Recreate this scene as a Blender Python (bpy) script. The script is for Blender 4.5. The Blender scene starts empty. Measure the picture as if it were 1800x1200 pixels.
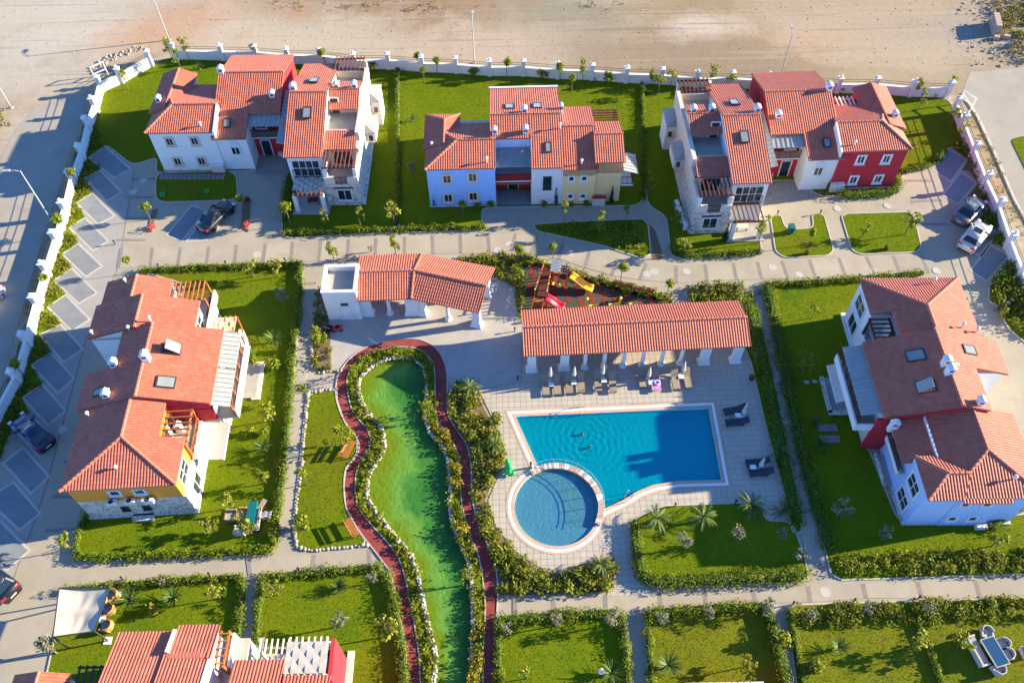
import bpy, math, random
import numpy as np
from mathutils import Vector, Matrix
from mathutils.geometry import tessellate_polygon
rnd = random.Random(7)
S = bpy.context.scene
C = S.collection
R_ = math.radians
# ------------------------------------------------------------------ camera, sky, sun, exposure
FPX, NX, NY, CH = 1500.0, 920.0, 1700.0, 64.0      # focal length in photo pixels, nadir point, flying height
_d = np.array([NX - 900, NY - 600, FPX]); _d /= np.linalg.norm(_d)
_y = np.array([0, 0, 1.0]) - _d * _d[2]; _y /= np.linalg.norm(_y)
_z = -_d; _x = np.cross(_y, _z)
RM = np.array([_x, _y, _z])
cam = bpy.data.cameras.new('camera'); camo = bpy.data.objects.new('camera', cam); C.objects.link(camo)
cam.sensor_width = 36; cam.lens = FPX / 1800 * 36; cam.clip_end = 2000
a, b, c = RM @ np.array([1, 0, 0]), -(RM @ np.array([0, 1, 0])), -(RM @ np.array([0, 0, 1]))
camo.matrix_world = Matrix(((a[0], b[0], c[0], 0), (a[1], b[1], c[1], 0), (a[2], b[2], c[2], CH), (0, 0, 0, 1)))
S.camera = camo
SUN_EL, SUN_AZ = 17.5, 9.5                         # elevation; azimuth counter-clockwise from +X
W = bpy.data.worlds.new('World'); S.world = W; W.use_nodes = True
nt = W.node_tree; sky = nt.nodes.new('ShaderNodeTexSky'); sky.sky_type = 'NISHITA'; sky.sun_disc = False
sky.sun_elevation = R_(SUN_EL); sky.sun_rotation = R_(90 - SUN_AZ); sky.ozone_density = 6.0; sky.dust_density = 0.0; sky.air_density = 0.6
nt.links.new(sky.outputs[0], nt.nodes['Background'].inputs[0]); nt.nodes['Background'].inputs[1].default_value = 0.14
sl = bpy.data.lights.new('sun', 'SUN'); sl.energy = 5.0; sl.angle = R_(0.5); sl.color = (1.0, 0.87, 0.60)
so = bpy.data.objects.new('sun', sl); C.objects.link(so)
sd = Vector((math.cos(R_(SUN_EL)) * math.cos(R_(SUN_AZ)), math.cos(R_(SUN_EL)) * math.sin(R_(SUN_AZ)), math.sin(R_(SUN_EL))))
so.rotation_euler = sd.to_track_quat('Z', 'Y').to_euler()
so.location = (60, 60, 60)
vs = S.view_settings; vs.view_transform = 'Standard'; vs.look = 'None'; vs.gamma = 1; vs.use_curve_mapping = False
vs.exposure = 1.85
S.cycles.transparent_max_bounces = 16

def G(px, py, z=0.0):
    """point of the place seen at photo pixel (px, py) at height z"""
    r = RM @ np.array([px - 900, py - 600, FPX]); t = (z - CH) / r[2]
    return (float(r[0] * t), float(r[1] * t), z)
def g2(px, py, z=0.0): return G(px, py, z)[:2]
def PX(pts, z=0.0): return [g2(p[0], p[1], z) for p in pts]

# ------------------------------------------------------------------ materials
MATS = {}
def mat(name, col, col2=None, scale=3.0, rough=0.8, bump=0.0, bscale=None, metal=0.0, tint=None, detail=6, obj_var=0.0, spec=0.3, trans=0.0, vor=None, coat=0.0):
    """principled surface; col2 mixes in by noise, tint = colour reached through the per-face 'tint' attribute"""
    m = bpy.data.materials.new(name); m.use_nodes = True; t = m.node_tree; n = t.nodes; l = t.links
    p = n['Principled BSDF']; p.inputs['Roughness'].default_value = rough; p.inputs['Metallic'].default_value = metal
    p.inputs['Specular IOR Level'].default_value = spec; p.inputs['Coat Weight'].default_value = coat
    tc = n.new('ShaderNodeTexCoord'); src = None
    def mix(a, b, f):
        x = n.new('ShaderNodeMix'); x.data_type = 'RGBA'
        for i, v in ((6, a), (7, b), (0, f)):
            if isinstance(v, (tuple, list)): x.inputs[i].default_value = (*v, 1)
            elif isinstance(v, float): x.inputs[i].default_value = v
            else: l.new(v, x.inputs[i])
        return x.outputs[2]
    cur = tuple(col)
    if col2 is not None:
        z = n.new('ShaderNodeTexNoise'); z.inputs['Scale'].default_value = scale; z.inputs['Detail'].default_value = detail; z.inputs['Roughness'].default_value = 0.65
        l.new(tc.outputs['Object'], z.inputs[0])
        r = n.new('ShaderNodeMapRange'); r.inputs[1].default_value = 0.35; r.inputs[2].default_value = 0.65; l.new(z.outputs[0], r.inputs[0])
        cur = mix(cur, tuple(col2), r.outputs[0])
    if tint is not None:
        at = n.new('ShaderNodeAttribute'); at.attribute_name = 'tint'
        cur = mix(cur, tuple(tint), at.outputs['Fac'])
    if vor is not None:                                  # stones with joints: (scale, joint colour)
        v = n.new('ShaderNodeTexVoronoi'); v.feature = 'DISTANCE_TO_EDGE'; v.inputs['Scale'].default_value = vor[0]; l.new(tc.outputs['Object'], v.inputs[0])
        r = n.new('ShaderNodeMapRange'); r.inputs[1].default_value = 0.02; r.inputs[2].default_value = 0.09; l.new(v.outputs[0], r.inputs[0])
        v2 = n.new('ShaderNodeTexVoronoi'); v2.inputs['Scale'].default_value = vor[0]; l.new(tc.outputs['Object'], v2.inputs[0])
        h = n.new('ShaderNodeSeparateColor'); l.new(v2.outputs['Color'], h.inputs[0])
        cur = mix(cur, tuple(x * 0.45 for x in col), h.outputs[0])
        cur = mix(tuple(vor[1]), cur, r.outputs[0])
    if obj_var:
        oi = n.new('ShaderNodeObjectInfo'); hs = n.new('ShaderNodeHueSaturation')
        r = n.new('ShaderNodeMapRange'); r.inputs[3].default_value = 1 - obj_var; r.inputs[4].default_value = 1 + obj_var
        l.new(oi.outputs['Random'], r.inputs[0]); l.new(r.outputs[0], hs.inputs['Value'])
        if isinstance(cur, tuple): hs.inputs['Color'].default_value = (*cur, 1)
        else: l.new(cur, hs.inputs['Color'])
        cur = hs.outputs[0]
    if isinstance(cur, tuple): p.inputs['Base Color'].default_value = (*cur, 1)
    else: l.new(cur, p.inputs['Base Color'])
    if bump:
        z = n.new('ShaderNodeTexNoise'); z.inputs['Scale'].default_value = bscale or scale * 4; z.inputs['Detail'].default_value = 5
        l.new(tc.outputs['Object'], z.inputs[0])
        bp = n.new('ShaderNodeBump'); bp.inputs['Strength'].default_value = 1.0; bp.inputs['Distance'].default_value = bump
        l.new(z.outputs[0], bp.inputs['Height']); l.new(bp.outputs[0], p.inputs['Normal'])
    if trans:
        tr = n.new('ShaderNodeBsdfTranslucent'); ms = n.new('ShaderNodeMixShader'); ms.inputs[0].default_value = trans
        if isinstance(cur, tuple): tr.inputs[0].default_value = (*cur, 1)
        else: l.new(cur, tr.inputs[0])
        l.new(p.outputs[0], ms.inputs[1]); l.new(tr.outputs[0], ms.inputs[2]); l.new(ms.outputs[0], n['Material Output'].inputs[0])
    MATS[name] = m; return m
M = MATS
mat('tile', (0.46, 0.132, 0.080), (0.39, 0.104, 0.064), 0.9, 0.6, tint=(0.52, 0.19, 0.13), spec=0.3)
mat('cap', (0.46, 0.165, 0.11), (0.38, 0.125, 0.085), 4, 0.75)
mat('white', (0.72, 0.71, 0.685), (0.66, 0.65, 0.625), 0.8, 0.85, 0.002, 30)
mat('cream', (0.60, 0.48, 0.35), (0.55, 0.44, 0.32), 0.7, 0.85, 0.002, 30)
mat('palecream', (0.62, 0.54, 0.45), (0.57, 0.49, 0.41), 0.7, 0.85, 0.002, 30)
mat('blue', (0.30, 0.50, 0.84), (0.27, 0.46, 0.80), 0.7, 0.85, 0.002, 30)
mat('skyblue', (0.40, 0.53, 0.76), (0.36, 0.49, 0.72), 0.7, 0.85, 0.002, 30)
mat('paleblue', (0.50, 0.60, 0.80), (0.46, 0.56, 0.76), 0.7, 0.85, 0.002, 30)
mat('yellow', (0.86, 0.60, 0.27), (0.80, 0.55, 0.25), 0.7, 0.85, 0.002, 30)
mat('orange', (0.78, 0.33, 0.04), (0.72, 0.30, 0.04), 0.7, 0.85, 0.002, 30)
mat('red', (0.50, 0.028, 0.040), (0.44, 0.025, 0.036), 0.7, 0.85, 0.002, 30)
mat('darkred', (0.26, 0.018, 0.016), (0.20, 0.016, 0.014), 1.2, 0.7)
mat('stone', (0.66, 0.60, 0.52), None, 2, 0.9, 0.01, 9, vor=(3.2, (0.72, 0.68, 0.61)))
mat('wood', (0.17, 0.055, 0.03), (0.13, 0.04, 0.022), 5, 0.65)
mat('orangewood', (0.40, 0.13, 0.04), (0.32, 0.10, 0.035), 5, 0.6)
mat('darkwood', (0.11, 0.032, 0.018), (0.085, 0.026, 0.016), 5, 0.65)
mat('metalroof', (0.33, 0.34, 0.33), (0.28, 0.29, 0.29), 1.5, 0.42, spec=0.5)
mat('glass', (0.018, 0.03, 0.04), None, rough=0.08, spec=0.9)
mat('skyglass', (0.20, 0.22, 0.21), (0.26, 0.27, 0.25), 0.8, rough=0.15, spec=0.8)
mat('darkmetal', (0.04, 0.042, 0.045), None, rough=0.5)
mat('steel', (0.55, 0.56, 0.57), None, rough=0.3, metal=0.8)
mat('lamp', (0.36, 0.37, 0.37), None, rough=0.5)
mat('floor', (0.40, 0.365, 0.33), (0.35, 0.32, 0.29), 1.0, 0.85, 0.003, 20)
mat('concrete', (0.345, 0.298, 0.228), (0.30, 0.26, 0.198), 0.35, 0.9, 0.004, 14, obj_var=0.05, detail=9)
mat('slab', (0.372, 0.32, 0.245), (0.325, 0.276, 0.21), 0.45, 0.9, 0.004, 14, obj_var=0.07, detail=9)
mat('band', (0.20, 0.175, 0.155), (0.25, 0.22, 0.19), 2, 0.9, 0.003, 20)
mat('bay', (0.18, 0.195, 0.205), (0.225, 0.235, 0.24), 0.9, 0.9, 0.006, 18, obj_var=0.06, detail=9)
mat('courtyard', (0.20, 0.19, 0.185), (0.26, 0.245, 0.235), 1.5, 0.9, 0.004, 16)
mat('courtline', (0.36, 0.29, 0.26), None, rough=0.9)
mat('paver', (0.45, 0.39, 0.315), (0.415, 0.36, 0.29), 0.6, 0.85, 0.002, 30, obj_var=0.05)
mat('grout', (0.35, 0.305, 0.25), None, rough=0.9)
mat('kerb', (0.47, 0.43, 0.38), (0.41, 0.37, 0.33), 2, 0.9)
mat('dirt', (0.31, 0.235, 0.14), (0.25, 0.18, 0.10), 0.10, 0.95, 0.028, 1.1, detail=13)
def earth_patches():
    m = MATS['dirt']; n = m.node_tree.nodes; l = m.node_tree.links; p = n['Principled BSDF']; src = p.inputs['Base Color'].links[0].from_socket; tc = [x for x in n if x.type == 'TEX_COORD'][0]
    for sc, lo, hi, col, st in ((.035, .50, .62, (0.39, 0.33, 0.26), (1, 1, 1)), (.055, .60, .70, (0.38, 0.20, 0.105), (1, 1.6, 1)), (.05, .62, .72, (0.22, 0.20, 0.15), (1, 2.2, 1)), (.5, .60, .75, (0.19, 0.13, 0.085), (.12, 1.6, 1))):
        mp = n.new('ShaderNodeMapping'); mp.inputs['Scale'].default_value = st; mp.inputs['Location'].default_value = (sc * 900, sc * 333, 0); l.new(tc.outputs['Object'], mp.inputs[0])
        z = n.new('ShaderNodeTexNoise'); z.inputs['Scale'].default_value = sc; z.inputs['Detail'].default_value = 9; z.inputs['Roughness'].default_value = .68; z.inputs['Distortion'].default_value = .6; l.new(mp.outputs[0], z.inputs[0])
        r = n.new('ShaderNodeMapRange'); r.inputs[1].default_value = lo; r.inputs[2].default_value = hi; r.inputs[4].default_value = .8; l.new(z.outputs[0], r.inputs[0])
        x = n.new('ShaderNodeMix'); x.data_type = 'RGBA'; l.new(r.outputs[0], x.inputs[0]); l.new(src, x.inputs[6]); x.inputs[7].default_value = (*col, 1); src = x.outputs[2]
    spots = [(60, 30, 14, (0.41, 0.37, 0.295)), (180, 60, 10, (0.43, 0.37, 0.295)), (30, 130, 9, (0.40, 0.35, 0.28)), (335, 38, 6, (0.40, 0.215, 0.12)), (460, 62, 9, (0.42, 0.34, 0.25)), (545, 18, 4, (0.41, 0.19, 0.10)), (255, 70, 5, (0.40, 0.25, 0.155)), (640, 15, 9, (0.23, 0.175, 0.105)), (740, 12, 8, (0.24, 0.135, 0.075)), (880, 10, 9, (0.26, 0.17, 0.10)), (960, 62, 9, (0.25, 0.235, 0.165)), (1010, 20, 6, (0.23, 0.20, 0.14)), (600, 75, 10, (0.40, 0.33, 0.245)), (860, 85, 9, (0.40, 0.30, 0.22)), (1150, 100, 9, (0.25, 0.18, 0.12)), (1330, 118, 8, (0.24, 0.175, 0.115)), (1440, 70, 6, (0.40, 0.25, 0.145)), (1240, 45, 4, (0.46, 0.37, 0.29)), (1500, 40, 10, (0.37, 0.29, 0.20)), (1690, 55, 8, (0.26, 0.235, 0.195)), (1600, 100, 7, (0.36, 0.28, 0.19)), (1560, 10, 9, (0.34, 0.255, 0.17))]
    geo = n.new('ShaderNodeNewGeometry'); zz = n.new('ShaderNodeTexNoise'); zz.inputs['Scale'].default_value = .16; zz.inputs['Detail'].default_value = 10; zz.inputs['Roughness'].default_value = .72; l.new(geo.outputs['Position'], zz.inputs[0])
    for (px, py, rad, col) in spots:
        sb = n.new('ShaderNodeVectorMath'); sb.operation = 'SUBTRACT'; sb.inputs[1].default_value = G(px, py); l.new(geo.outputs['Position'], sb.inputs[0])
        sc_ = n.new('ShaderNodeVectorMath'); sc_.operation = 'MULTIPLY'; sc_.inputs[1].default_value = (.6 / rad, 1.1 / rad, 0); l.new(sb.outputs[0], sc_.inputs[0])
        ln = n.new('ShaderNodeVectorMath'); ln.operation = 'LENGTH'; l.new(sc_.outputs[0], ln.inputs[0])
        ad = n.new('ShaderNodeMath'); ad.operation = 'MULTIPLY_ADD'; ad.inputs[1].default_value = 2.4; l.new(zz.outputs[0], ad.inputs[0]); l.new(ln.outputs['Value'], ad.inputs[2])
        r = n.new('ShaderNodeMapRange'); r.inputs[1].default_value = 1.45; r.inputs[2].default_value = 2.25; r.inputs[3].default_value = .9; r.inputs[4].default_value = 0; l.new(ad.outputs[0], r.inputs[0])
        x = n.new('ShaderNodeMix'); x.data_type = 'RGBA'; l.new(r.outputs[0], x.inputs[0]); l.new(src, x.inputs[6]); x.inputs[7].default_value = (*col, 1); src = x.outputs[2]
    # wheel ruts along the dirt road and fine speckle
    for st, loc, lo, hi, col, amt in (((.05, 1.5, 1), 7, .52, .66, (0.37, 0.30, 0.215), .45), ((.07, 2.2, 1), 21, .56, .68, (0.19, 0.13, 0.085), .6), ((3, 3, 1), 3, .60, .72, (0.17, 0.125, 0.085), .55)):
        mp = n.new('ShaderNodeMapping'); mp.inputs['Scale'].default_value = st; mp.inputs['Location'].default_value = (loc, loc * 2, 0); l.new(geo.outputs['Position'], mp.inputs[0])
        z = n.new('ShaderNodeTexNoise'); z.inputs['Scale'].default_value = .6; z.inputs['Detail'].default_value = 7; z.inputs['Roughness'].default_value = .6; l.new(mp.outputs[0], z.inputs[0])
        r = n.new('ShaderNodeMapRange'); r.inputs[1].default_value = lo; r.inputs[2].default_value = hi; r.inputs[4].default_value = amt; l.new(z.outputs[0], r.inputs[0])
        x = n.new('ShaderNodeMix'); x.data_type = 'RGBA'; l.new(r.outputs[0], x.inputs[0]); l.new(src, x.inputs[6]); x.inputs[7].default_value = (*col, 1); src = x.outputs[2]
    l.new(src, p.inputs['Base Color'])
earth_patches()
def patches(name, specs):
    m = MATS[name]; n = m.node_tree.nodes; l = m.node_tree.links; p = n['Principled BSDF']; src = p.inputs['Base Color'].links[0].from_socket; tc = [x for x in n if x.type == 'TEX_COORD'][0]
    dst = [k.to_socket for k in src.links]
    for i, (sc, lo, hi, col, amt) in enumerate(specs):
        mp = n.new('ShaderNodeMapping'); mp.inputs['Location'].default_value = (31.7 * (i + 1), 17.3 * i, 5); l.new(tc.outputs['Object'], mp.inputs[0])
        z = n.new('ShaderNodeTexNoise'); z.inputs['Scale'].default_value = sc; z.inputs['Detail'].default_value = 8; z.inputs['Roughness'].default_value = .66; l.new(mp.outputs[0], z.inputs[0])
        r = n.new('ShaderNodeMapRange'); r.inputs[1].default_value = lo; r.inputs[2].default_value = hi; r.inputs[4].default_value = amt; l.new(z.outputs[0], r.inputs[0])
        x = n.new('ShaderNodeMix'); x.data_type = 'RGBA'; l.new(r.outputs[0], x.inputs[0]); l.new(src, x.inputs[6]); x.inputs[7].default_value = (*col, 1); src = x.outputs[2]
    for d in dst: l.new(src, d)
mat('street', (0.34, 0.30, 0.245), (0.29, 0.255, 0.21), 0.25, 0.95, 0.01, 10, detail=10)
mat('soil', (0.15, 0.10, 0.06), (0.20, 0.13, 0.07), 2, 0.95, 0.03, 8)
mat('grass', (0.10, 0.15, 0.005), (0.14, 0.17, 0.006), 0.35, 0.9, 0.003, 12, detail=10, spec=0.04)
mat('drygrass', (0.125, 0.145, 0.008), (0.165, 0.165, 0.012), 0.35, 0.9, 0.003, 12, detail=10, spec=0.04)
mat('blade', (0.105, 0.16, 0.003), (0.15, 0.185, 0.004), 0.3, 0.8, tint=(0.23, 0.25, 0.006), trans=0.35, spec=0.04)
mat('dryblade', (0.13, 0.165, 0.006), (0.175, 0.18, 0.010), 0.3, 0.8, tint=(0.29, 0.27, 0.015), trans=0.35, spec=0.04)
mat('hedge', (0.05, 0.10, 0.006), (0.07, 0.125, 0.008), 1.2, 0.8, tint=(0.29, 0.32, 0.016), trans=0.38)
mat('shrub', (0.06, 0.095, 0.008), (0.10, 0.125, 0.010), 0.8, 0.8, tint=(0.30, 0.30, 0.02), trans=0.38)
mat('goldshrub', (0.13, 0.13, 0.012), (0.19, 0.16, 0.012), 0.9, 0.8, tint=(0.42, 0.32, 0.02), trans=0.3)
mat('leaf', (0.08, 0.13, 0.008), None, rough=0.75, tint=(0.36, 0.38, 0.02), trans=0.42)
mat('limeleaf', (0.11, 0.14, 0.012), None, rough=0.75, tint=(0.40, 0.40, 0.035), trans=0.35)
mat('olive', (0.12, 0.125, 0.07), None, rough=0.75, tint=(0.30, 0.29, 0.19), trans=0.3)
mat('palm', (0.025, 0.06, 0.010), None, rough=0.6, tint=(0.13, 0.19, 0.03), trans=0.2)
mat('cypress', (0.012, 0.035, 0.010), None, rough=0.8, tint=(0.03, 0.07, 0.015), trans=0.15)
mat('dryplant', (0.20, 0.15, 0.06), None, rough=0.9, tint=(0.34, 0.27, 0.10), trans=0.2)
mat('flower', (0.55, 0.03, 0.16), None, rough=0.7, tint=(0.60, 0.20, 0.05), trans=0.2)
mat('trunk', (0.20, 0.15, 0.10), (0.14, 0.10, 0.07), 6, 0.9)
mat('redpath', (0.21, 0.035, 0.032), (0.27, 0.055, 0.048), 0.7, 0.95, 0.006, 25, detail=10)
mat('rubbergreen', (0.045, 0.058, 0.042), (0.06, 0.07, 0.05), 3, 0.95)
mat('rubberred', (0.20, 0.035, 0.022), (0.16, 0.03, 0.02), 3, 0.95)
mat('pebble', (0.36, 0.335, 0.30), None, rough=0.85, tint=(0.64, 0.61, 0.565))
mat('rock', (0.24, 0.20, 0.155), None, rough=0.9, tint=(0.42, 0.36, 0.29))
mat('copingwhite', (0.78, 0.76, 0.73), (0.72, 0.70, 0.66), 2, 0.7)
mat('copingtan', (0.52, 0.36, 0.25), (0.46, 0.32, 0.22), 3, 0.8)
mat('pooltile', (0.22, 0.72, 0.82), (0.18, 0.66, 0.78), 2, 0.6)
mat('kidtile', (0.28, 0.62, 0.72), (0.22, 0.54, 0.66), 3.5, 0.6)
mat('ribtile', (0.03, 0.22, 0.32), None, rough=0.6)
mat('wicker', (0.30, 0.235, 0.17), (0.25, 0.19, 0.14), 12, 0.8, obj_var=0.1)
mat('darkwicker', (0.035, 0.05, 0.065), (0.03, 0.042, 0.055), 12, 0.8)
mat('caramel', (0.45, 0.25, 0.09), (0.38, 0.20, 0.07), 12, 0.8)
mat('palewicker', (0.50, 0.46, 0.40), (0.44, 0.40, 0.34), 14, 0.8)
mat('cushion', (0.30, 0.28, 0.30), None, rough=0.9)
mat('canvas', (0.52, 0.46, 0.385), (0.48, 0.42, 0.35), 1.2, 0.9)
mat('weave', (0.60, 0.47, 0.32), (0.55, 0.42, 0.29), 1.5, 0.9)
mat('awning', (0.47, 0.43, 0.385), (0.43, 0.395, 0.355), 1.0, 0.85)
mat('teal', (0.0, 0.13, 0.15), (0.0, 0.11, 0.13), 2, 0.6)
mat('tableglass', (0.02, 0.07, 0.14), None, rough=0.12, spec=0.8)
mat('sliderr', (0.75, 0.015, 0.05), None, rough=0.3, spec=0.5)
mat('slidey', (0.85, 0.42, 0.01), None, rough=0.3, spec=0.5)
mat('plasticyellow', (0.80, 0.52, 0.03), None, rough=0.4)
mat('black', (0.012, 0.012, 0.013), None, rough=0.6)
mat('tyre', (0.015, 0.015, 0.016), None, rough=0.85)
mat('carblack', (0.008, 0.010, 0.014), None, rough=0.25, spec=0.6, coat=0.8)
mat('carnavy', (0.006, 0.012, 0.05), None, rough=0.3, spec=0.5, coat=0.6)
mat('cargrey', (0.13, 0.13, 0.125), None, rough=0.3, metal=0.4, spec=0.5, coat=0.6)
mat('carbeige', (0.52, 0.47, 0.40), None, rough=0.3, metal=0.2, spec=0.5, coat=0.6)
mat('carwhite', (0.72, 0.72, 0.71), None, rough=0.35, spec=0.5, coat=0.5)
mat('carglass', (0.012, 0.02, 0.028), None, rough=0.08, spec=0.8)
mat('lightred', (0.5, 0.01, 0.015), None, rough=0.2, spec=0.6)
mat('lightwhite', (0.75, 0.75, 0.72), None, rough=0.15, spec=0.6)
mat('skin', (0.30, 0.14, 0.09), None, rough=0.55)
mat('hair', (0.015, 0.012, 0.010), None, rough=0.5)
mat('greenplastic', (0.02, 0.42, 0.10), None, rough=0.4)
mat('binteal', (0.01, 0.12, 0.11), None, rough=0.5)
mat('pink', (0.80, 0.04, 0.30), (0.85, 0.35, 0.55), 5, 0.8)
mat('floatblue', (0.10, 0.28, 0.75), (0.6, 0.65, 0.8), 4, 0.4)
mat('block', (0.42, 0.33, 0.25), (0.36, 0.28, 0.21), 3, 0.9)

for g_ in ('grass', 'blade', 'drygrass', 'dryblade'): patches(g_, ((.09, .52, .66, (0.15, 0.135, 0.010), .7), (.25, .56, .70, (0.055, 0.12, 0.008), .7), (.9, .60, .72, (0.17, 0.16, 0.012), .5), (2.6, .50, .68, (0.065, 0.115, 0.004), .45)))
for g_ in ('concrete', 'slab', 'floor', 'street'): patches(g_, ((.5, .55, .75, (0.22, 0.195, 0.16), .55), (.12, .50, .68, (0.41, 0.355, 0.29), .4), (2.2, .62, .74, (0.19, 0.165, 0.135), .45)))
patches('tile', ((.35, .54, .72, (0.28, 0.085, 0.055), .6), (1.8, .62, .72, (0.50, 0.24, 0.17), .35)))
for g_ in ('white', 'blue', 'yellow', 'palecream', 'cream'): patches(g_, ((.8, .60, .8, tuple(x * .8 for x in MATS[g_].node_tree.nodes['Mix'].inputs[6].default_value[:3]), .5),))
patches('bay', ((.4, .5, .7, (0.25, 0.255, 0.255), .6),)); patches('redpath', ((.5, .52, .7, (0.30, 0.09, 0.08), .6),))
mat('apron', (0.33, 0.305, 0.275), (0.29, 0.27, 0.245), 0.5, 0.9, 0.004, 14, detail=9)

def water(name, tint, scat, mixf, scale, bump, attr=None):
    """surface of water: lets light through tinted, a little murk scattering, glossy sky reflection"""
    m = bpy.data.materials.new(name); m.use_nodes = True; t = m.node_tree; n = t.nodes; l = t.links
    n.remove(n['Principled BSDF']); tc = n.new('ShaderNodeTexCoord')
    z = n.new('ShaderNodeTexNoise'); z.inputs['Scale'].default_value = scale; z.inputs['Detail'].default_value = 3; z.inputs['Distortion'].default_value = 1.2
    l.new(tc.outputs['Object'], z.inputs[0])
    hgt = z.outputs[0]
    if name == 'poolwater':
        for (sx, sy) in (g2(1024, 762), g2(1037, 785)):
            sb_ = n.new('ShaderNodeVectorMath'); sb_.operation = 'SUBTRACT'; sb_.inputs[1].default_value = (sx, sy, -.1); l.new(tc.outputs['Object'], sb_.inputs[0])
            ln = n.new('ShaderNodeVectorMath'); ln.operation = 'LENGTH'; l.new(sb_.outputs[0], ln.inputs[0])
            sn = n.new('ShaderNodeMath'); sn.operation = 'SINE'; mu = n.new('ShaderNodeMath'); mu.operation = 'MULTIPLY'; mu.inputs[1].default_value = 11.0; l.new(ln.outputs['Value'], mu.inputs[0]); l.new(mu.outputs[0], sn.inputs[0])
            fo = n.new('ShaderNodeMapRange'); fo.inputs[1].default_value = .2; fo.inputs[2].default_value = 5.0; fo.inputs[3].default_value = .16; fo.inputs[4].default_value = 0.0; l.new(ln.outputs['Value'], fo.inputs[0])
            ml = n.new('ShaderNodeMath'); ml.operation = 'MULTIPLY_ADD'; l.new(sn.outputs[0], ml.inputs[0]); l.new(fo.outputs[0], ml.inputs[1]); l.new(hgt, ml.inputs[2]); hgt = ml.outputs[0]
    bp = n.new('ShaderNodeBump'); bp.inputs['Distance'].default_value = bump; l.new(hgt, bp.inputs['Height'])
    tr = n.new('ShaderNodeBsdfTransparent'); tr.inputs[0].default_value = (*tint, 1)
    df = n.new('ShaderNodeBsdfDiffuse'); df.inputs[0].default_value = (*scat, 1); l.new(bp.outputs[0], df.inputs['Normal'])
    if attr:
        at = n.new('ShaderNodeAttribute'); at.attribute_name = 'edge'
        z2 = n.new('ShaderNodeTexNoise'); z2.inputs['Scale'].default_value = 0.42; z2.inputs['Detail'].default_value = 9; z2.inputs['Roughness'].default_value = .62; l.new(tc.outputs['Object'], z2.inputs[0])
        ad = n.new('ShaderNodeMath'); ad.operation = 'MULTIPLY_ADD'; ad.inputs[1].default_value = 1.0; l.new(z2.outputs[0], ad.inputs[0])
        sb = n.new('ShaderNodeMath'); sb.operation = 'SUBTRACT'; sb.inputs[1].default_value = 0.5; l.new(at.outputs['Fac'], sb.inputs[0]); l.new(sb.outputs[0], ad.inputs[2])
        cr = n.new('ShaderNodeValToRGB'); l.new(ad.outputs[0], cr.inputs[0])
        for i, (p, cc) in enumerate(attr):
            e = cr.color_ramp.elements[i] if i < 2 else cr.color_ramp.elements.new(p)
            e.position = p; e.color = (*cc, 1)
        l.new(cr.outputs[0], df.inputs[0])
    ms = n.new('ShaderNodeMixShader'); ms.inputs[0].default_value = mixf; l.new(tr.outputs[0], ms.inputs[1]); l.new(df.outputs[0], ms.inputs[2])
    gl = n.new('ShaderNodeBsdfGlossy'); gl.inputs['Roughness'].default_value = 0.06; l.new(bp.outputs[0], gl.inputs['Normal'])
    fr = n.new('ShaderNodeFresnel'); fr.inputs[0].default_value = 1.33; l.new(bp.outputs[0], fr.inputs['Normal'])
    m2 = n.new('ShaderNodeMixShader'); l.new(fr.outputs[0], m2.inputs[0]); l.new(ms.outputs[0], m2.inputs[1]); l.new(gl.outputs[0], m2.inputs[2])
    l.new(m2.outputs[0], n['Material Output'].inputs[0]); MATS[name] = m
water('poolwater', (0.08, 0.80, 0.90), (0.0, 0.38, 0.48), 0.45, 3.2, 0.06)
water('kidwater', (0.66, 0.93, 0.97), (0.14, 0.46, 0.56), 0.34, 3.5, 0.05)
water('pondwater', (0.10, 0.35, 0.10), (0.02, 0.12, 0.03), 0.97, 1.6, 0.05,
      [(0.0, (0.13, 0.185, 0.007)), (1.0, (0.018, 0.10, 0.018)), (0.16, (0.12, 0.21, 0.010)), (0.38, (0.12, 0.27, 0.04)), (0.64, (0.045, 0.17, 0.026))])

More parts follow.
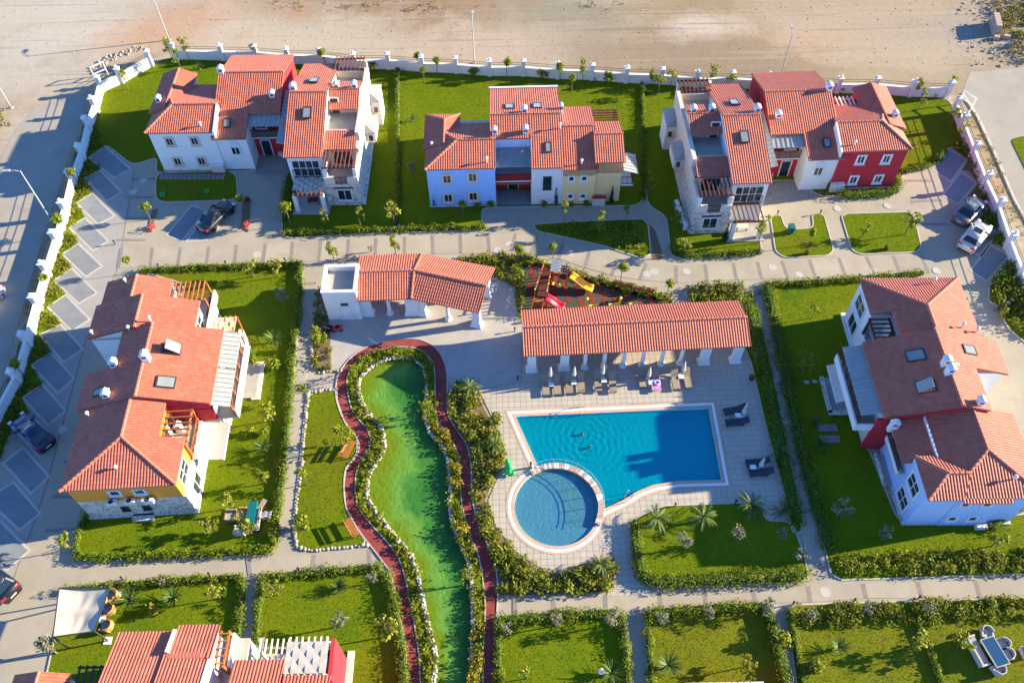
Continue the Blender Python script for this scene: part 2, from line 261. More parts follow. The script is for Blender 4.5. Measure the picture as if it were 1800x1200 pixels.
# ------------------------------------------------------------------ mesh helpers
class MB:
    def __init__(s): s.v = []; s.f = []; s.t = None
    def add(s, vs, fs):
        o = len(s.v); s.v += [tuple(p) for p in vs]; s.f += [tuple(i + o for i in f) for f in fs]; return s
    def box(s, x0, x1, y0, y1, z0, z1):
        return s.add([(x0, y0, z0), (x1, y0, z0), (x1, y1, z0), (x0, y1, z0), (x0, y0, z1), (x1, y0, z1), (x1, y1, z1), (x0, y1, z1)],
                     [(3, 2, 1, 0), (4, 5, 6, 7), (0, 1, 5, 4), (1, 2, 6, 5), (2, 3, 7, 6), (3, 0, 4, 7)])
    def prism(s, poly, z0, z1):
        """vertical extrusion of a ccw or cw 2-D polygon"""
        n = len(poly); ar = sum(poly[i][0] * poly[(i + 1) % n][1] - poly[(i + 1) % n][0] * poly[i][1] for i in range(n))
        if ar < 0: poly = poly[::-1]
        return s.add([(*p, z0) for p in poly] + [(*p, z1) for p in poly],
                     [tuple(range(n))[::-1], tuple(range(n, 2 * n))] + [(i, (i + 1) % n, n + (i + 1) % n, n + i) for i in range(n)])
    def extr(s, pts, vec):
        """extrude a planar 3-D polygon along vec"""
        n = len(pts); q = [(p[0] + vec[0], p[1] + vec[1], p[2] + vec[2]) for p in pts]
        return s.add(list(pts) + q, [tuple(range(n)), tuple(range(n, 2 * n))[::-1]] + [(i, n + i, n + (i + 1) % n, (i + 1) % n) for i in range(n)])
    def tube(s, pts, r, n=6, cap=True):
        pts = [Vector(p) for p in pts]; o = len(s.v); k = len(pts)
        rs = r if isinstance(r, (list, tuple)) else [r] * k
        for i, p in enumerate(pts):
            d = (pts[min(i + 1, k - 1)] - pts[max(i - 1, 0)]).normalized()
            up = Vector((0, 0, 1)) if abs(d.z) < 0.9 else Vector((1, 0, 0))
            e1 = d.cross(up).normalized(); e2 = d.cross(e1)
            for j in range(n):
                w = 2 * math.pi * j / n; q = p + e1 * (rs[i] * math.cos(w)) + e2 * (rs[i] * math.sin(w)); s.v.append(tuple(q))
        for i in range(k - 1):
            for j in range(n):
                s.f.append((o + i * n + j, o + i * n + (j + 1) % n, o + (i + 1) * n + (j + 1) % n, o + (i + 1) * n + j))
        if cap: s.f.append(tuple(o + j for j in range(n))[::-1]); s.f.append(tuple(o + (k - 1) * n + j for j in range(n)))
        return s
    def beam(s, p, q, w, h):
        """rectangular bar from p to q, w wide, h high"""
        p, q = Vector(p), Vector(q); d = (q - p).normalized()
        up = Vector((0, 0, 1)) if abs(d.z) < 0.95 else Vector((0, 1, 0))
        e1 = d.cross(up).normalized() * (w / 2); e2 = e1.cross(d).normalized() * (h / 2)
        vs = [x + a * e1 + b * e2 for x in (p, q) for a, b in ((-1, -1), (1, -1), (1, 1), (-1, 1))]
        return s.add(vs, [(0, 1, 2, 3), (7, 6, 5, 4), (0, 4, 5, 1), (1, 5, 6, 2), (2, 6, 7, 3), (3, 7, 4, 0)])
    def lathe(s, prof, n=12, c=(0, 0, 0)):
        o = len(s.v); k = len(prof)
        for r, z in prof:
            for j in range(n): w = 2 * math.pi * j / n; s.v.append((c[0] + r * math.cos(w), c[1] + r * math.sin(w), c[2] + z))
        for i in range(k - 1):
            for j in range(n): s.f.append((o + i * n + j, o + i * n + (j + 1) % n, o + (i + 1) * n + (j + 1) % n, o + (i + 1) * n + j))
        s.f.append(tuple(o + j for j in range(n))[::-1]); s.f.append(tuple(o + (k - 1) * n + j for j in range(n))); return s
    def ball(s, c, r, n=8, m=5, sx=1, sy=1, sz=1):
        prof = [(max(1e-3, math.sin(math.pi * i / m)), -math.cos(math.pi * i / m)) for i in range(m + 1)]
        o = len(s.v); s.lathe(prof, n)
        for i in range(o, len(s.v)): x, y, z = s.v[i]; s.v[i] = (c[0] + x * r * sx, c[1] + y * r * sy, c[2] + z * r * sz)
        return s
    def loft(s, secs):
        o = len(s.v); n = len(secs[0]); k = len(secs)
        for q in secs: s.v += [tuple(p) for p in q]
        for i in range(k - 1):
            for j in range(n): s.f.append((o + i * n + j, o + i * n + (j + 1) % n, o + (i + 1) * n + (j + 1) % n, o + (i + 1) * n + j))
        s.f.append(tuple(o + j for j in range(n))[::-1]); s.f.append(tuple(o + (k - 1) * n + j for j in range(n))); return s
    def xf(s, ox, oy, rot, oz=0, k=1.0):
        ca, sa = math.cos(rot) * k, math.sin(rot) * k
        s.v = [(ox + x * ca - y * sa, oy + x * sa + y * ca, oz + z * k) for x, y, z in s.v]; return s
    def mesh(s, name, smooth=False):
        me = bpy.data.meshes.new(name); me.from_pydata(s.v, [], s.f)
        if s.t is not None:
            at = me.attributes.new('tint', 'FLOAT', 'FACE'); at.data.foreach_set('value', np.asarray(s.t, dtype=np.float32))
        if smooth: me.polygons.foreach_set('use_smooth', [True] * len(me.polygons))
        me.update(); return me

def link(name, me, material, parent=None, loc=None, rot=None, kind=None):
    o = bpy.data.objects.new(name, me); C.objects.link(o)
    if material is not None and not me.materials: me.materials.append(M[material])
    if parent is not None: o.parent = parent
    if loc is not None: o.location = loc
    if rot is not None: o.rotation_euler = (0, 0, rot)
    if kind: o['kind'] = kind
    return o
def part(name, mb, material, parent, smooth=False, kind=None, loc=None, rot=None):
    return link(name, mb.mesh(name, smooth), material, parent, loc, rot, kind)
def struct(name, mb, material, kind='structure', smooth=False, parent=None):
    return link(name, mb.mesh(name, smooth), material, parent, kind=kind if parent is None else (kind if kind == 'stuff' else None))
def thing(name, label, cat, loc=(0, 0, 0), rot=0.0, group=None):
    o = bpy.data.objects.new(name, None); C.objects.link(o); o.location = loc; o.rotation_euler = (0, 0, rot); o.empty_display_size = 0.3
    return tag(o, label, cat, group)
def tag(o, label, cat, group=None):
    o['label'] = label; o['category'] = cat
    if group: o['group'] = group
    return o
def copy_tree(o, parent=None):
    n = o.copy(); C.objects.link(n)
    if parent is not None: n.parent = parent
    for ch in list(o.children): copy_tree(ch, n)
    return n
def place(root, loc, rot=0.0, label=None, first=[set()], scale=None):
    """first call uses the built thing, later ones a copy with copies of its parts"""
    if root.name in first[0]: n = copy_tree(root)
    else: first[0].add(root.name); n = root
    n.location = loc; n.rotation_euler = (0, 0, rot)
    if scale: n.scale = (scale,) * 3 if not isinstance(scale, tuple) else scale
    if label: n['label'] = label
    return n
def smooth_line(pts, k=6, closed=False):
    """Catmull-Rom through 2-D points"""
    P = [np.array(p, float) for p in pts]; n = len(P); out = []
    for i in range(n if closed else n - 1):
        p0, p1, p2, p3 = (P[(i - 1) % n], P[i], P[(i + 1) % n], P[(i + 2) % n]) if closed else (P[max(i - 1, 0)], P[i], P[i + 1], P[min(i + 2, n - 1)])
        for j in range(k):
            t = j / k; out.append(tuple(0.5 * ((2 * p1) + (p2 - p0) * t + (2 * p0 - 5 * p1 + 4 * p2 - p3) * t * t + (3 * p1 - p0 - 3 * p2 + p3) * t ** 3)))
    if not closed: out.append(tuple(P[-1]))
    return out
def inside(poly, P):
    x, y = P[:, 0], P[:, 1]; r = np.zeros(len(P), bool); n = len(poly)
    for i in range(n):
        x0, y0 = poly[i]; x1, y1 = poly[(i + 1) % n]
        if y0 == y1: continue
        r ^= ((y0 > y) != (y1 > y)) & (x < (x1 - x0) * (y - y0) / (y1 - y0) + x0)
    return r
def area(poly): return abs(sum(poly[i][0] * poly[(i + 1) % len(poly)][1] - poly[(i + 1) % len(poly)][0] * poly[i][1] for i in range(len(poly)))) / 2
def scatter(poly, dens, rng, excl=()):
    p = np.array(poly); lo, hi = p.min(0), p.max(0); n = int((hi - lo).prod() * dens)
    q = rng.random((n, 2)) * (hi - lo) + lo; q = q[inside(poly, q)]
    for e in excl: q = q[~inside(e, q)]
    return q
def offset(poly, d):
    """outward offset of a closed polygon"""
    n = len(poly); ar = sum(poly[i][0] * poly[(i + 1) % n][1] - poly[(i + 1) % n][0] * poly[i][1] for i in range(n)); sg = 1 if ar > 0 else -1; out = []
    for i in range(n):
        p0, p1, p2 = (Vector(poly[(i + k) % n]) for k in (-1, 0, 1))
        a, b = (p1 - p0).normalized(), (p2 - p1).normalized(); na, nb = Vector((a.y, -a.x)) * sg, Vector((b.y, -b.x)) * sg
        m = na + nb; m = m.normalized() if m.length > 1e-6 else na
        q = p1 + m * (d / max(0.5, m.dot(na))); out.append((q.x, q.y))
    return out
def holed(outer, holes, z):
    """flat sheet with holes"""
    ls = [[Vector((*p, 0)) for p in outer]] + [[Vector((*p, 0)) for p in h] for h in holes]
    tri = tessellate_polygon(ls); flat = [v for q in ls for v in q]; fs = []
    for t in tri:
        a, b, c = (flat[i] for i in t)
        fs.append(t if (b - a).cross(c - a).z > 0 else t[::-1])
    m = MB(); m.add([(v.x, v.y, z) for v in flat], fs); return m
def ring(inner, outer, z0, z1):
    n = len(inner); m = MB()
    m.v = [(*p, z1) for p in inner] + [(*p, z1) for p in outer] + [(*p, z0) for p in outer] + [(*p, z0) for p in inner]
    for i in range(n):
        j = (i + 1) % n
        m.f += [(i, n + i, n + j, j), (n + i, 2 * n + i, 2 * n + j, n + j), (3 * n + i, i, j, 3 * n + j)]
    return m
def ribbon(L, Rr, z0, z1):
    """solid band between two polylines"""
    n = len(L); m = MB(); m.v = [(*p, z1) for p in L] + [(*p, z1) for p in Rr] + [(*p, z0) for p in L] + [(*p, z0) for p in Rr]
    for i in range(n - 1): m.f += [(i, n + i, n + i + 1, i + 1), (i, i + 1, 2 * n + i + 1, 2 * n + i), (n + i + 1, n + i, 3 * n + i, 3 * n + i + 1)]
    return m
def resample(pts, n):
    P = np.array(pts, float); d = np.r_[0, np.cumsum(np.linalg.norm(np.diff(P, axis=0), axis=1))]; t = np.linspace(0, d[-1], n)
    return [(float(np.interp(x, d, P[:, 0])), float(np.interp(x, d, P[:, 1]))) for x in t]

# ------------------------------------------------------------------ leaves
def leaf_mesh(name, material, cen, rad, n, size, seed, flat=0.35, stems=None, up=0.5):
    """many leaf quads spread through ellipsoid clumps cen (k,3), rad (k,3)"""
    rg = np.random.default_rng(seed); cen = np.asarray(cen, float); rad = np.asarray(rad, float)
    w = rad.prod(1) ** (2 / 3); k = rg.choice(len(cen), n, p=w / w.sum())
    d = rg.normal(size=(n, 3)); d /= np.linalg.norm(d, axis=1)[:, None]; r = rg.random(n) ** flat
    p = cen[k] + d * rad[k] * r[:, None]
    nz = d * 0.6 + rg.normal(size=(n, 3)) * 0.5; nz[:, 2] += up; nz /= np.linalg.norm(nz, axis=1)[:, None]
    a = rg.normal(size=(n, 3)); a -= nz * (a * nz).sum(1)[:, None]; a /= np.linalg.norm(a, axis=1)[:, None]; b = np.cross(nz, a)
    s = size * (0.6 + 0.8 * rg.random(n)); a *= s[:, None]; b *= (s * 0.6)[:, None]
    V = np.stack([p - a, p - b * 0.9, p + a, p + b * 0.9], 1).reshape(-1, 3)
    me = bpy.data.meshes.new(name); F = np.arange(4 * n).reshape(n, 4)
    me.from_pydata(V.tolist(), [], F.tolist())
    at = me.attributes.new('tint', 'FLOAT', 'FACE'); at.data.foreach_set('value', np.clip(rg.random(n) ** 1.3, 0, 1).astype(np.float32))
    me.materials.append(M[material]); return me

# ------------------------------------------------------------------ roofs of clay tiles
TW, TL = 0.235, 0.36
def tile_field(poly3):
    """rolled clay tiles on a planar polygon whose first edge is the eave; returns verts, faces, tint"""
    P = [Vector(p) for p in poly3]; U = (P[1] - P[0]).normalized()
    N = U.cross(P[2] - P[0]).normalized()
    Vv = N.cross(U)
    q = [((p - P[0]).dot(U), (p - P[0]).dot(Vv)) for p in P]
    u0, u1 = min(x for x, _ in q), max(x for x, _ in q); v0, v1 = min(y for _, y in q), max(y for _, y in q)
    SG = 6; us = list(np.arange(u0, u1, TW / SG)) + [u1]; us = np.array(sorted(set([round(float(x), 4) for x in us])))
    lo = np.full(len(us), 1e9); hi = np.full(len(us), -1e9); n = len(q)
    for i in range(n):
        (x0, y0), (x1, y1) = q[i], q[(i + 1) % n]
        if abs(x1 - x0) < 1e-6:
            m = np.abs(us - x0) < 2e-3; lo[m] = np.minimum(lo[m], min(y0, y1)); hi[m] = np.maximum(hi[m], max(y0, y1)); continue
        m = (us >= min(x0, x1) - 1e-4) & (us <= max(x0, x1) + 1e-4); y = y0 + (us[m] - x0) * (y1 - y0) / (x1 - x0)
        lo[m] = np.minimum(lo[m], y); hi[m] = np.maximum(hi[m], y)
    hi = np.maximum(hi, lo)
    rows, lift = [], []
    for k in range(int(math.ceil((v1 - v0) / TL)) + 1): rows += [v0 + k * TL, v0 + (k + 1) * TL - 0.004]; lift += [0.016, 0.0]
    rows, lift = np.array(rows), np.array(lift)
    h = 0.050 * np.abs(np.cos(np.pi * (us - u0) / TW)) ** 0.8
    vv = np.clip(rows[None, :], lo[:, None], hi[:, None])
    hh = h[:, None] + lift[None, :] + 0.05
    Pn, Un, Vn, Nn = (np.array(x) for x in (P[0], U, Vv, N))
    X = Pn + us[:, None, None] * Un + vv[..., None] * Vn + hh[..., None] * Nn
    nu, nr = len(us), len(rows); I = np.arange(nu * nr).reshape(nu, nr)
    ok = (np.maximum(vv[:-1, 1:], vv[1:, 1:]) - np.minimum(vv[:-1, :-1], vv[1:, :-1])) > 1e-5
    F = np.stack([I[:-1, :-1], I[1:, :-1], I[1:, 1:], I[:-1, 1:]], -1)
    cu = ((us[:-1] + us[1:]) / 2 - u0) / TW; cu = np.floor(cu + 0.5).astype(int); cr = np.arange(nr - 1) // 2
    hsh = np.modf(np.sin(cu[:, None] * 12.9898 + cr[None, :] * 78.233) * 43758.5453)[0]; hsh = np.abs(hsh)
    return X.reshape(-1, 3), F[ok], (hsh[ok] ** 2 * 0.4)
def roof(parent, planes, caps=(), name='roof', thick=0.10):
    """slab under the tiles (part), the tiles (sub-part, past counting) and the ridge and hip caps"""
    m = MB()
    for pl in planes: m.extr([(p[0], p[1], p[2] + 0.02) for p in pl], (0, 0, -thick))
    r = part(name, m, 'cap', parent)
    vs, fs, ts, o = [], [], [], 0
    for pl in planes:
        v, f, t = tile_field(pl); vs.append(v); fs.append(f + o); ts.append(t); o += len(v)
    v = np.concatenate(vs); f = np.concatenate(fs); t = np.concatenate(ts)
    me = bpy.data.meshes.new('roof_tiles'); me.from_pydata(v.tolist(), [], f.tolist())
    at = me.attributes.new('tint', 'FLOAT', 'FACE'); at.data.foreach_set('value', t.astype(np.float32))
    link('roof_tiles', me, 'tile', r, kind='stuff')
    if caps:
        m = MB()
        for a, b in caps:
            a, b = Vector(a), Vector(b); k = max(1, int((b - a).length / 0.4)); up = Vector((0, 0, 0.07))
            for i in range(k): m.tube([a + (b - a) * (i / k) + up, a + (b - a) * ((i + 1) / k) + up * 0.8], [0.15, 0.125], 7)
        part('ridge_cap', m, 'cap', r, kind='stuff')
    return r
def gable(parent, x0, x1, y0, y1, zf, zr, yr, zb=None, h0=0.0, h1=0.0, axis='x', verge=True, front_cut=None):
    """two-sided roof with its ridge along x (or y), hipped by h0/h1 at its ends; front_cut=(xa, ycut): beyond xa the front eave lies at ycut"""
    zb = zf if zb is None else zb
    P = (lambda x, y, z: (x, y, z)) if axis == 'x' else (lambda x, y, z: (-y, x, z))
    pl = []
    if front_cut is None:
        pl.append([P(x0, y0, zf), P(x1, y0, zf), P(x1 - h1, yr, zr), P(x0 + h0, yr, zr)])
    else:
        xa, yc = front_cut; zc = zf + (zr - zf) * (yc - y0) / (yr - y0)
        pl.append([P(x0, y0, zf), P(xa, y0, zf), P(xa, yr, zr), P(x0 + h0, yr, zr)])
        pl.append([P(xa, yc, zc), P(x1, yc, zc), P(x1 - h1, yr, zr), P(xa, yr, zr)])
    pl.append([P(x1, y1, zb), P(x0, y1, zb), P(x0 + h0, yr, zr), P(x1 - h1, yr, zr)])
    if h0: pl.append([P(x0, y1, zb), P(x0, y0, zf), P(x0 + h0, yr, zr)])
    if h1: pl.append([P(x1, y0, zf), P(x1, y1, zb), P(x1 - h1, yr, zr)])
    caps = [(P(x0 + h0, yr, zr), P(x1 - h1, yr, zr))]
    if h0: caps += [(P(x0, y0, zf), P(x0 + h0, yr, zr)), (P(x0, y1, zb), P(x0 + h0, yr, zr))]
    if h1: caps += [(P(x1, y0, zf), P(x1 - h1, yr, zr)), (P(x1, y1, zb), P(x1 - h1, yr, zr))]
    return roof(parent, pl, caps)
def gwall(parent, x0, x1, y0, y1, zf, zr, yr, mt, zb=None, axis='x', z0=0.0, name='wall'):
    """walls up to under a two-sided roof, gable triangles included"""
    zb = zf if zb is None else zb; m = MB()
    prof = [(y0, z0), (y1, z0), (y1, zb), (yr, zr), (y0, zf)]
    m.extr([(x0, y, z) for y, z in prof], (x1 - x0, 0, 0))
    if axis == 'y': m.v = [(-y, x, z) for x, y, z in m.v]
    return part(name, m, mt, parent)
def wall(parent, x0, x1, y0, y1, z0, z1, mt, name='wall'):
    return part(name, MB().box(x0, x1, y0, y1, z0, z1), mt, parent)
def metal_roof(parent, p0, p1, p2, p3, n, mt='metalroof'):
    """standing-seam sheet roof: p0-p1 low edge, p3-p2 high edge, seams run from low to high"""
    p = [Vector(q) for q in (p0, p1, p2, p3)]
    m = MB(); m.extr([tuple(q) for q in p], (0, 0, -0.07)); r = part('metal_roof', m, mt, parent)
    for i in range(n + 1):
        a = p[0].lerp(p[1], i / n); b = p[3].lerp(p[2], i / n); part('seam', MB().beam(a + Vector((0, 0, .03)), b + Vector((0, 0, .03)), 0.05, 0.06), 'metalroof' if mt == 'metalroof' else mt, r)
    return r

# faces: T maps (along the wall, up, out of the wall) to local coordinates
def front(y): return lambda a, z, o: (a, y - o, z)
def back(y): return lambda a, z, o: (-a, y + o, z)
def east(x): return lambda a, z, o: (x + o, a, z)
def west(x): return lambda a, z, o: (x - o, -a, z)
def tbox(m, T, a0, a1, z0, z1, o0, o1):
    vs = [T(a, z, o) for o in (o0, o1) for a, z in ((a0, z0), (a1, z0), (a1, z1), (a0, z1))]
    return m.add(vs, [(0, 1, 2, 3), (7, 6, 5, 4), (0, 4, 5, 1), (1, 5, 6, 2), (2, 6, 7, 3), (3, 7, 4, 0)])
def window(parent, T, a, z, w, h, frame='white', nx=2, nz=1, fw=0.14, sill=True, pane='glass', name='window', label=None):
    """raised surround, recessed pane, glazing bars and sill"""
    m = MB(); x0, x1, z0, z1 = a - w / 2, a + w / 2, z, z + h
    for q in ((x0 - fw, x1 + fw, z1, z1 + fw), (x0 - fw, x1 + fw, z0 - fw, z0), (x0 - fw, x0, z0, z1), (x1, x1 + fw, z0, z1)): tbox(m, T, *q, -0.02, 0.09)
    for i in range(1, nx): tbox(m, T, x0 + w * i / nx - .03, x0 + w * i / nx + .03, z0, z1, 0.012, 0.05)
    for i in range(1, nz): tbox(m, T, x0, x1, z0 + h * i / nz - .03, z0 + h * i / nz + .03, 0.012, 0.045)
    f = part(name, m, frame, parent)
    part('pane', tbox(MB(), T, x0, x1, z0, z1, -0.02, 0.012), pane, f)
    if sill: part('sill', tbox(MB(), T, x0 - fw - .05, x1 + fw + .05, z0 - fw - .07, z0 - fw, -0.02, 0.16), frame, f)
    if label: f['label'] = label
    return f
def arch_window(parent, T, a, z, w, h):
    f = window(parent, T, a, z, w, h, nx=2, fw=0.10, label='window under an arched fanlight')
    m = MB(); k = 8; r = w / 2 + .1; zt = z + h + .28
    m.extr([T(a + r * math.cos(math.pi * i / k), zt + r * math.sin(math.pi * i / k), 0.0) for i in range(k + 1)], Vector(T(0, 0, .05)) - Vector(T(0, 0, 0)))
    part('fanlight', m, 'paleblue', f)
    m = MB()
    for i in range(k): p, q = (T(a + r * math.cos(math.pi * (i + e) / k), zt + r * math.sin(math.pi * (i + e) / k), .05) for e in (0, 1)); m.beam(p, q, .07, .07)
    part('arch_trim', m, 'white', f); return f
def door(parent, T, a, z, w, h, mt='white', glass=False):
    m = MB(); tbox(m, T, a - w / 2 - .1, a + w / 2 + .1, z + h, z + h + .1, -.02, .08); tbox(m, T, a - w / 2 - .1, a - w / 2, z, z + h, -.02, .08); tbox(m, T, a + w / 2, a + w / 2 + .1, z, z + h, -.02, .08)
    f = part('door', m, mt, parent); part('pane' if glass else 'door_leaf', tbox(MB(), T, a - w / 2, a + w / 2, z, z + h, -.02, .03), 'glass' if glass else mt, f)
    part('handle', tbox(MB(), T, a + w / 2 - .14, a + w / 2 - .08, z + .95, z + 1.1, .03, .07), 'steel', f); return f
def skylight(parent, c, nrm_dir, w=0.78, l=1.15, slope=0.30, opened=False, pane='skyglass'):
    """roof window lying in a roof slope; nrm_dir = down-slope heading in degrees"""
    m = MB()
    for q in ((-w / 2 - .07, -w / 2, -l / 2, l / 2), (w / 2, w / 2 + .07, -l / 2, l / 2), (-w / 2 - .07, w / 2 + .07, -l / 2 - .07, -l / 2), (-w / 2 - .07, w / 2 + .07, l / 2, l / 2 + .12)): m.box(*q, 0, .17)
    p = MB().box(-w / 2, w / 2, -l / 2, l / 2, 0.02, .14)
    if opened: p = MB().box(-w / 2, w / 2, -l / 2, l / 2, 0.02, .06)
    R = Matrix.Translation(c) @ Matrix.Rotation(R_(nrm_dir + 90), 4, 'Z') @ Matrix.Rotation(math.atan(slope), 4, 'X')
    def tr(mb): mb.v = [tuple(R @ Vector(v)) for v in mb.v]; return mb
    s = part('skylight', tr(m), 'darkmetal', parent); part('pane', tr(p), 'glass' if opened else pane, s)
    if opened:
        q = MB().box(-w / 2, w / 2, 0, l, -.03, .03); R2 = R @ Matrix.Translation((0, -l / 2, .16)) @ Matrix.Rotation(R_(28), 4, 'X')
        q.v = [tuple(R2 @ Vector((v[0], v[1], v[2]))) for v in q.v]; part('sash', q, 'skyglass', s); s['label'] = 'roof window tilted open'
    return s
def chimney(parent, x, y, z0, z1, w=0.62, d=0.62, mt='white'):
    w, d, z1 = w * .72, d * .72, z1 - .2
    """short rendered stack with a pitched cap"""
    m = MB().box(x - w / 2, x + w / 2, y - d / 2, y + d / 2, z0 - .5, z1)
    m.extr([(x - w / 2 - .05, y - d / 2 - .05, z1), (x + w / 2 + .05, y - d / 2 - .05, z1), (x + w / 2 + .05, y - d / 2 - .05, z1 + .06), (x, y - d / 2 - .05, z1 + .24), (x - w / 2 - .05, y - d / 2 - .05, z1 + .06)][::-1], (0, d + .1, 0))
    c = part('chimney', m, mt, parent)
    part('vent', MB().box(x - .16, x + .16, y - d / 2 - .012, y - d / 2 + .1, z1 - .32, z1 - .1), 'darkmetal', c); return c
def pipe(parent, x, y, z):
    m = MB().tube([(x, y, z - .1), (x, y, z + .5)], .06, 7); p = part('vent_pipe', m, 'white', parent)
    part('cowl', MB().lathe([(.05, 0), (.16, .03), (.16, .12), (.03, .22)], 8, (x, y, z + .48)), 'white', p); return p
def pergola(parent, x0, x1, y0, y1, z, n, mt, run='y', posts=(), over=0.25, w=0.09, h=0.14, zp=0.0, pmat=None):
    """n rafters across two carrying beams; posts at the given corners"""
    g = part('pergola', MB().beam((x0, y0, z), (x1, y0, z), .12, .18).beam((x0, y1, z), (x1, y1, z), .12, .18) if run == 'y' else
             MB().beam((x0, y0, z), (x0, y1, z), .12, .18).beam((x1, y0, z), (x1, y1, z), .12, .18), mt, parent)
    for i in range(n):
        t = (i + .5) / n
        b = MB().beam((x0 + (x1 - x0) * t, y0 - over, z + .16), (x0 + (x1 - x0) * t, y1 + over, z + .16), w, h) if run == 'y' else \
            MB().beam((x0 - over, y0 + (y1 - y0) * t, z + .16), (x1 + over, y0 + (y1 - y0) * t, z + .16), w, h)
        part('rafter', b, mt, g)
    for px, py in posts: part('post', MB().box(px - .09, px + .09, py - .09, py + .09, zp, z - .09), pmat or mt, g)
    return g
def woven(parent, x0, x1, y0, y1, z, nx, ny, mt='weave'):
    """cloth panels woven over and under the rafters, checkerwise"""
    dx, dy = (x1 - x0) / nx, (y1 - y0) / ny
    for i in range(nx):
        for j in range(ny):
            hi = (i + j) % 2; zz = z + .235; m = MB(); k = 4; g = .004
            for e in range(k):
                a, b = e / k, (e + 1) / k; f = lambda t: zz + (.03 if hi else -.035) * math.sin(math.pi * t)
                m.extr([(x0 + i * dx + g, y0 + (j + a) * dy, f(a)), (x0 + (i + 1) * dx - g, y0 + (j + a) * dy, f(a)), (x0 + (i + 1) * dx - g, y0 + (j + b) * dy, f(b)), (x0 + i * dx + g, y0 + (j + b) * dy, f(b))], (0, 0, -.012))
            part('cloth_panel', m, mt, parent)
def railing(parent, p, q, z0, h, n, mt, cross=True):
    p, q = Vector((*p, 0)), Vector((*q, 0)); z = lambda v, k: (v.x, v.y, k)
    m = MB().beam(z(p, z0 + h), z(q, z0 + h), .06, .06).beam(z(p, z0 + .08), z(q, z0 + .08), .05, .05)
    for i in range(n + 1): a = p.lerp(q, i / n); m.beam(z(a, z0), z(a, z0 + h), .05, .05)
    r = part('railing', m, mt, parent)
    if cross:
        for i in range(n):
            a, b = p.lerp(q, i / n), p.lerp(q, (i + 1) / n); part('brace', MB().beam(z(a, z0 + .1), z(b, z0 + h - .05), .04, .04).beam(z(b, z0 + .1), z(a, z0 + h - .05), .035, .035), mt, r)
    return r
def plinth(parent, x0, x1, y0, y1, mt='stone', h=0.35, e=0.10): return part('plinth', MB().box(x0 - e, x1 + e, y0 - e, y1 + e, 0, h), mt, parent)

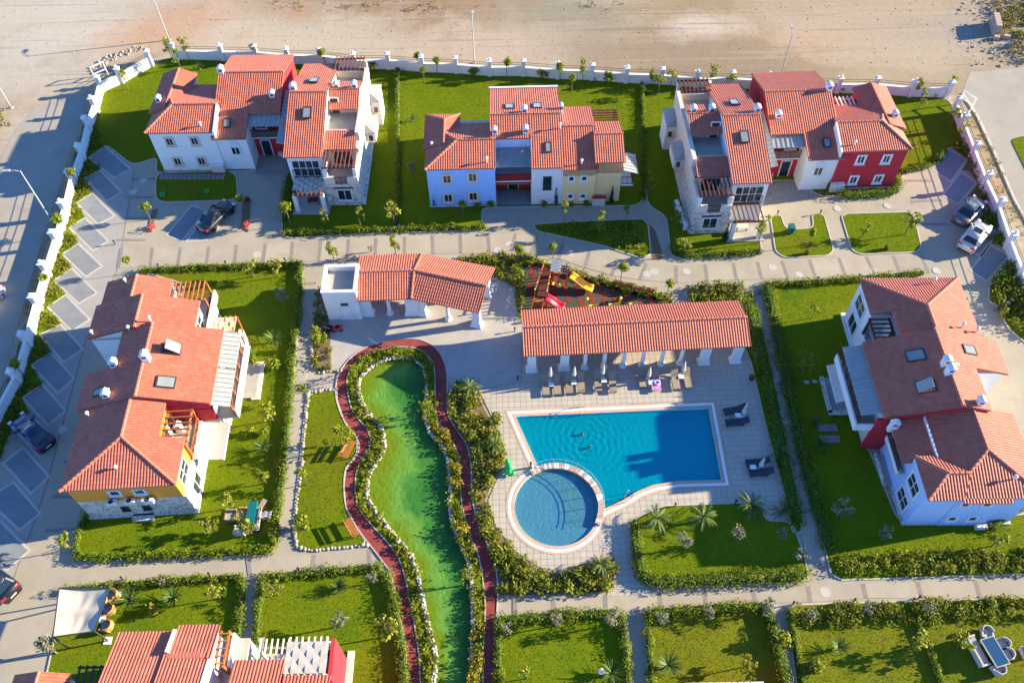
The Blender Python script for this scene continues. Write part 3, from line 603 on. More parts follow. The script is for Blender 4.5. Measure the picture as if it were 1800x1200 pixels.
# ------------------------------------------------------------------ the four-unit house seen from its entrance side (top left and, mirrored, top right)
def duplex(name, label, origin, rot, mir, left_mat, gable_mat, entry_mats, n_terr_red, wood, win_frame='white', low_cloth=True):
    """local x to the right along the front, y away from the camera; mir=-1 mirrors x"""
    h = thing(name, label, 'house', (*origin, 0), rot)
    k = mir
    def X(a, b): return (a, b) if k > 0 else (-b, -a)
    def gb(x0, x1, *a, **kw):
        x0, x1 = X(x0, x1)
        if k < 0:
            kw['h0'], kw['h1'] = kw.get('h1', 0), kw.get('h0', 0)
        return gable(h, x0, x1, *a, **kw)
    def wl(x0, x1, *a, **kw): x0, x1 = X(x0, x1); return wall(h, x0, x1, *a, **kw)
    # unit 1: L-shaped wing with a hip over the outer corner
    x0, x1 = X(0, 6.75)
    wall(h, x0, x1, 0, 6.8, 0, 5.2, left_mat); wall(h, x0, x1, 6.8, 8.2, 0, 4.6, left_mat); plinth(h, x0, x1, 0, 8.0, h=.25, e=.05)
    gb(-.25, 6.9, -.2, 8.6, 5.38, 6.42, 3.1, zb=4.72, h0=2.5)
    xa, xb = X(-.35, 2.9)
    wall(h, xa, xb, 3.0, 9.6, 0, 5.2, left_mat)
    if k > 0: gable(h, 3.0, 9.85, -3.1, .6, 5.35, 6.0, -1.3, axis='y')
    else: gable(h, 3.0, 9.85, -.6, 3.1, 5.35, 6.0, 1.3, axis='y')
    T = front(0)
    for ax, az in ((1.9, 3.7), (4.55, 3.75), (1.85, .95), (4.45, .95)): window(h, T, k * ax, az, .62, .85, win_frame, fw=.2)
    wl(5.35, 6.72, -.45, -.05, 0, 1.05, 'palecream', name='meter_cabinet'); wl(5.3, 6.78, -.5, 0, 1.05, 1.12, 'white', name='cabinet_top'); wl(5.3, 6.78, -.52, -.01, 0, .1, 'red', name='cabinet_base')
    # unit 2: tall gabled block reaching forward
    x0, x1 = X(6.75, 9.95)
    wall(h, x0, x1, .1, 6, 0, 4.6, gable_mat); arch_window(h, front(.1), k * 8.5, 2.2, .8, .95)
    x0, x1 = X(6.6, 13.4)
    gwall(h, x0, x1, 3.2, 12.4, 5.5, 6.95, 7.55, entry_mats[2], zb=5.45)
    sl_ = (7.08 - 4.62) / (7.55 + .4)
    if k > 0: gable(h, 6.5, 13.5, -.4, 12.8, 4.62, 7.08, 7.55, zb=5.5, front_cut=(10.15, 2.6))
    else:
        zc = 4.62 + sl_ * 3.0
        roof(h, [[(-10.15, -.4, 4.62), (-6.5, -.4, 4.62), (-6.5, 7.55, 7.08), (-10.15, 7.55, 7.08)], [(-13.5, 2.6, zc), (-10.15, 2.6, zc), (-10.15, 7.55, 7.08), (-13.5, 7.55, 7.08)],
                 [(-6.5, 12.8, 5.5), (-13.5, 12.8, 5.5), (-13.5, 7.55, 7.08), (-6.5, 7.55, 7.08)]], [((-13.5, 7.55, 7.08), (-6.5, 7.55, 7.08))])
    v0, v1 = X(6.88, 7.05); part('parapet', MB().extr([(v0, -.3, 4.6), (v0, 3.1, 5.6), (v0, 3.1, 6.6), (v0, -.3, 5.55)], (v1 - v0, 0, 0)), 'white', h)
    # entrance recess between the blocks
    x0, x1 = X(9.95, 13.3)
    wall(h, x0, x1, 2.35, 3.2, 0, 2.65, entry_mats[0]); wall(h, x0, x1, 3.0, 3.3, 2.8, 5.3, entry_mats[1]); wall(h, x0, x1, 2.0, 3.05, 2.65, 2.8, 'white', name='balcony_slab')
    door(h, front(2.35), k * 11.1, .05, .95, 2.1, 'white', glass=True); window(h, front(3.0), k * 10.9, 3.3, 1.0, 1.1, 'white')
    wl(12.2, 12.7, 2.1, 2.35, .0, .55, 'palecream', name='bench_box')
    railing(h, (k * 10.0, 2.08), (k * 13.2, 2.08), 2.8, .95, 6, entry_mats[3])
    a0, a1 = X(10.0, 13.45)
    metal_roof(h, (a0, 1.3, 4.95), (a1, 1.3, 4.95), (a1, 3.0, 5.4), (a0, 3.0, 5.4), 7)
    a0, a1 = X(13.52, 14.75)
    metal_roof(h, (a1, -1.2, 4.45) if k > 0 else (a0, -1.2, 4.45), (a1, 6.4, 5.2) if k > 0 else (a0, 6.4, 5.2), (a0, 6.4, 5.6) if k > 0 else (a1, 6.4, 5.6), (a0, -1.2, 4.85) if k > 0 else (a1, -1.2, 4.85), 13)
    # units 3 and 4: the tower with its tiled slope, roof terraces, bays and balconies
    x0, x1 = X(15.1, 18.7)
    gwall(h, x0, x1, -4.05, 10.8, 5.4, 7.6, 3.2, 'white', zb=5.3)
    gb(14.9, 18.85, -4.35, 11.2, 5.5, 7.72, 3.2, zb=5.38)
    wl(13.4, 15.1, 2.0, 9, 0, 4.6, 'white')
    fw_ = window(h, front(-4.05), k * 16.9, 2.85, 2.7, 2.0, 'white', nx=4, nz=2, fw=.12, sill=False)
    r_ = railing(h, (k * 15.45, -4.3), (k * 18.35, -4.3), 2.8, .9, 3, 'darkmetal', cross=False)
    x0, x1 = X(18.7, 22.3); 
    wall(h, x0, x1, -5.5, 9.5, 0, 2.9, 'stone', name='stone_wall'); plinth(h, *X(18.9, 22.5), -5.55, 9.5)
    wall(h, x0, x1, -2.6, 9.4, 2.9, 5.0, 'palecream')
    wl(18.8, 21.9, -.3, 3.2, 5.0, 5.02, 'floor', name='terrace_floor'); wl(18.8, 21.9, 6.8, 9.2, 5.0, 5.02, 'floor', name='terrace_floor')
    wl(21.9, 22.3, -1.2, 9.6, 5.0, 6.05, 'palecream', name='parapet')
    for q in ((-.62, -.35, 5.75), (9.2, 9.5, 5.85)): wl(18.75, 21.9, q[0], q[1], 5.0, q[2], 'cream' if q[0] > 5 else 'palecream', name='parapet')
    # connecting roof over the stair between the terraces, and the two narrow tiled strips
    x0, x1 = X(18.75, 21.9)
    gwall(h, x0, x1, 3.2, 6.7, 6.3, 6.75, 4.8, 'palecream', z0=5.0); gable(h, *X(18.85, 21.95), 2.3, 6.75, 6.15, 6.85, 4.75, zb=6.3)
    door(h, front(3.2), k * 19.35, 5.05, .8, 1.9, 'white', glass=True)
    c0, c1 = X(18.75, 22.0)
    for ya, yb, za, zb_ in ((-2.85, -.55, 5.15, 5.75), ):
        roof(h, [[(c0, ya, za), (c1, ya, za), (c1, yb, zb_), (c0, yb, zb_)]])
    roof(h, [[(c1, 10.2, 5.55), (c0, 10.2, 5.55), (c0, 9.45, 5.9), (c1, 9.45, 5.9)]])
    chimney(h, k * 19.45, 5.2, 6.7, 7.5, .75, .75); chimney(h, k * 21.35, 5.2, 6.7, 7.5, .75, .75); chimney(h, k * 15.2, 3.9, 7.2, 8.35, .8, .8)
    chimney(h, k * 12.55, 4.6, 5.9, 6.9, .8, .7); chimney(h, k * 6.75, 7.6, 6.8, 7.9, .8, .8); chimney(h, k * .25, 4.6, 5.3, 6.45, .7, .7)
    pipe(h, k * 5.6, .5, 5.6)
    # upper balcony with its pergola
    a0, a1 = X(18.85, 22.3)
    wall(h, a0, a1, -5.6, -2.6, 2.9, 3.0, 'floor', name='balcony_floor')
    wall(h, *X(18.85, 19.9), -5.62, -5.35, 3.0, 3.9, 'palecream', name='parapet'); wall(h, *X(21.2, 22.3), -5.62, -5.35, 3.0, 3.9, 'palecream', name='parapet')
    wall(h, *X(22.05, 22.3), -5.35, -2.6, 3.0, 4.6, 'palecream', name='parapet'); wall(h, *X(18.7, 18.95), -5.35, -2.6, 3.0, 4.6, 'palecream', name='parapet')
    wall(h, *X(18.9, 19.25), -5.5, -5.15, 3.9, 4.95, 'white', name='pillar'); wall(h, *X(21.9, 22.25), -5.5, -5.15, 3.9, 4.95, 'white', name='pillar')
    railing(h, (k * 19.9, -5.5), (k * 21.2, -5.5), 3.0, .85, 2, wood)
    pergola(h, *X(18.8, 22.2), -5.35, -2.65, 5.0, 8, wood, over=.2)
    window(h, front(-2.6), k * 20.5, 3.05, 1.9, 1.75, 'palecream', nx=2, sill=False)
    window(h, front(-5.5), k * 20.6, .75, 1.35, 1.35, 'white', nx=2); part('lintel', tbox(MB(), front(-5.5), k * 20.6 - 1.0, k * 20.6 + 1.0, 2.35, 2.5, -.02, .1), wood, h)
    pergola(h, *X(18.4, 21.9), 9.6, 11.5, 5.85, 8, wood, over=.25)
    wall(h, *X(18.2, 18.5), 10.9, 11.4, 0, 5.9, 'palecream', name='pillar'); wall(h, *X(21.6, 21.9), 10.9, 11.4, 0, 5.9, 'palecream', name='pillar')
    # two bays with hipped sheet roofs on the outer side
    for yb in (1.6, 6.9):
        b0, b1 = X(22.3, 23.35)
        w_ = wall(h, b0, b1, yb + .25, yb + 2.75, .0 if yb > 5 else 2.2, 3.55, 'white', name='bay')
        xo, xi = k * 23.4, k * 22.3
        pl = [(xo, yb, 3.5), (xo, yb + 3.0, 3.5), (xi, yb + 2.2, 4.1), (xi, yb + .8, 4.1)]
        if k < 0: pl = [pl[1], pl[0], pl[3], pl[2]]
        metal_roof(h, *pl, 6)
        metal_roof(h, (xi, yb, 3.5), (xo, yb, 3.5), (xi + k * .02, yb + .78, 4.09), (xi, yb + .8, 4.1), 3)
        window(h, front(yb + .25), k * 22.85, 1.9 if yb > 5 else 2.35, .42, .75, 'palecream', nx=1, fw=.08)
    # ground-floor pergola on two pillars before the tower
    g0, g1 = X(15.45, 18.65)
    part('terrace_slab', MB().box(*X(15.1, 18.9), -7.0, -4.05, 0, .16), 'floor', h)
    for px in (15.65, 18.5): wall(h, *X(px - .2, px + .2), -6.75, -6.35, .16, 2.5, 'white', name='pillar')
    pergola(h, g0, g1, -6.65, -4.2, 2.6, 7, wood, over=.3)
    if low_cloth: woven(h, g0 + .05, g1 - .05, -6.2, -4.15, 2.62, 6, 5, 'canvas')
    t_ = part('table', MB().box(*X(16.6, 17.7), -5.9, -5.2, .82, .88), 'palecream' if not low_cloth else 'darkwood', h)
    for dx in (16.65, 17.65): part('table_leg', MB().box(*X(dx - .04, dx + .04), -5.6, -5.5, .16, .82), 'darkmetal', t_)
    skylight(h, (k * 17.0, 6.0, 7.08), 90, slope=.29); skylight(h, (k * 17.0, .6, 7.1), -90); skylight(h, (k * 8.05, 1.35, 5.28), -90, .55, .9)
    return h
hA = duplex('terraced_house', 'red roofed house, top left, with white left wing and cream tower with pergolas', g2(290, 300.75), R_(-0.5), 1,
            'white', 'white', ('red', 'darkred', 'red', 'darkwood'), False, 'wood', win_frame='cream')
hC = duplex('terraced_house', 'red roofed house, top right, with crimson right wing and cream tower left', (34.3 + 6.31, 65.75 + .55), R_(1.5), -1,
            'red', 'white', ('red', 'darkred', 'red', 'orangewood'), True, 'wood', low_cloth=False)
pergola(hC, -5.4, -3.2, 6.6, 8.6, 5.0, 5, 'white', over=.2)


# ------------------------------------------------------------------ middle house of the top row
def house_mid():
    h = thing('terraced_house', 'middle house of the back row with sky blue left wing and yellow right wing', 'house', (*g2(757, 365.7), 0), R_(0.5))
    wall(h, 0, 6.9, .1, 6.6, 0, 5.1, 'blue'); wall(h, 0, 6.9, 6.6, 8.1, 0, 4.5, 'blue'); plinth(h, 0, 6.9, .1, 8, h=.2, e=.06)
    gable(h, -.1, 7.0, -.15, 7.0, 5.4, 6.4, 3.05, zb=5.2, h0=3.2)
    gable(h, 3.0, 8.3, -3.3, .35, 5.4, 6.05, -1.75, axis='y', h1=1.6); wall(h, -.1, 3.1, 3, 8.1, 0, 5.25, 'blue')
    metal_roof(h, (6.6, 8.4, 4.5), (3.3, 8.4, 4.5), (3.3, 6.6, 4.95), (6.6, 6.6, 4.95), 7)
    for ax, az in ((2.0, 3.5), (4.6, 3.65), (1.95, .85), (4.55, 1.0)): window(h, front(.1), ax, az, .72, .95, 'palecream', fw=.2)
    # white centre
    wall(h, 10.6, 13.8, .1, 6, 0, 5.35, 'white'); window(h, front(.1), 12.2, 2.3, .75, 1.6, 'darkmetal', nx=1, fw=.06)
    gwall(h, 6.6, 13.7, 3.3, 12.2, 6.2, 7.2, 5.75, 'paleblue', zb=5.25)
    roof(h, [[(6.5, 3.05, 6.42), (10.6, 3.05, 6.42), (10.6, 5.75, 7.3), (6.5, 5.75, 7.3)], [(10.6, -.3, 5.4), (13.85, -.3, 5.4), (13.85, 5.75, 7.3), (10.6, 5.75, 7.3)],
             [(13.85, 12.5, 5.3), (6.5, 12.5, 5.3), (6.5, 5.75, 7.3), (13.85, 5.75, 7.3)]], [((6.5, 5.75, 7.3), (13.85, 5.75, 7.3))])
    wall(h, 6.4, 13.9, 12.5, 12.75, 4.8, 5.5, 'white', name='parapet')
    # entrance recess
    wall(h, 6.9, 10.6, 2.6, 3.2, 0, 2.7, 'red'); wall(h, 6.9, 10.6, 3.2, 3.5, 2.8, 6.2, 'paleblue'); wall(h, 6.9, 10.6, .75, 3.2, 2.7, 2.85, 'white', name='balcony_slab')
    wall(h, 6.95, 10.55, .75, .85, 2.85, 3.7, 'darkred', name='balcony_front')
    roof(h, [[(6.95, 1.0, 2.2), (10.55, 1.0, 2.2), (10.55, 2.5, 2.65), (6.95, 2.5, 2.65)]])
    window(h, front(3.2), 8.75, 3.3, 2.4, 1.4, 'white', nx=3, fw=.1, sill=False); door(h, front(2.6), 8.75, .05, 1.0, 2.1, 'white', glass=True)
    window(h, front(2.6), 7.6, 1.2, .5, .6, 'darkmetal', nx=1, fw=.05, sill=False)
    metal_roof(h, (6.95, .9, 4.65), (10.55, .9, 4.65), (10.55, 3.2, 5.2), (6.95, 3.2, 5.2), 8)
    # yellow wing in two steps
    wall(h, 13.8, 17.1, .0, 9, 0, 5.0, 'yellow'); wall(h, 17.1, 19.8, .3, 6, 0, 5.55, 'yellow')
    gable(h, 13.7, 17.3, -.3, 9.4, 5.05, 6.55, 4.6, zb=5.1)
    gable(h, 17.0, 20.0, .0, 6.1, 5.65, 6.6, 3.2, zb=5.75); gwall(h, 17.0, 19.8, .3, 5.9, 5.6, 6.5, 3.2, 'yellow', z0=4); gwall(h, 13.8, 17.1, 0, 9.1, 5.0, 6.45, 4.6, 'yellow', z0=4)
    for ax in (14.65, 15.95):
        for az in (3.45, 1.0): arch = window(h, front(0), ax, az, .42, .5, 'white', nx=1, fw=.16); 
    wall(h, 16.95, 18.3, -.35, .02, 0, 1.1, 'palecream', name='meter_cabinet'); wall(h, 16.9, 18.35, -.4, .02, 1.1, 1.17, 'red', name='cabinet_top')
    metal_roof(h, (21.4, -.2, 4.3), (21.4, 2.6, 4.3), (19.9, 2.6, 4.75), (19.9, -.2, 4.75), 6)
    wall(h, 19.8, 21.0, -.1, 2.4, 2.6, 2.78, 'white', name='balcony_slab'); railing(h, (20.95, -.05), (20.95, 2.35), 2.78, .95, 4, 'darkwood', cross=False); railing(h, (19.85, -.05), (20.95, -.05), 2.78, .95, 2, 'darkwood', cross=False)
    pergola(h, 17.4, 19.8, 6.6, 8.6, 5.3, 5, 'wood', run='x', over=.15, posts=((19.7, 6.7), (19.7, 8.5)))
    wall(h, 17.2, 19.9, 6, 8.8, 0, 2.9, 'yellow')
    skylight(h, (8.55, 7.6, 6.8), 90); skylight(h, (11.45, 7.6, 6.8), 90); skylight(h, (12.35, 1.9, 6.15), -90, .5, 1.0)
    chimney(h, 10.05, 6.2, 7.1, 7.95, .7, .7); chimney(h, 6.95, 3.7, 6.5, 7.4, .65, .65); chimney(h, 10.1, 3.7, 6.5, 7.45, .7, .7); chimney(h, 13.9, 6.9, 6.5, 7.6, .4, .6)
    for q in ((6.1, .5, 5.75), (15.6, .3, 5.3), (13.6, 4.0, 6.9), (.5, 3.2, 5.5)): pipe(h, *q)
house_mid()

# ------------------------------------------------------------------ house on the left, its long side running away from the camera
def house_left():
    h = thing('terraced_house', 'long red roofed house on the left with an orange and stone end wall', 'house', (*g2(159.5, 912.5), 0), R_(2.5))
    # orange south unit
    wall(h, 0.1, 8.6, .1, 3.6, 0, 2.9, 'stone', name='stone_wall'); wall(h, .1, 6.75, 3.6, 7.3, 0, 2.9, 'stone', name='stone_wall'); plinth(h, .1, 8.6, .1, 7, h=.3, e=.15)
    wall(h, .1, 8.4, .1, 3.6, 2.9, 5.25, 'orange'); wall(h, .1, 6.6, 3.6, 7.3, 2.9, 5.25, 'orange')
    gable(h, -.2, 7.4, -8.65, .1, 5.4, 6.72, -4.25, axis='y', h0=3.7, front_cut=(3.85, -6.8))
    for ax in (3.5, 5.4): window(h, front(.1), ax, 3.9, .7, .6, 'white', nx=1)
    for ax, az in ((3.3, 1.2), (5.0, 1.2)): window(h, front(.1), ax, az, .5, .5, 'darkmetal', nx=1, fw=.05)
    for ax in (3.0, 4.4, 5.8):
        u = part('air_unit', MB().box(ax - .42, ax + .42, -.42, -.1, 2.95, 3.5), 'white', h); part('grille', MB().lathe([(.2, 0), (.2, .02)], 10).xf(0, 0, 0), 'darkmetal', u, loc=(ax, -.30, 3.5))
    window(h, east(8.4), 1.7, 3.15, 1.7, 1.5, 'white', nx=2, nz=2); window(h, east(8.6), 2.0, .6, 1.5, 1.5, 'white', nx=2); part('stone_step', MB().box(3.5, 5.2, -.5, .1, 0, .3), 'stone', h)
    wall(h, 6.75, 8.75, 3.6, 7.3, 2.7, 2.9, 'floor', name='balcony_floor'); wall(h, 6.8, 8.6, 3.7, 7.2, 0, 2.7, 'palecream')
    door(h, east(6.6), 6.2, 2.95, .9, 2.0, 'white', glass=True); window(h, east(6.6), 4.75, 3.2, 1.2, 1.6, 'white', nx=2, sill=False)
    pergola(h, 6.7, 8.6, 3.5, 6.9, 5.0, 6, 'orangewood', run='x', over=.2, posts=((8.55, 3.6), (8.55, 6.8)), zp=2.9)
    railing(h, (8.65, 3.7), (8.65, 7.2), 2.9, .95, 3, 'orangewood')
    m = MB(); k = 5
    for i in range(k): a, b = i / k, (i + 1) / k; f = lambda t: (8.75 + 2.2 * t, 2.95 - .35 * t - .1 * math.sin(math.pi * t)); m.extr([(f(a)[0], 3.4, f(a)[1]), (f(b)[0], 3.4, f(b)[1]), (f(b)[0], 6.9, f(b)[1]), (f(a)[0], 6.9, f(a)[1])], (0, 0, -.03))
    a = part('awning', m, 'awning', h); part('roller', MB().beam((8.72, 3.35, 3.0), (8.72, 6.95, 3.0), .2, .2), 'white', a); part('front_bar', MB().beam((10.97, 3.35, 2.55), (10.97, 6.95, 2.55), .1, .1), 'white', a)
    for yy in (3.6, 6.7): part('arm', MB().beam((8.7, yy, 2.55), (10.9, yy, 2.5), .05, .05), 'steel', a)
    chimney(h, 7.1, 6.2, 2.95, 4.0, .7, .6); part('dish', MB().lathe([(.05, 0), (.32, .06), (.42, .16)], 10, (8.2, 7.8, 4.3)), 'white', h)
    # red central unit
    wall(h, -.4, 10.0, 7.3, 10.5, 0, 5.2, 'white'); wall(h, 1.9, 10.0, 10.5, 14.4, 0, 5.3, 'white')
    gwall(h, 7.25, 10.5, -10.0, .4, 5.35, 6.9, -4.7, 'white', axis='y', z0=5.0); gwall(h, 10.5, 14.4, -10.0, -2.1, 5.35, 6.9, -4.7, 'white', zb=6.05, axis='y', z0=5.0)
    gwall(h, 7.08, 7.3, -10.05, .45, 5.33, 6.88, -4.7, 'red', axis='y', z0=2.9, name='gable_wall')
    wall(h, 8.7, 10.05, 7.02, 7.3, 2.9, 4.6, 'red')
    zc = 5.4 + .302 * 2.5
    roof(h, [[(10.2, 7.0, 5.36), (10.2, 14.5, 5.36), (4.7, 14.5, 7.0), (4.7, 7.0, 7.0)], [(-.6, 10.6, 5.4), (-.6, 7.0, 5.4), (4.7, 7.0, 7.0), (4.7, 10.6, 7.0)],
             [(1.95, 14.5, 5.4 + 2.55 * .302), (1.95, 10.6, 5.4 + 2.55 * .302), (4.7, 10.6, 7.0), (4.7, 14.5, 7.0)]], [((4.7, 7.0, 7.0), (4.7, 14.5, 7.0))])
    metal_roof(h, (11.5, 7.1, 4.65), (11.5, 10.75, 4.65), (10.0, 10.75, 5.1), (10.0, 7.1, 5.1), 8); metal_roof(h, (11.5, 10.9, 4.65), (11.5, 14.6, 4.65), (10.0, 14.6, 5.1), (10.0, 10.9, 5.1), 8)
    wall(h, 10.0, 11.8, 7.2, 14.6, 2.7, 2.9, 'floor', name='balcony_floor'); wall(h, 11.65, 11.8, 7.2, 14.4, 2.9, 3.85, 'white', name='parapet'); wall(h, 9.9, 10.25, 7.4, 14.4, 0, 2.7, 'palecream'); window(h, east(10.25), 12.6, .25, 2.4, 2.0, 'white', nx=3, sill=False)
    for yy in (7.3, 8.8, 10.2, 11.5, 13.0, 14.4): part('post', MB().beam((11.5, yy, 2.9), (11.5, yy, 4.6), .12, .12).beam((11.5, yy, 3.7), (11.5, yy + .8, 4.55), .08, .08), 'orangewood', h)
    door(h, east(10.0), 9.0, 2.95, .9, 2.0, 'white', glass=True); door(h, east(10.0), 12.4, 2.95, .9, 2.0, 'white', glass=True)
    part('terrace_slab', MB().box(11.7, 12.45, 10.6, 14.7, 0, .22), 'palecream', h); part('terrace_floor', MB().box(10.25, 12.1, 10.8, 14.5, 0, .24), 'floor', h)
    chimney(h, 4.95, 10.6, 6.95, 8.05, .8, .8); chimney(h, 2.0, 10.75, 6.0, 7.0, .75, .75); chimney(h, 2.05, 7.75, 6.0, 7.0, .75, .75)
    skylight(h, (6.6, 11.9, 6.5), 0, .95, 1.3, .30, True); skylight(h, (6.7, 8.6, 6.45), 0, .95, 1.3); skylight(h, (1.2, 8.3, 6.0), 180, .6, .8)
    # white units at the far end, stepped
    wall(h, -1.2, 7.4, 14.4, 17.7, 0, 5.3, 'white'); gwall(h, 14.4, 17.7, -7.4, 1.2, 5.3, 6.65, -3.1, 'white', axis='y', z0=5)
    gable(h, 14.2, 17.9, -7.65, 1.4, 5.4, 6.76, -3.1, axis='y')
    wall(h, -.8, 4.6, 17.7, 20.4, 0, 5.3, 'white'); gwall(h, 17.7, 20.4, -4.6, .8, 5.3, 6.2, -1.9, 'white', axis='y', z0=5)
    gable(h, 17.6, 20.6, -4.8, 1.0, 5.4, 6.28, -1.9, axis='y')
    window(h, east(7.4), 16.2, 3.0, 1.5, 1.7, 'white', nx=2, nz=2, sill=False)
    wall(h, 4.6, 7.8, 18.0, 20.5, 2.7, 2.9, 'floor', name='balcony_floor'); wall(h, 4.7, 7.6, 18.1, 20.4, 0, 2.7, 'white'); wall(h, 7.4, 8.1, 14.6, 20.5, 2.7, 2.9, 'floor', name='balcony_floor')
    wall(h, 7.95, 8.12, 15.0, 20.5, 2.9, 3.8, 'white', name='parapet'); railing(h, (4.8, 20.4), (7.9, 20.4), 2.9, .9, 3, 'orangewood')
    pergola(h, 4.8, 7.8, 18.5, 20.3, 4.95, 7, 'orangewood', over=.2, posts=((7.75, 20.2), (7.75, 18.6), (4.9, 20.2)), zp=2.9)
    pergola(h, 7.6, 10.3, 16.2, 17.9, 2.75, 6, 'orangewood', over=.15, posts=((10.2, 16.3), (10.2, 17.8))); woven(h, 7.7, 10.25, 16.25, 17.85, 2.75, 5, 3)
    wall(h, 10.3, 10.7, 15.2, 17.0, 0, 2.2, 'white', name='garden_wall'); wall(h, 8.1, 10.4, 14.7, 16.1, 0, .16, 'floor', name='terrace_slab')
    for q in ((1.0, 19.9, 6.0), (-.9, 14.6, 5.55), (2.6, 14.2, 6.4), (4.35, 14.9, 6.7), (4.1, 1.2, 5.75), (.7, 6.3, 5.6)): pipe(h, *q)
house_left()

# ------------------------------------------------------------------ house on the right
def house_right():
    h = thing('terraced_house', 'long red roofed house on the right with a light blue end wall', 'house', (*g2(1586.4, 923.9), 0), R_(-1.0))
    wall(h, .0, 8.4, .25, 3.3, 0, 5.1, 'skyblue'); wall(h, 1.72, 8.4, 3.3, 6.9, 0, 5.1, 'skyblue'); wall(h, .0, 1.72, 3.3, 6.9, 0, 4.3, 'skyblue'); wall(h, 2.65, 6.3, .0, .25, 0, 5.0, 'skyblue'); plinth(h, .0, 8.4, .15, 6.8, h=.25, e=.12)
    wall(h, .02, 2.6, .02, 3.1, .25, 5.05, 'skyblue')
    roof(h, [[(-.0, -.3, 5.2), (2.65, -.3, 5.2), (3.45, 1.6, 5.9), (1.75, 1.6, 5.9)], [(.0, 3.4, 5.2), (.0, -.3, 5.2), (1.75, 1.6, 5.9)], [(4.6, 3.4, 5.2), (.0, 3.4, 5.2), (1.75, 1.6, 5.9), (3.45, 1.6, 5.9)]],
         [((.0, -.3, 5.2), (1.75, 1.6, 5.9)), ((.0, 3.4, 5.2), (1.75, 1.6, 5.9)), ((1.75, 1.6, 5.9), (3.45, 1.6, 5.9))])
    # main hip: plane by plane
    a = (5.1, 3.35, 6.32)
    roof(h, [[(1.6, -.15, 5.2), (8.8, -.15, 5.2), a], [(2.65, -.5, 5.09), (6.25, -.5, 5.09), (6.25, -.15, 5.2), (2.65, -.15, 5.2)], [(8.8, -.15, 5.2), (8.8, 7.2, 5.2), (5.1, 7.2, 6.32), a], [(1.7, 7.2, 5.3), (1.7, .0, 5.25), a, (5.1, 7.2, 6.32)]],
         [((8.8, -.15, 5.2), a), ((3.0, 1.3, 5.65), a), (a, (5.1, 7.2, 6.32))])
    roof(h, [[(-.75, 6.9, 4.45), (-.75, 3.2, 4.45), (1.68, 3.2, 5.1), (1.68, 6.9, 5.1)]]); wall(h, 1.62, 1.74, 3.2, 6.9, 5.0, 5.42, 'white', name='parapet')
    for ax, az in ((3.35, 3.75), (5.0, 3.75), (3.35, 1.15), (4.95, 1.15)): window(h, front(0), ax, az, .55, .6, 'white', nx=1)
    window(h, west(.0), -1.7, 3.1, 1.6, 1.35, 'white', nx=2, nz=2); window(h, west(.0), -1.7, .75, 1.6, 1.35, 'white', nx=2, nz=2)
    part('air_unit', MB().box(5.6, 6.4, -.4, -.05, 0, .6), 'white', h)
    wall(h, -.75, 0, 3.2, 6.4, 2.7, 2.9, 'floor', name='balcony_floor'); wall(h, -.75, -.6, 3.1, 6.4, 2.9, 3.3, 'white', name='parapet'); railing(h, (-.68, 3.2), (-.68, 6.3), 3.3, .6, 3, 'darkwood')
    wall(h, -.6, 0, 3.5, 6.3, 0, .3, 'floor', name='terrace_slab'); wall(h, -.75, -.6, 3.4, 6.4, 0, .45, 'stone', name='stone_wall')
    # red unit
    wall(h, -1.2, 6.4, 7.2, 11.2, 0, 5.1, 'white'); wall(h, -1.2, 9.5, 11.2, 14.3, 0, 5.1, 'white')
    gwall(h, 7.2, 14.3, -6.5, 1.2, 6.1, 6.9, -4.0, 'white', zb=5.15, axis='y', z0=5)
    gwall(h, 6.95, 7.22, -6.5, 1.25, 6.1, 6.88, -4.0, 'red', zb=5.12, axis='y', z0=0, name='gable_wall'); wall(h, -1.75, -1.0, 6.98, 7.2, 0, 4.7, 'red')
    zc = 7.0 - .303 * 2.6
    roof(h, [[(6.6, 6.85, zc), (6.6, 10.9, zc), (4.0, 10.9, 7.0), (4.0, 6.85, 7.0)], [(9.75, 10.9, 5.26), (9.75, 14.5, 5.26), (4.0, 14.5, 7.0), (4.0, 10.9, 7.0)],
             [(-1.45, 14.3, 5.2), (-1.45, 6.85, 5.2), (4.0, 6.85, 7.0), (4.0, 14.3, 7.0)]], [((4.0, 6.85, 7.0), (4.0, 14.5, 7.0))])
    metal_roof(h, (-2.95, 10.85, 4.6), (-2.95, 7.5, 4.6), (-1.35, 7.5, 5.0), (-1.35, 10.85, 5.0), 8); metal_roof(h, (-2.95, 14.2, 4.6), (-2.95, 10.95, 4.6), (-1.35, 10.95, 5.0), (-1.35, 14.2, 5.0), 8)
    wall(h, -3.1, -1.2, 7.3, 14.2, 2.7, 2.88, 'floor', name='balcony_floor'); wall(h, -3.2, -3.05, 7.2, 14.2, 2.88, 3.75, 'white', name='parapet'); wall(h, -3.2, -1.3, 7.1, 7.25, 2.88, 3.75, 'white', name='parapet'); wall(h, -1.5, -1.2, 7.4, 14.1, 0, 2.7, 'palecream'); window(h, west(-1.5), -12.3, .25, 2.4, 2.0, 'white', nx=3, sill=False)
    for yy in (7.5, 8.9, 10.3, 11.7, 13.0, 14.1): part('post', MB().beam((-2.95, yy, 2.9), (-2.95, yy, 4.55), .12, .12).beam((-2.95, yy, 3.7), (-2.95, yy + .7, 4.5), .08, .08), 'darkwood', h)
    door(h, west(-1.2), -9.0, 2.9, .9, 2.0, 'white', glass=True); door(h, west(-1.2), -12.5, 2.9, .9, 2.0, 'white', glass=True)
    part('terrace_slab', MB().box(-3.7, -3.35, 10.4, 14.2, 0, .3).box(-3.7, -1.5, 10.3, 10.65, 0, .3), 'stone', h); part('terrace_floor', MB().box(-3.35, -1.5, 10.6, 14.1, 0, .2), 'floor', h)
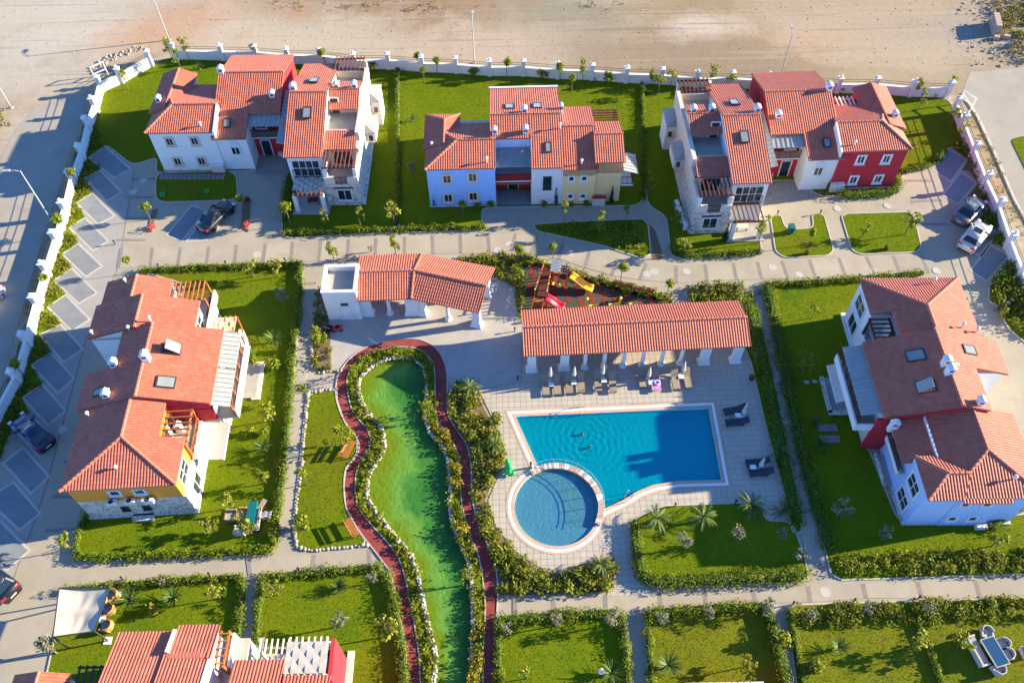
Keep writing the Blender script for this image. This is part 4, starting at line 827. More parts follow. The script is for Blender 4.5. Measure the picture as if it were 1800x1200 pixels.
    aw = part('awning', MB().extr([(-3.75, 10.0, 2.55), (-2.95, 10.0, 2.95), (-2.95, 13.8, 2.95), (-3.75, 13.8, 2.55)][::-1], (0, 0, -.03)), 'awning', h); part('front_bar', MB().beam((-3.76, 10.0, 2.53), (-3.76, 13.8, 2.53), .09, .09), 'white', aw)
    for yy in (9.0, 7.9): part('doorstep', MB().box(-4.9, -3.25, yy - .35, yy + .35, 0, .14), 'band', h)
    chimney(h, 3.75, 10.8, 6.9, 8.0, .8, .7); chimney(h, 3.8, 9.95, 6.9, 8.0, .8, .7); chimney(h, 5.6, 7.35, 6.4, 7.4, .75, .7); chimney(h, -.75, 6.35, 4.7, 5.6, .9, .5)
    skylight(h, (2.0, 12.1, 6.35), 180, .95, 1.3); skylight(h, (2.0, 9.0, 6.35), 180, .95, 1.3, .33, True); skylight(h, (6.7, 12.75, 6.2), 0, .8, 1.0)
    # white far unit with the roof terrace cut into it
    wall(h, .1, 8.5, 17.3, 21.1, 0, 5.1, 'white'); wall(h, 1.75, 8.5, 14.3, 17.3, 0, 5.1, 'white'); wall(h, .1, 1.75, 14.3, 17.3, 0, 2.8, 'white')
    apx = (4.4, 17.3, 6.5)
    roof(h, [[(8.75, 21.4, 5.2), (.0, 21.4, 5.2), apx], [(.0, 21.4, 5.2), (.0, 17.3, 5.2), apx], [(8.75, 14.5, 5.2), (8.75, 21.4, 5.2), apx, (4.4, 14.5, 6.5)], [(1.65, 17.3, 5.7), (1.65, 14.3, 5.7), (4.4, 14.3, 6.5), apx]],
         [((8.75, 21.4, 5.2), apx), ((.0, 21.4, 5.2), apx), (apx, (4.4, 14.4, 6.5))])
    pergola(h, -.1, 1.6, 14.7, 17.1, 4.95, 5, 'darkwood', run='x', over=.05, posts=((.0, 14.8), (.0, 17.0)), zp=2.8)
    railing(h, (.05, 14.5), (.05, 17.2), 2.8, .95, 3, 'darkwood'); wall(h, -.05, .1, 14.3, 17.35, 2.6, 2.95, 'white', name='parapet')
    door(h, west(1.75), -15.5, 2.85, 1.2, 2.0, 'white', glass=True); part('locker', MB().box(.5, 1.6, 14.35, 14.75, 2.8, 3.7), 'palecream', h)
    window(h, west(.1), -19.4, 3.0, 1.9, 1.5, 'white', nx=2, nz=2); window(h, west(.1), -19.2, .6, 1.7, 1.6, 'white', nx=2)
    plinth(h, .1, 8.5, 14.4, 21.1, 'white', .3, .3)
    for q in ((6.2, 20.6, 5.6), (7.0, 15.4, 5.9), (8.3, 15.2, 5.5), (4.5, 10.5, 6.9), (6.6, 1.2, 5.6)): pipe(h, *q)
house_right()

# ------------------------------------------------------------------ house cut by the lower left edge
def house_bottom():
    h = thing('terraced_house', 'red roofed house cut by the bottom edge with a white woven pergola', 'house', (*g2(200, 1130), 0), 0)
    wall(h, 2.9, 6.3, -9, -1.3, 0, 5.2, 'white'); wall(h, 6.3, 9.35, -9, -.9, 0, 5.2, 'paleblue')
    roof(h, [[(6.45, -.95, 5.35), (2.7, -.95, 5.35), (2.7, -9, 7.8), (6.45, -9, 7.8)]]); roof(h, [[(9.55, -.55, 5.35), (6.75, -.55, 5.35), (6.75, -3.0, 6.1), (9.55, -3.0, 6.1)]]); roof(h, [[(9.2, -2.6, 5.97), (6.4, -2.6, 5.97), (6.4, -9, 7.9), (9.2, -9, 7.9)]])
    part('parapet', MB().extr([(6.5, -.9, 5.0), (6.5, -2.6, 5.0), (6.5, -2.6, 6.35), (6.5, -.9, 5.75)], (.2, 0, 0)), 'white', h)
    part('gable_wall', MB().extr([(9.3, -2.6, 2.8), (9.3, -9, 2.8), (9.3, -9, 7.75), (9.3, -2.6, 5.8)], (.12, 0, 0)), 'white', h)
    wall(h, 9.35, 11.0, -9, -.8, 0, 2.8, 'white'); wall(h, 9.4, 11, -9, -.7, 2.8, 2.9, 'floor', name='balcony_floor'); wall(h, 10.0, 10.15, -2.9, -.6, 2.9, 3.85, 'white', name='parapet')
    pergola(h, 9.45, 10.0, -3.2, -.7, 4.6, 5, 'orangewood', run='x', over=.1, posts=((9.95, -.8), (9.95, -3.1)), zp=2.9); railing(h, (9.9, -.8), (9.9, -3.1), 2.9, .9, 3, 'orangewood')
    wall(h, 10.9, 14.2, -9, -3.2, 0, 5.1, 'red'); roof(h, [[(14.3, -2.95, 5.25), (10.9, -2.95, 5.25), (10.9, -9, 7.1), (14.3, -9, 7.1)]])
    wall(h, 14.2, 17.3, -9, -4.2, 0, 5.1, 'red'); roof(h, [[(17.5, -4.0, 5.25), (14.35, -4.0, 5.25), (14.35, -9, 6.8), (17.5, -9, 6.8)]])
    wall(h, 14.2, 17.3, -4.2, -1.7, 2.7, 2.9, 'floor', name='terrace_floor'); wall(h, 17.25, 17.5, -4.2, -1.5, 0, 5.0, 'red'); wall(h, 14.2, 14.4, -4.2, -1.8, 0, 5.0, 'red'); wall(h, 14.4, 17.25, -1.9, -1.7, 0, 3.8, 'palecream')
    pergola(h, 14.25, 17.2, -3.9, -1.75, 5.0, 7, 'white', over=.35); woven(h, 14.3, 17.15, -3.85, -1.75, 5.02, 6, 4, 'canvas')
    pergola(h, 11.6, 14.0, -2.8, -1.4, 2.75, 6, 'white', over=.6, posts=((11.7, -1.5), (13.9, -1.5))); wall(h, 11.2, 14.2, -3.2, -1.0, 0, .15, 'floor', name='terrace_slab')
    wall(h, 10.1, 11.2, -.8, .2, 0, .12, 'floor', name='terrace_slab'); wall(h, 17.5, 18.0, -9, -.9, 0, .2, 'palecream', name='plinth')
    # low wing to the left with its own ridge and a bare rafter frame
    wall(h, -3.3, .0, -9, -3.8, 0, 5.0, 'white'); roof(h, [[(-3.6, -3.6, 5.2), (-3.6, -9, 5.2), (-1.7, -9, 5.9), (-1.7, -3.6, 5.9)], [(.15, -9, 5.2), (.15, -3.6, 5.2), (-1.7, -3.6, 5.9), (-1.7, -9, 5.9)]], [((-1.7, -3.6, 5.9), (-1.7, -9, 5.9))])
    pergola(h, .3, 2.6, -5.6, -3.1, 4.9, 5, 'darkmetal', over=.1)
house_bottom()
m = thing('terraced_house', 'tip of a house with orange rafters at the bottom edge', 'house', (*g2(1240, 1196), 0), 0)
wall(m, -2.2, 3.2, -6, -1.0, 0, 3.0, 'red'); wall(m, -2.2, 3.2, -1.15, -1.0, 3.0, 3.5, 'palecream', name='parapet'); pergola(m, -.9, 2.4, -3.0, -1.3, 3.6, 8, 'orangewood', over=.2)

# ------------------------------------------------------------------ bar pavilion with the white kiosk, and the colonnade by the pool
def pavilion():
    h = thing('bar_pavilion', 'open pavilion with bent red roof on white pillars beside a white kiosk', 'pavilion', (-17.33, 49.85, 0), 0)
    for q in ((0, 3.15, 0, .2), (0, 3.15, 3.1, 3.3), (0, .2, .2, 3.1), (2.95, 3.15, .2, 3.1)): wall(h, *q, 0, 4.05, 'white', name='kiosk_wall')
    wall(h, .2, 2.95, .2, 3.1, 3.4, 3.5, 'floor', name='kiosk_roof')
    part('coping', ring([(.27, .27), (2.88, .27), (2.88, 3.03), (.27, 3.03)], [(-.06, -.06), (3.21, -.06), (3.21, 3.36), (-.06, 3.36)], 4.05, 4.15), 'white', h)
    door(h, front(0), 1.85, 0, .85, 1.9); window(h, front(0), 1.85, 2.15, .7, .45, 'white', nx=1, fw=.05, sill=False)
    e, r = 3.05, 3.95
    roof(h, [[(3.1, -.25, e), (8.15, -.1, e), (8.35, 2.55, r), (3.0, 2.45, r)], [(8.15, -.1, e), (14.4, -1.9, e), (15.1, .55, r), (8.35, 2.55, r)], [(8.85, 5.4, e), (2.8, 5.3, e), (3.0, 2.45, r), (8.35, 2.55, r)], [(15.85, 3.45, e), (8.85, 5.4, e), (8.35, 2.55, r), (15.1, .55, r)]],
         [((3.0, 2.45, r), (8.35, 2.55, r)), ((8.35, 2.55, r), (15.1, .55, r)), ((8.15, -.1, e), (8.35, 2.55, r)), ((8.35, 2.55, r), (8.85, 5.4, e))])
    part('gable_wall', MB().extr([(14.25, -1.65, e - .1), (15.6, 3.2, e - .1), (14.95, .6, r - .12)], (-.15, .04, 0)), 'white', h)
    def pillar(x, y, w, rot=0.0, d=.5):
        p = part('pillar', MB().box(-w / 2, w / 2, -d / 2, d / 2, .5, 3.0), 'white', h, loc=(x, y, 0), rot=rot)
        b = MB(); s = lambda k, z: [(-w / 2 - k, -d / 2 - k, z), (w / 2 + k, -d / 2 - k, z), (w / 2 + k, d / 2 + k, z), (-w / 2 - k, d / 2 + k, z)]
        part('base', b.loft([s(.2, 0), s(.18, .12), s(.05, .5), s(.001, .55)]), 'white', p)
    pillar(3.6, .7, 1.0); pillar(8.0, .7, 1.3); pillar(9.0, .55, .5, -.28); pillar(14.05, -.9, .75, -.28); pillar(15.0, 2.75, .6, -.28); pillar(8.7, 4.8, 1.2)
    column(h, 5.75, .65); column(h, 11.35, -.2)
    part('counter', MB().box(4.0, 8.0, 3.4, 4.1, 0, 1.1), 'palecream', h)
def column(parent, x, y, z1=3.0):
    c = part('column', MB().lathe([(.20, .3), (.19, 1.0), (.17, z1 - .3), (.16, z1)], 12), 'white', parent, True, loc=(x, y, 0))
    part('base', MB().lathe([(.36, 0), (.36, .14), (.30, .2), (.24, .34), (.2, .36)], 12), 'white', c); part('capital', MB().box(-.25, .25, -.25, .25, z1 - .12, z1).lathe([(.17, z1 - .28), (.24, z1 - .14)], 10), 'white', c)
def colonnade():
    h = thing('pool_colonnade', 'long red tiled canopy on white columns along the north side of the pool', 'colonnade', (1.1, 43.3, 0), R_(1.85))
    L = 19.9; e, r = 3.05, 3.95
    gable(h, -.1, L, -.25, 4.85, e, r, 2.25)
    part('ceiling_beam', MB().box(.1, L - .2, .05, .3, 2.75, 3.0).box(.1, L - .2, 4.35, 4.6, 2.75, 2.95), 'white', h)
    for i in range(14): part('rafter', MB().beam((.4 + i * 1.45, .1, 2.98), (.4 + i * 1.45, 2.25, 3.7), .1, .14).beam((.4 + i * 1.45, 4.6, 2.98), (.4 + i * 1.45, 2.25, 3.7), .1, .14), 'darkwood', h)
    for x, w in ((.65, .75), (3.6, .75), (16.3, .8), (19.2, .75)):
        for yy in (.4, 4.3):
            p = part('pillar', MB().box(x - w / 2, x + w / 2, yy - .25, yy + .25, .4, 2.75), 'white', h)
            s = lambda k, z: [(x - w / 2 - k, yy - .25 - k, z), (x + w / 2 + k, yy - .25 - k, z), (x + w / 2 + k, yy + .25 + k, z), (x - w / 2 - k, yy + .25 + k, z)]
            part('base', MB().loft([s(.18, 0), s(.16, .12), s(.04, .4), s(.001, .45)]), 'white', p)
    for i in range(6):
        for yy in (.35, 4.3): column(h, 5.45 + i * 1.74, yy, 2.75)
pavilion(); colonnade()

# ------------------------------------------------------------------ ground, pool and pond
POOL_PX = [(906.5, 732.5), (1245.5, 717.5), (1268, 843.5), (1190, 845.5), (1148, 852.5), (1121, 863), (1097, 878), (1061, 894.5), (1056, 880), (1049, 862), (1034, 841), (1010, 824), (980, 815), (950, 818), (944, 816.5)]
pool = PX(POOL_PX)
kc = ((g2(904, 884)[0] + g2(1051, 873)[0]) / 2, (g2(978, 822)[1] + g2(980, 962)[1]) / 2); KR = 3.42
kid = [(kc[0] + KR * math.cos(2 * math.pi * i / 48), kc[1] + KR * math.sin(2 * math.pi * i / 48)) for i in range(48)]
pondL = smooth_line(PX([(724, 632), (696, 632), (675, 636), (657, 646), (636, 665), (633, 680), (635, 696), (647, 724), (668, 742), (678, 770), (675, 798), (654, 829), (649, 857), (654, 885), (675, 913), (703, 948), (727, 978), (744, 1038), (755, 1093), (769, 1154), (766, 1200), (760, 1250)]), 5)
pondR = smooth_line(PX([(724, 632), (741, 647), (747, 672), (746, 700), (745, 724), (752, 760), (776, 787), (785, 819), (789, 857), (790, 910), (808, 959), (822, 996), (827, 1043), (828, 1085), (827, 1127), (824, 1200), (820, 1250)]), 6)
pL, pR = resample(pondL, 90), resample(pondR, 90)
pond = pL + pR[::-1][:-1]
BIG = [(-260, -120), (260, -120), (260, 420), (-260, 420)]
struct('ground', holed(BIG, [offset(pool, .05), offset(kid, .05), offset(pond, -.02)], 0.0), 'dirt')
def sheet(name, px, z, mt, z0=-0.05, parent=None, pts=None):
    return struct(name, MB().prism(pts or PX(px), z0, z), mt, parent=parent)
# pavement of the whole estate, from which lawns, bays and paths stand out
wallL = [(-40, 790), (0, 733), (20, 662), (38, 598), (57, 532), (74, 474), (92, 420), (108, 367), (122, 312), (137, 270), (150, 221), (162, 187), (173, 152), (208, 136), (262, 106), (296, 95)]
wallT = [(296, 95), (385, 97), (447, 98), (502, 103), (560, 104), (620, 112), (680, 113), (740, 118), (800, 121), (860, 126), (920, 127), (982, 131), (1042, 134), (1103, 139), (1165, 142), (1226, 147), (1288, 148), (1350, 152), (1413, 154), (1475, 157), (1540, 158), (1604, 163), (1668, 165)]
wallR = [(1668, 165), (1692, 218), (1710, 268), (1731, 320), (1752, 368), (1775, 427), (1800, 478), (1830, 545)]
est_px = wallL + wallT[1:] + wallR[1:] + [(1900, 700), (2100, 1000), (2300, 1300), (-500, 1300), (-300, 1000)]
estate = PX(est_px)
struct('driveway', holed(estate, [offset(pool, .05), offset(kid, .05), offset(pond, -.02)], 0.02), 'concrete')
DRV = bpy.data.objects['driveway']
# slabs of the cross road between the dark bands
bands = [((214, 437), (208, 471)), ((267.5, 436), (264, 470)), ((317, 435), (312.5, 469)), ((367, 433.5), (362.5, 468)), ((416, 431), (412, 466)), ((467, 428), (462, 463)), ((514.5, 426), (511, 461)), ((564, 423.5), (560, 459)), ((613, 421), (610, 456.5)), ((661, 419), (659, 452)),
         ((711, 416.5), (711, 449)), ((760, 414), (761, 447)), ((809, 412), (810, 446)), ((857, 410), (861, 446)), ((906, 411), (899, 441)), ((943, 416), (934, 446)), ((990, 426), (982, 455)), ((1037, 439), (1028, 471)), ((1086, 455), (1075, 484)), ((1136, 463), (1124, 492)), ((1188, 467), (1189, 498)), ((1239, 465), (1243, 494)), ((1289, 463), (1294, 492)), ((1331, 461), (1339, 491)),
         ((1374, 459), (1385, 490)), ((1422.5, 457), (1434, 489)), ((1474, 454), (1487, 488)), ((1522, 451), (1537, 482)), ((1570, 450), (1582, 482)), ((1618, 449), (1632, 480))]
def slab_run(bd, wband=0.34, z=0.045):
    B = [(np.array(g2(*a)), np.array(g2(*b))) for a, b in bd]
    for i, (a, b) in enumerate(B):
        t = (B[min(i + 1, len(B) - 1)][0] - B[max(i - 1, 0)][0]); t = t / np.linalg.norm(t) * wband / 2
        part('paving_band', MB().prism([tuple(a - t), tuple(a + t), tuple(b + t), tuple(b - t)], .0, z + .004), 'band', DRV)
        if i + 1 < len(B):
            c, d = B[i + 1]; g = .012; t1 = t * (1 + g); t2 = (c - a) / np.linalg.norm(c - a) * wband / 2 * (1 + g)
            part('concrete_slab', MB().prism([tuple(a + t1), tuple(c - t2), tuple(d - t2), tuple(b + t1)], .0, z), 'slab', DRV)
slab_run(bands)
slab_run([((905, 1052), (905, 1083)), ((972, 1047), (973, 1079)), ((1064, 1045), (1064, 1073)), ((1158.5, 1040), (1161, 1069)), ((1238, 1035), (1241, 1065)), ((1323, 1033), (1328, 1060)), ((1420, 1030), (1424, 1058)), ((1516, 1025), (1522, 1051)), ((1612, 1022), (1620, 1051)), ((1714, 1020), (1722, 1050)), ((1815, 1014), (1826, 1044))])
slab_run([((440, 1012), (436, 980)), ((548, 1003), (552, 975)), ((650, 993), (648, 966))])
slab_run([((1327, 520), (1347, 512)), ((1349, 602), (1372, 596)), ((1365, 676), (1392, 669)), ((1372, 738), (1396, 733)), ((1385, 818), (1411, 813)), ((1400, 902), (1430, 895)), ((1423, 1000), (1452, 990))])
slab_run([((532, 500), (556, 498)), ((522, 590), (553, 588)), ((512, 690), (534, 690)), ((500, 800), (531, 800)), ((487, 930), (517, 930))])
for a, b in (((214, 437), (236, 300)), ((208, 471), (150, 600)), ((150, 600), (80, 860)), ((80, 860), (20, 1030))):   # drain line along the west lane
    p, q = g2(*a), g2(*b); part('drain_channel', MB().beam((*p, .022), (*q, .022), .14, .02), 'band', DRV)
for a, b in (((231, 316), (278, 314)), ((222, 347), (270, 347)), ((214, 384), (258, 384)), ((205, 422), (256, 422)), ((112, 812), (138, 812)), ((92, 872), (150, 873)), ((80, 932), (137, 930)), ((1590, 318), (1640, 318)), ((1602, 355), (1655, 352)), ((1612, 395), (1668, 394))):
    p, q = g2(*a), g2(*b); part('paving_band', MB().beam((*p, .028), (*q, .028), .3, .02), 'band', DRV)
for px, py in ((1150, 478), (1207, 477), (1358, 470), (1405, 483), (1137, 482), (1536, 478), (1646, 476), (895, 430), (875, 440), (452, 448), (1002, 446), (1472, 367), (1560, 362), (252, 318), (235, 338), (1450, 1040), (1358, 1068), (1387, 741), (110, 755)):
    x, y = g2(px, py); part('manhole_cover', MB().lathe([(.42, .0), (.42, .052), (.36, .054), (.36, .048), (.0, .048)], 14, (x, y, 0)), 'kerb', DRV)
# parking bays
bayL = [[(155, 277), (185, 257), (231, 297), (200, 314)], [(148, 313), (177, 299), (215, 338), (186, 355)], [(133, 357), (163, 339), (203, 380), (172, 396)], [(120, 400), (150, 382), (192, 424), (163, 442)], [(108, 447), (138, 427), (181, 468), (151, 488)], [(93, 493), (127, 471), (172, 515), (138, 535)], [(82, 540), (116, 517), (160, 562), (126, 583)],
        [(69, 588), (107, 569), (147.5, 613), (111, 638)], [(53.6, 641.5), (90, 618.5), (132, 664.5), (101.5, 693)], [(38, 699), (75, 674), (117, 722), (84, 749)], [(19, 754), (53, 728), (103, 777), (71, 806)], [(4, 814), (42, 785), (88, 837), (54, 869)], [(-27, 877), (25, 846), (73, 902), (34, 933)], [(-60, 946), (0, 912), (54, 967), (11, 1003)], [(-100, 1015), (-35, 985), (20, 1045), (-30, 1075)], [(-160, 1110), (-60, 1062), (-5, 1125), (-60, 1165)]]
bayR = [[(1637.5, 297), (1667, 262), (1700.6, 281), (1671, 321.6)], [(1655, 344), (1688, 302), (1718, 321.6), (1685, 360)], [(1664, 391), (1700, 348), (1735.6, 367), (1699, 407)], [(1681, 433), (1718, 391), (1755, 409), (1725, 451)], [(1704, 475.6), (1739, 430), (1776, 449), (1735, 496)]]
bayA = [[(291, 414), (337, 360), (364, 370), (320, 425)], [(325, 426), (372, 366), (402, 380), (363, 423)]]
saw = [p for q in bayL[:15] for p in (q[1], q[0])]
part('lane_apron', MB().prism(PX(saw) + PX([(-20, 1110), (20, 1030), (80, 860), (150, 600), (208, 471), (214, 437), (236, 300)]), .0, .027), 'apron', DRV)
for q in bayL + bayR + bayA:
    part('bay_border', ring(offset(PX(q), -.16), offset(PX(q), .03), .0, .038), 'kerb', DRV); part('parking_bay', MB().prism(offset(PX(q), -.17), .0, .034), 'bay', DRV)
# street on the left, road on the right
sheet('street', [(-700, 1300), (-60, 860), (-15, 735), (23, 600), (60, 470), (96, 355), (125, 262), (150, 182), (120, 172), (60, 190), (20, 240), (-60, 420), (-400, 900), (-900, 1300)], .012, 'street')
sheet('road', [(1690, 165), (1705, 128), (1800, 118), (2000, 110), (2400, 400), (2300, 700), (1900, 500), (1803, 395), (1780, 350), (1745, 268), (1716, 205)], .012, 'street')
sheet('kerb', [(1690, 166), (1716, 206), (1745, 268), (1780, 350), (1806, 398), (1809, 396), (1783, 347), (1749, 266), (1720, 204), (1693, 164)], .12, 'kerb')
# pool basin, copings, deck
def basin(name, poly, depth, mt, ztop):
    m = MB(); n = len(poly); ar = sum(poly[i][0] * poly[(i + 1) % n][1] - poly[(i + 1) % n][0] * poly[i][1] for i in range(n)); p = poly if ar > 0 else poly[::-1]
    m.add([(*q, ztop) for q in p] + [(*q, -depth) for q in p], [(i, n + i, n + (i + 1) % n, (i + 1) % n) for i in range(n)] + [tuple(range(n, 2 * n))]); return struct(name, m, mt)
pb = basin('pool', pool, 1.58, 'pooltile', .04); kb = basin('kids_pool', kid, .55, 'kidtile', .04)
struct('pool_water', MB().add([(*p, -.10) for p in (pool if sum(pool[i][0] * pool[(i + 1) % len(pool)][1] - pool[(i + 1) % len(pool)][0] * pool[i][1] for i in range(len(pool))) > 0 else pool[::-1])], [tuple(range(len(pool)))]), 'poolwater')
struct('kids_pool_water', MB().add([(*p, -.08) for p in kid], [tuple(range(48))]), 'kidwater')
st = PX([(1000, 838), (1046, 870), (1052, 893), (1040, 918), (1001, 924), (992, 905), (984, 870), (965, 848), (945, 838)])
q = MB().prism(st, -.55, -.36); part('shelf', q, 'kidtile', kb)
ys = np.linspace(g2(1000, 845)[1], g2(1000, 921)[1], 22)
for i, y in enumerate(ys):
    t = i / 21; xa = g2(975 + 24 * t, 0 + 850 + 72 * t)[0]; xb = min(kc[0] + math.sqrt(max(.2, (KR - .15) ** 2 - (y - kc[1]) ** 2)), g2(1046, 880)[0]); part('grip_rib', MB().box(xa, xb, y - .05, y + .05, -.36, -.30), 'ribtile', kb)
deck_px = [(842, 686), (918, 672), (918, 626), (1305, 606), (1322, 640), (1345, 740), (1378, 860), (1391, 914), (1346, 916), (1336, 884), (1170, 889), (1118, 913), (1114, 935), (1122, 1000), (1145, 1045), (1066, 1048), (1084, 1000), (1075, 970), (1040, 985), (1010, 997), (985, 1004), (945, 996), (905, 968), (872, 925), (858, 880), (876, 838), (890, 818), (884, 780), (866, 736)]
deck = PX(deck_px)
struct('pool_deck', holed(deck, [offset(pool, .05), offset(kid, .05)], .046), 'grout')
DK = bpy.data.objects['pool_deck']
def csub(a, b): return (a[0] - b[0], a[1] - b[1])
inner_main = offset(pool, .02)
hd = R_(1.0); ux, uy = np.array([math.cos(hd), math.sin(hd)]), np.array([-math.sin(hd), math.cos(hd)]); TS = .52
D = np.array(deck); uu, vv_ = D @ ux, D @ uy; cells = []; cutc = []
ex1, ex2 = offset(pool, .71), [(kc[0] + (KR + .72) * math.cos(2 * math.pi * i / 40), kc[1] + (KR + .72) * math.sin(2 * math.pi * i / 40)) for i in range(40)]
for i in range(int((uu.max() - uu.min()) / TS)):
    for j in range(int((vv_.max() - vv_.min()) / TS)):
        c0 = [(uu.min() + (i + a) * TS, vv_.min() + (j + b) * TS) for a, b in ((0, 0), (1, 0), (1, 1), (0, 1))]; P = np.array([ux * a + uy * b for a, b in c0])
        if inside(deck, P).all() and not inside(ex1, P).any() and not inside(ex2, P).any(): cells.append(P.mean(0))
        elif inside(deck, P).any() or inside(deck, P.mean(0)[None]).any(): cutc.append(P.mean(0))
cells.sort(key=lambda p: p[1]); tile_me = None; rest = MB()
for i, p in enumerate(cells):
    m = MB().box(-TS / 2 + .012, TS / 2 - .012, -TS / 2 + .012, TS / 2 - .012, 0, .064)
    if i < 290:
        if tile_me is None: tile_me = m.mesh('deck_tile')
        link('deck_tile', tile_me, 'paver', DK, (*p, 0), hd)
    else: m.xf(p[0], p[1], hd); rest.add(m.v, m.f)
NS = 6; sz = (TS - .024) / NS
for p in cutc:                                               # tiles cut along the edges
    for a in range(NS):
        for b in range(NS):
            cx, cy = -TS / 2 + .012 + (a + .5) * sz, -TS / 2 + .012 + (b + .5) * sz; w = p + ux * cx + uy * cy
            if inside(deck, w[None])[0] and not inside(ex1, w[None])[0] and not inside(ex2, w[None])[0]:
                m = MB().box(cx - sz / 2, cx + sz / 2, cy - sz / 2, cy + sz / 2, .05, .064).xf(p[0], p[1], hd); rest.add(m.v, [m.f[1]])
part('deck_tiles', rest, 'paver', DK, kind='stuff')
for nm, a, b, z, mt in (('pool_edge', .0, .27, .085, 'copingtan'), ('overflow_grate', .285, .53, .08, 'copingwhite'), ('pool_border', .545, .70, .075, 'copingtan')):
    keep = [i for i in range(len(pool)) if not (7 < i < 14)]
    A, B = offset(pool, a), offset(pool, b)
    order = [14] + list(range(0, 8)); part(nm, ribbon([A[i] for i in order], [B[i] for i in order], .03, z), mt, pb)
    an = [math.pi * (.30 + 1.0) + 0] ; th = np.linspace(R_(118), R_(338), 50)
    part(nm, ribbon([(kc[0] + (KR + a) * math.cos(t), kc[1] + (KR + a) * math.sin(t)) for t in th], [(kc[0] + (KR + b) * math.cos(t), kc[1] + (KR + b) * math.sin(t)) for t in th], .03, z), mt, kb)
th = np.linspace(R_(122), R_(-26), 40)
dv = part('divider_wall', ribbon([(kc[0] + (KR - .02) * math.cos(t), kc[1] + (KR - .02) * math.sin(t)) for t in th], [(kc[0] + (KR + .42) * math.cos(t), kc[1] + (KR + .42) * math.sin(t)) for t in th], -1.4, .22), 'copingtan', pb)
for t in np.linspace(R_(122), R_(-26), 46):
    a, b = [(kc[0] + r * math.cos(t), kc[1] + r * math.sin(t), .235) for r in (KR - .05, KR + .45)]; part('divider_tile', MB().beam(a, b, .17, .04), 'copingwhite' if rnd.random() < .25 else 'copingtan', pb)
dr = MB()
for rr in (KR - .02, KR + .42): dr.tube([(kc[0] + rr * math.cos(t), kc[1] + rr * math.sin(t), .95) for t in th[::2]], .022, 5)
for t in th[::4]:
    for rr in (KR - .02, KR + .42): dr.tube([(kc[0] + rr * math.cos(t), kc[1] + rr * math.sin(t), .2), (kc[0] + rr * math.cos(t), kc[1] + rr * math.sin(t), .95)], .015, 5)
# pond
m = MB(); K = 9; ed = []
for i in range(90):
    for j in range(K): t = j / (K - 1); m.v.append((pL[i][0] * (1 - t) + pR[i][0] * t, pL[i][1] * (1 - t) + pR[i][1] * t, -.12)); ed.append(t)
for i in range(89):
    for j in range(K - 1): m.f.append((i * K + j, (i + 1) * K + j, (i + 1) * K + j + 1, i * K + j + 1))
pw = struct('pond', m, 'pondwater')
at = pw.data.attributes.new('edge', 'FLOAT', 'POINT'); at.data.foreach_set('value', np.array(ed, dtype=np.float32))
struct('pond_bed', MB().prism(offset(pond, .3), -.9, -.75), 'soil')
# red running path
outl = smooth_line(PX([(720, 1260), (713, 1200), (712, 1140), (702, 1085), (688, 1015), (674, 990), (654, 964), (629, 931), (608, 892), (604, 854), (608, 822), (628, 798), (628, 773), (605, 742), (590, 700), (592, 665), (601, 647), (619, 626), (647, 609), (689, 597), (724, 595), (748, 600), (769, 614), (783, 640), (787, 672), (787, 707), (789, 731), (804, 756), (822, 784), (829, 819), (831, 875), (843, 924), (857, 955), (869, 982), (876, 1032), (874, 1088), (872, 1200), (872, 1260)]), 5)
inl = smooth_line(PX([(745, 1260), (740, 1200), (738, 1154), (726, 1077), (708, 996), (688, 960), (650, 917), (629, 885), (626, 840), (635, 812), (652, 784), (647, 756), (622, 724), (612, 689), (612, 661), (621, 644), (636, 630), (664, 618), (696, 611), (724, 612), (741, 618), (759, 637), (764, 665), (764, 693), (768, 738), (790, 770), (804, 798), (808, 840), (811, 885), (825, 941), (840, 976), (849, 1029), (852, 1071), (849, 1127), (848, 1200), (848, 1260)]), 5)
oL, iL = resample(outl, 200), resample(inl, 200)
struct('running_path', ribbon(oL, iL, -.02, .055), 'redpath')
for q, s in ((oL, -1), (iL, 1)):
    Q = np.array(q); t = np.gradient(Q, axis=0); t /= np.linalg.norm(t, axis=1)[:, None]; nrm = np.stack([t[:, 1], -t[:, 0]], 1) * .09 * s * -1
    struct('path_kerb', ribbon([tuple(x) for x in Q], [tuple(x) for x in Q + nrm], -.02, .10), 'kerb')
bank = [p for p in iL]; struct('pond_bank', holed(iL, [offset(pond, .0)], .05), 'grass')
# terraces and courtyards
sheet('bar_terrace', [(580, 575), (582, 650), (601, 648), (619, 627), (647, 610), (689, 598), (724, 596), (748, 601), (769, 615), (783, 641), (787, 675), (842, 684), (916, 671), (915, 500), (868, 486), (640, 452), (566, 500)], .04, 'floor')
for px in ([(455, 272), (505, 269), (520, 306), (450, 308)], [(873, 334), (934, 334), (935, 361), (873, 361)], [(1352, 318), (1400, 316), (1440, 345), (1340, 362), (1345, 330)]):
    s_ = sheet('entrance_court', px, .075, 'courtyard'); c0 = np.mean(PX(px), 0)
    for k in (1.15, .8, .45): part('court_line', ring([(c0[0] + a * (k - .09), c0[1] + b * (k - .09)) for a, b in ((-1, -.8), (1, -.8), (1, .8), (-1, .8))], [(c0[0] + a * k, c0[1] + b * k) for a, b in ((-1, -.8), (1, -.8), (1, .8), (-1, .8))], .07, .083), 'courtline', s_)
pg = sheet('playground_floor', [(920, 462), (960, 463), (1052, 496), (1180, 528), (1190, 560), (922, 570)], .06, 'rubbergreen')
pgp = PX([(921, 464), (960, 465), (1052, 498), (1178, 530), (1188, 560), (923, 569)]); x0_, y0_ = g2(921, 568)
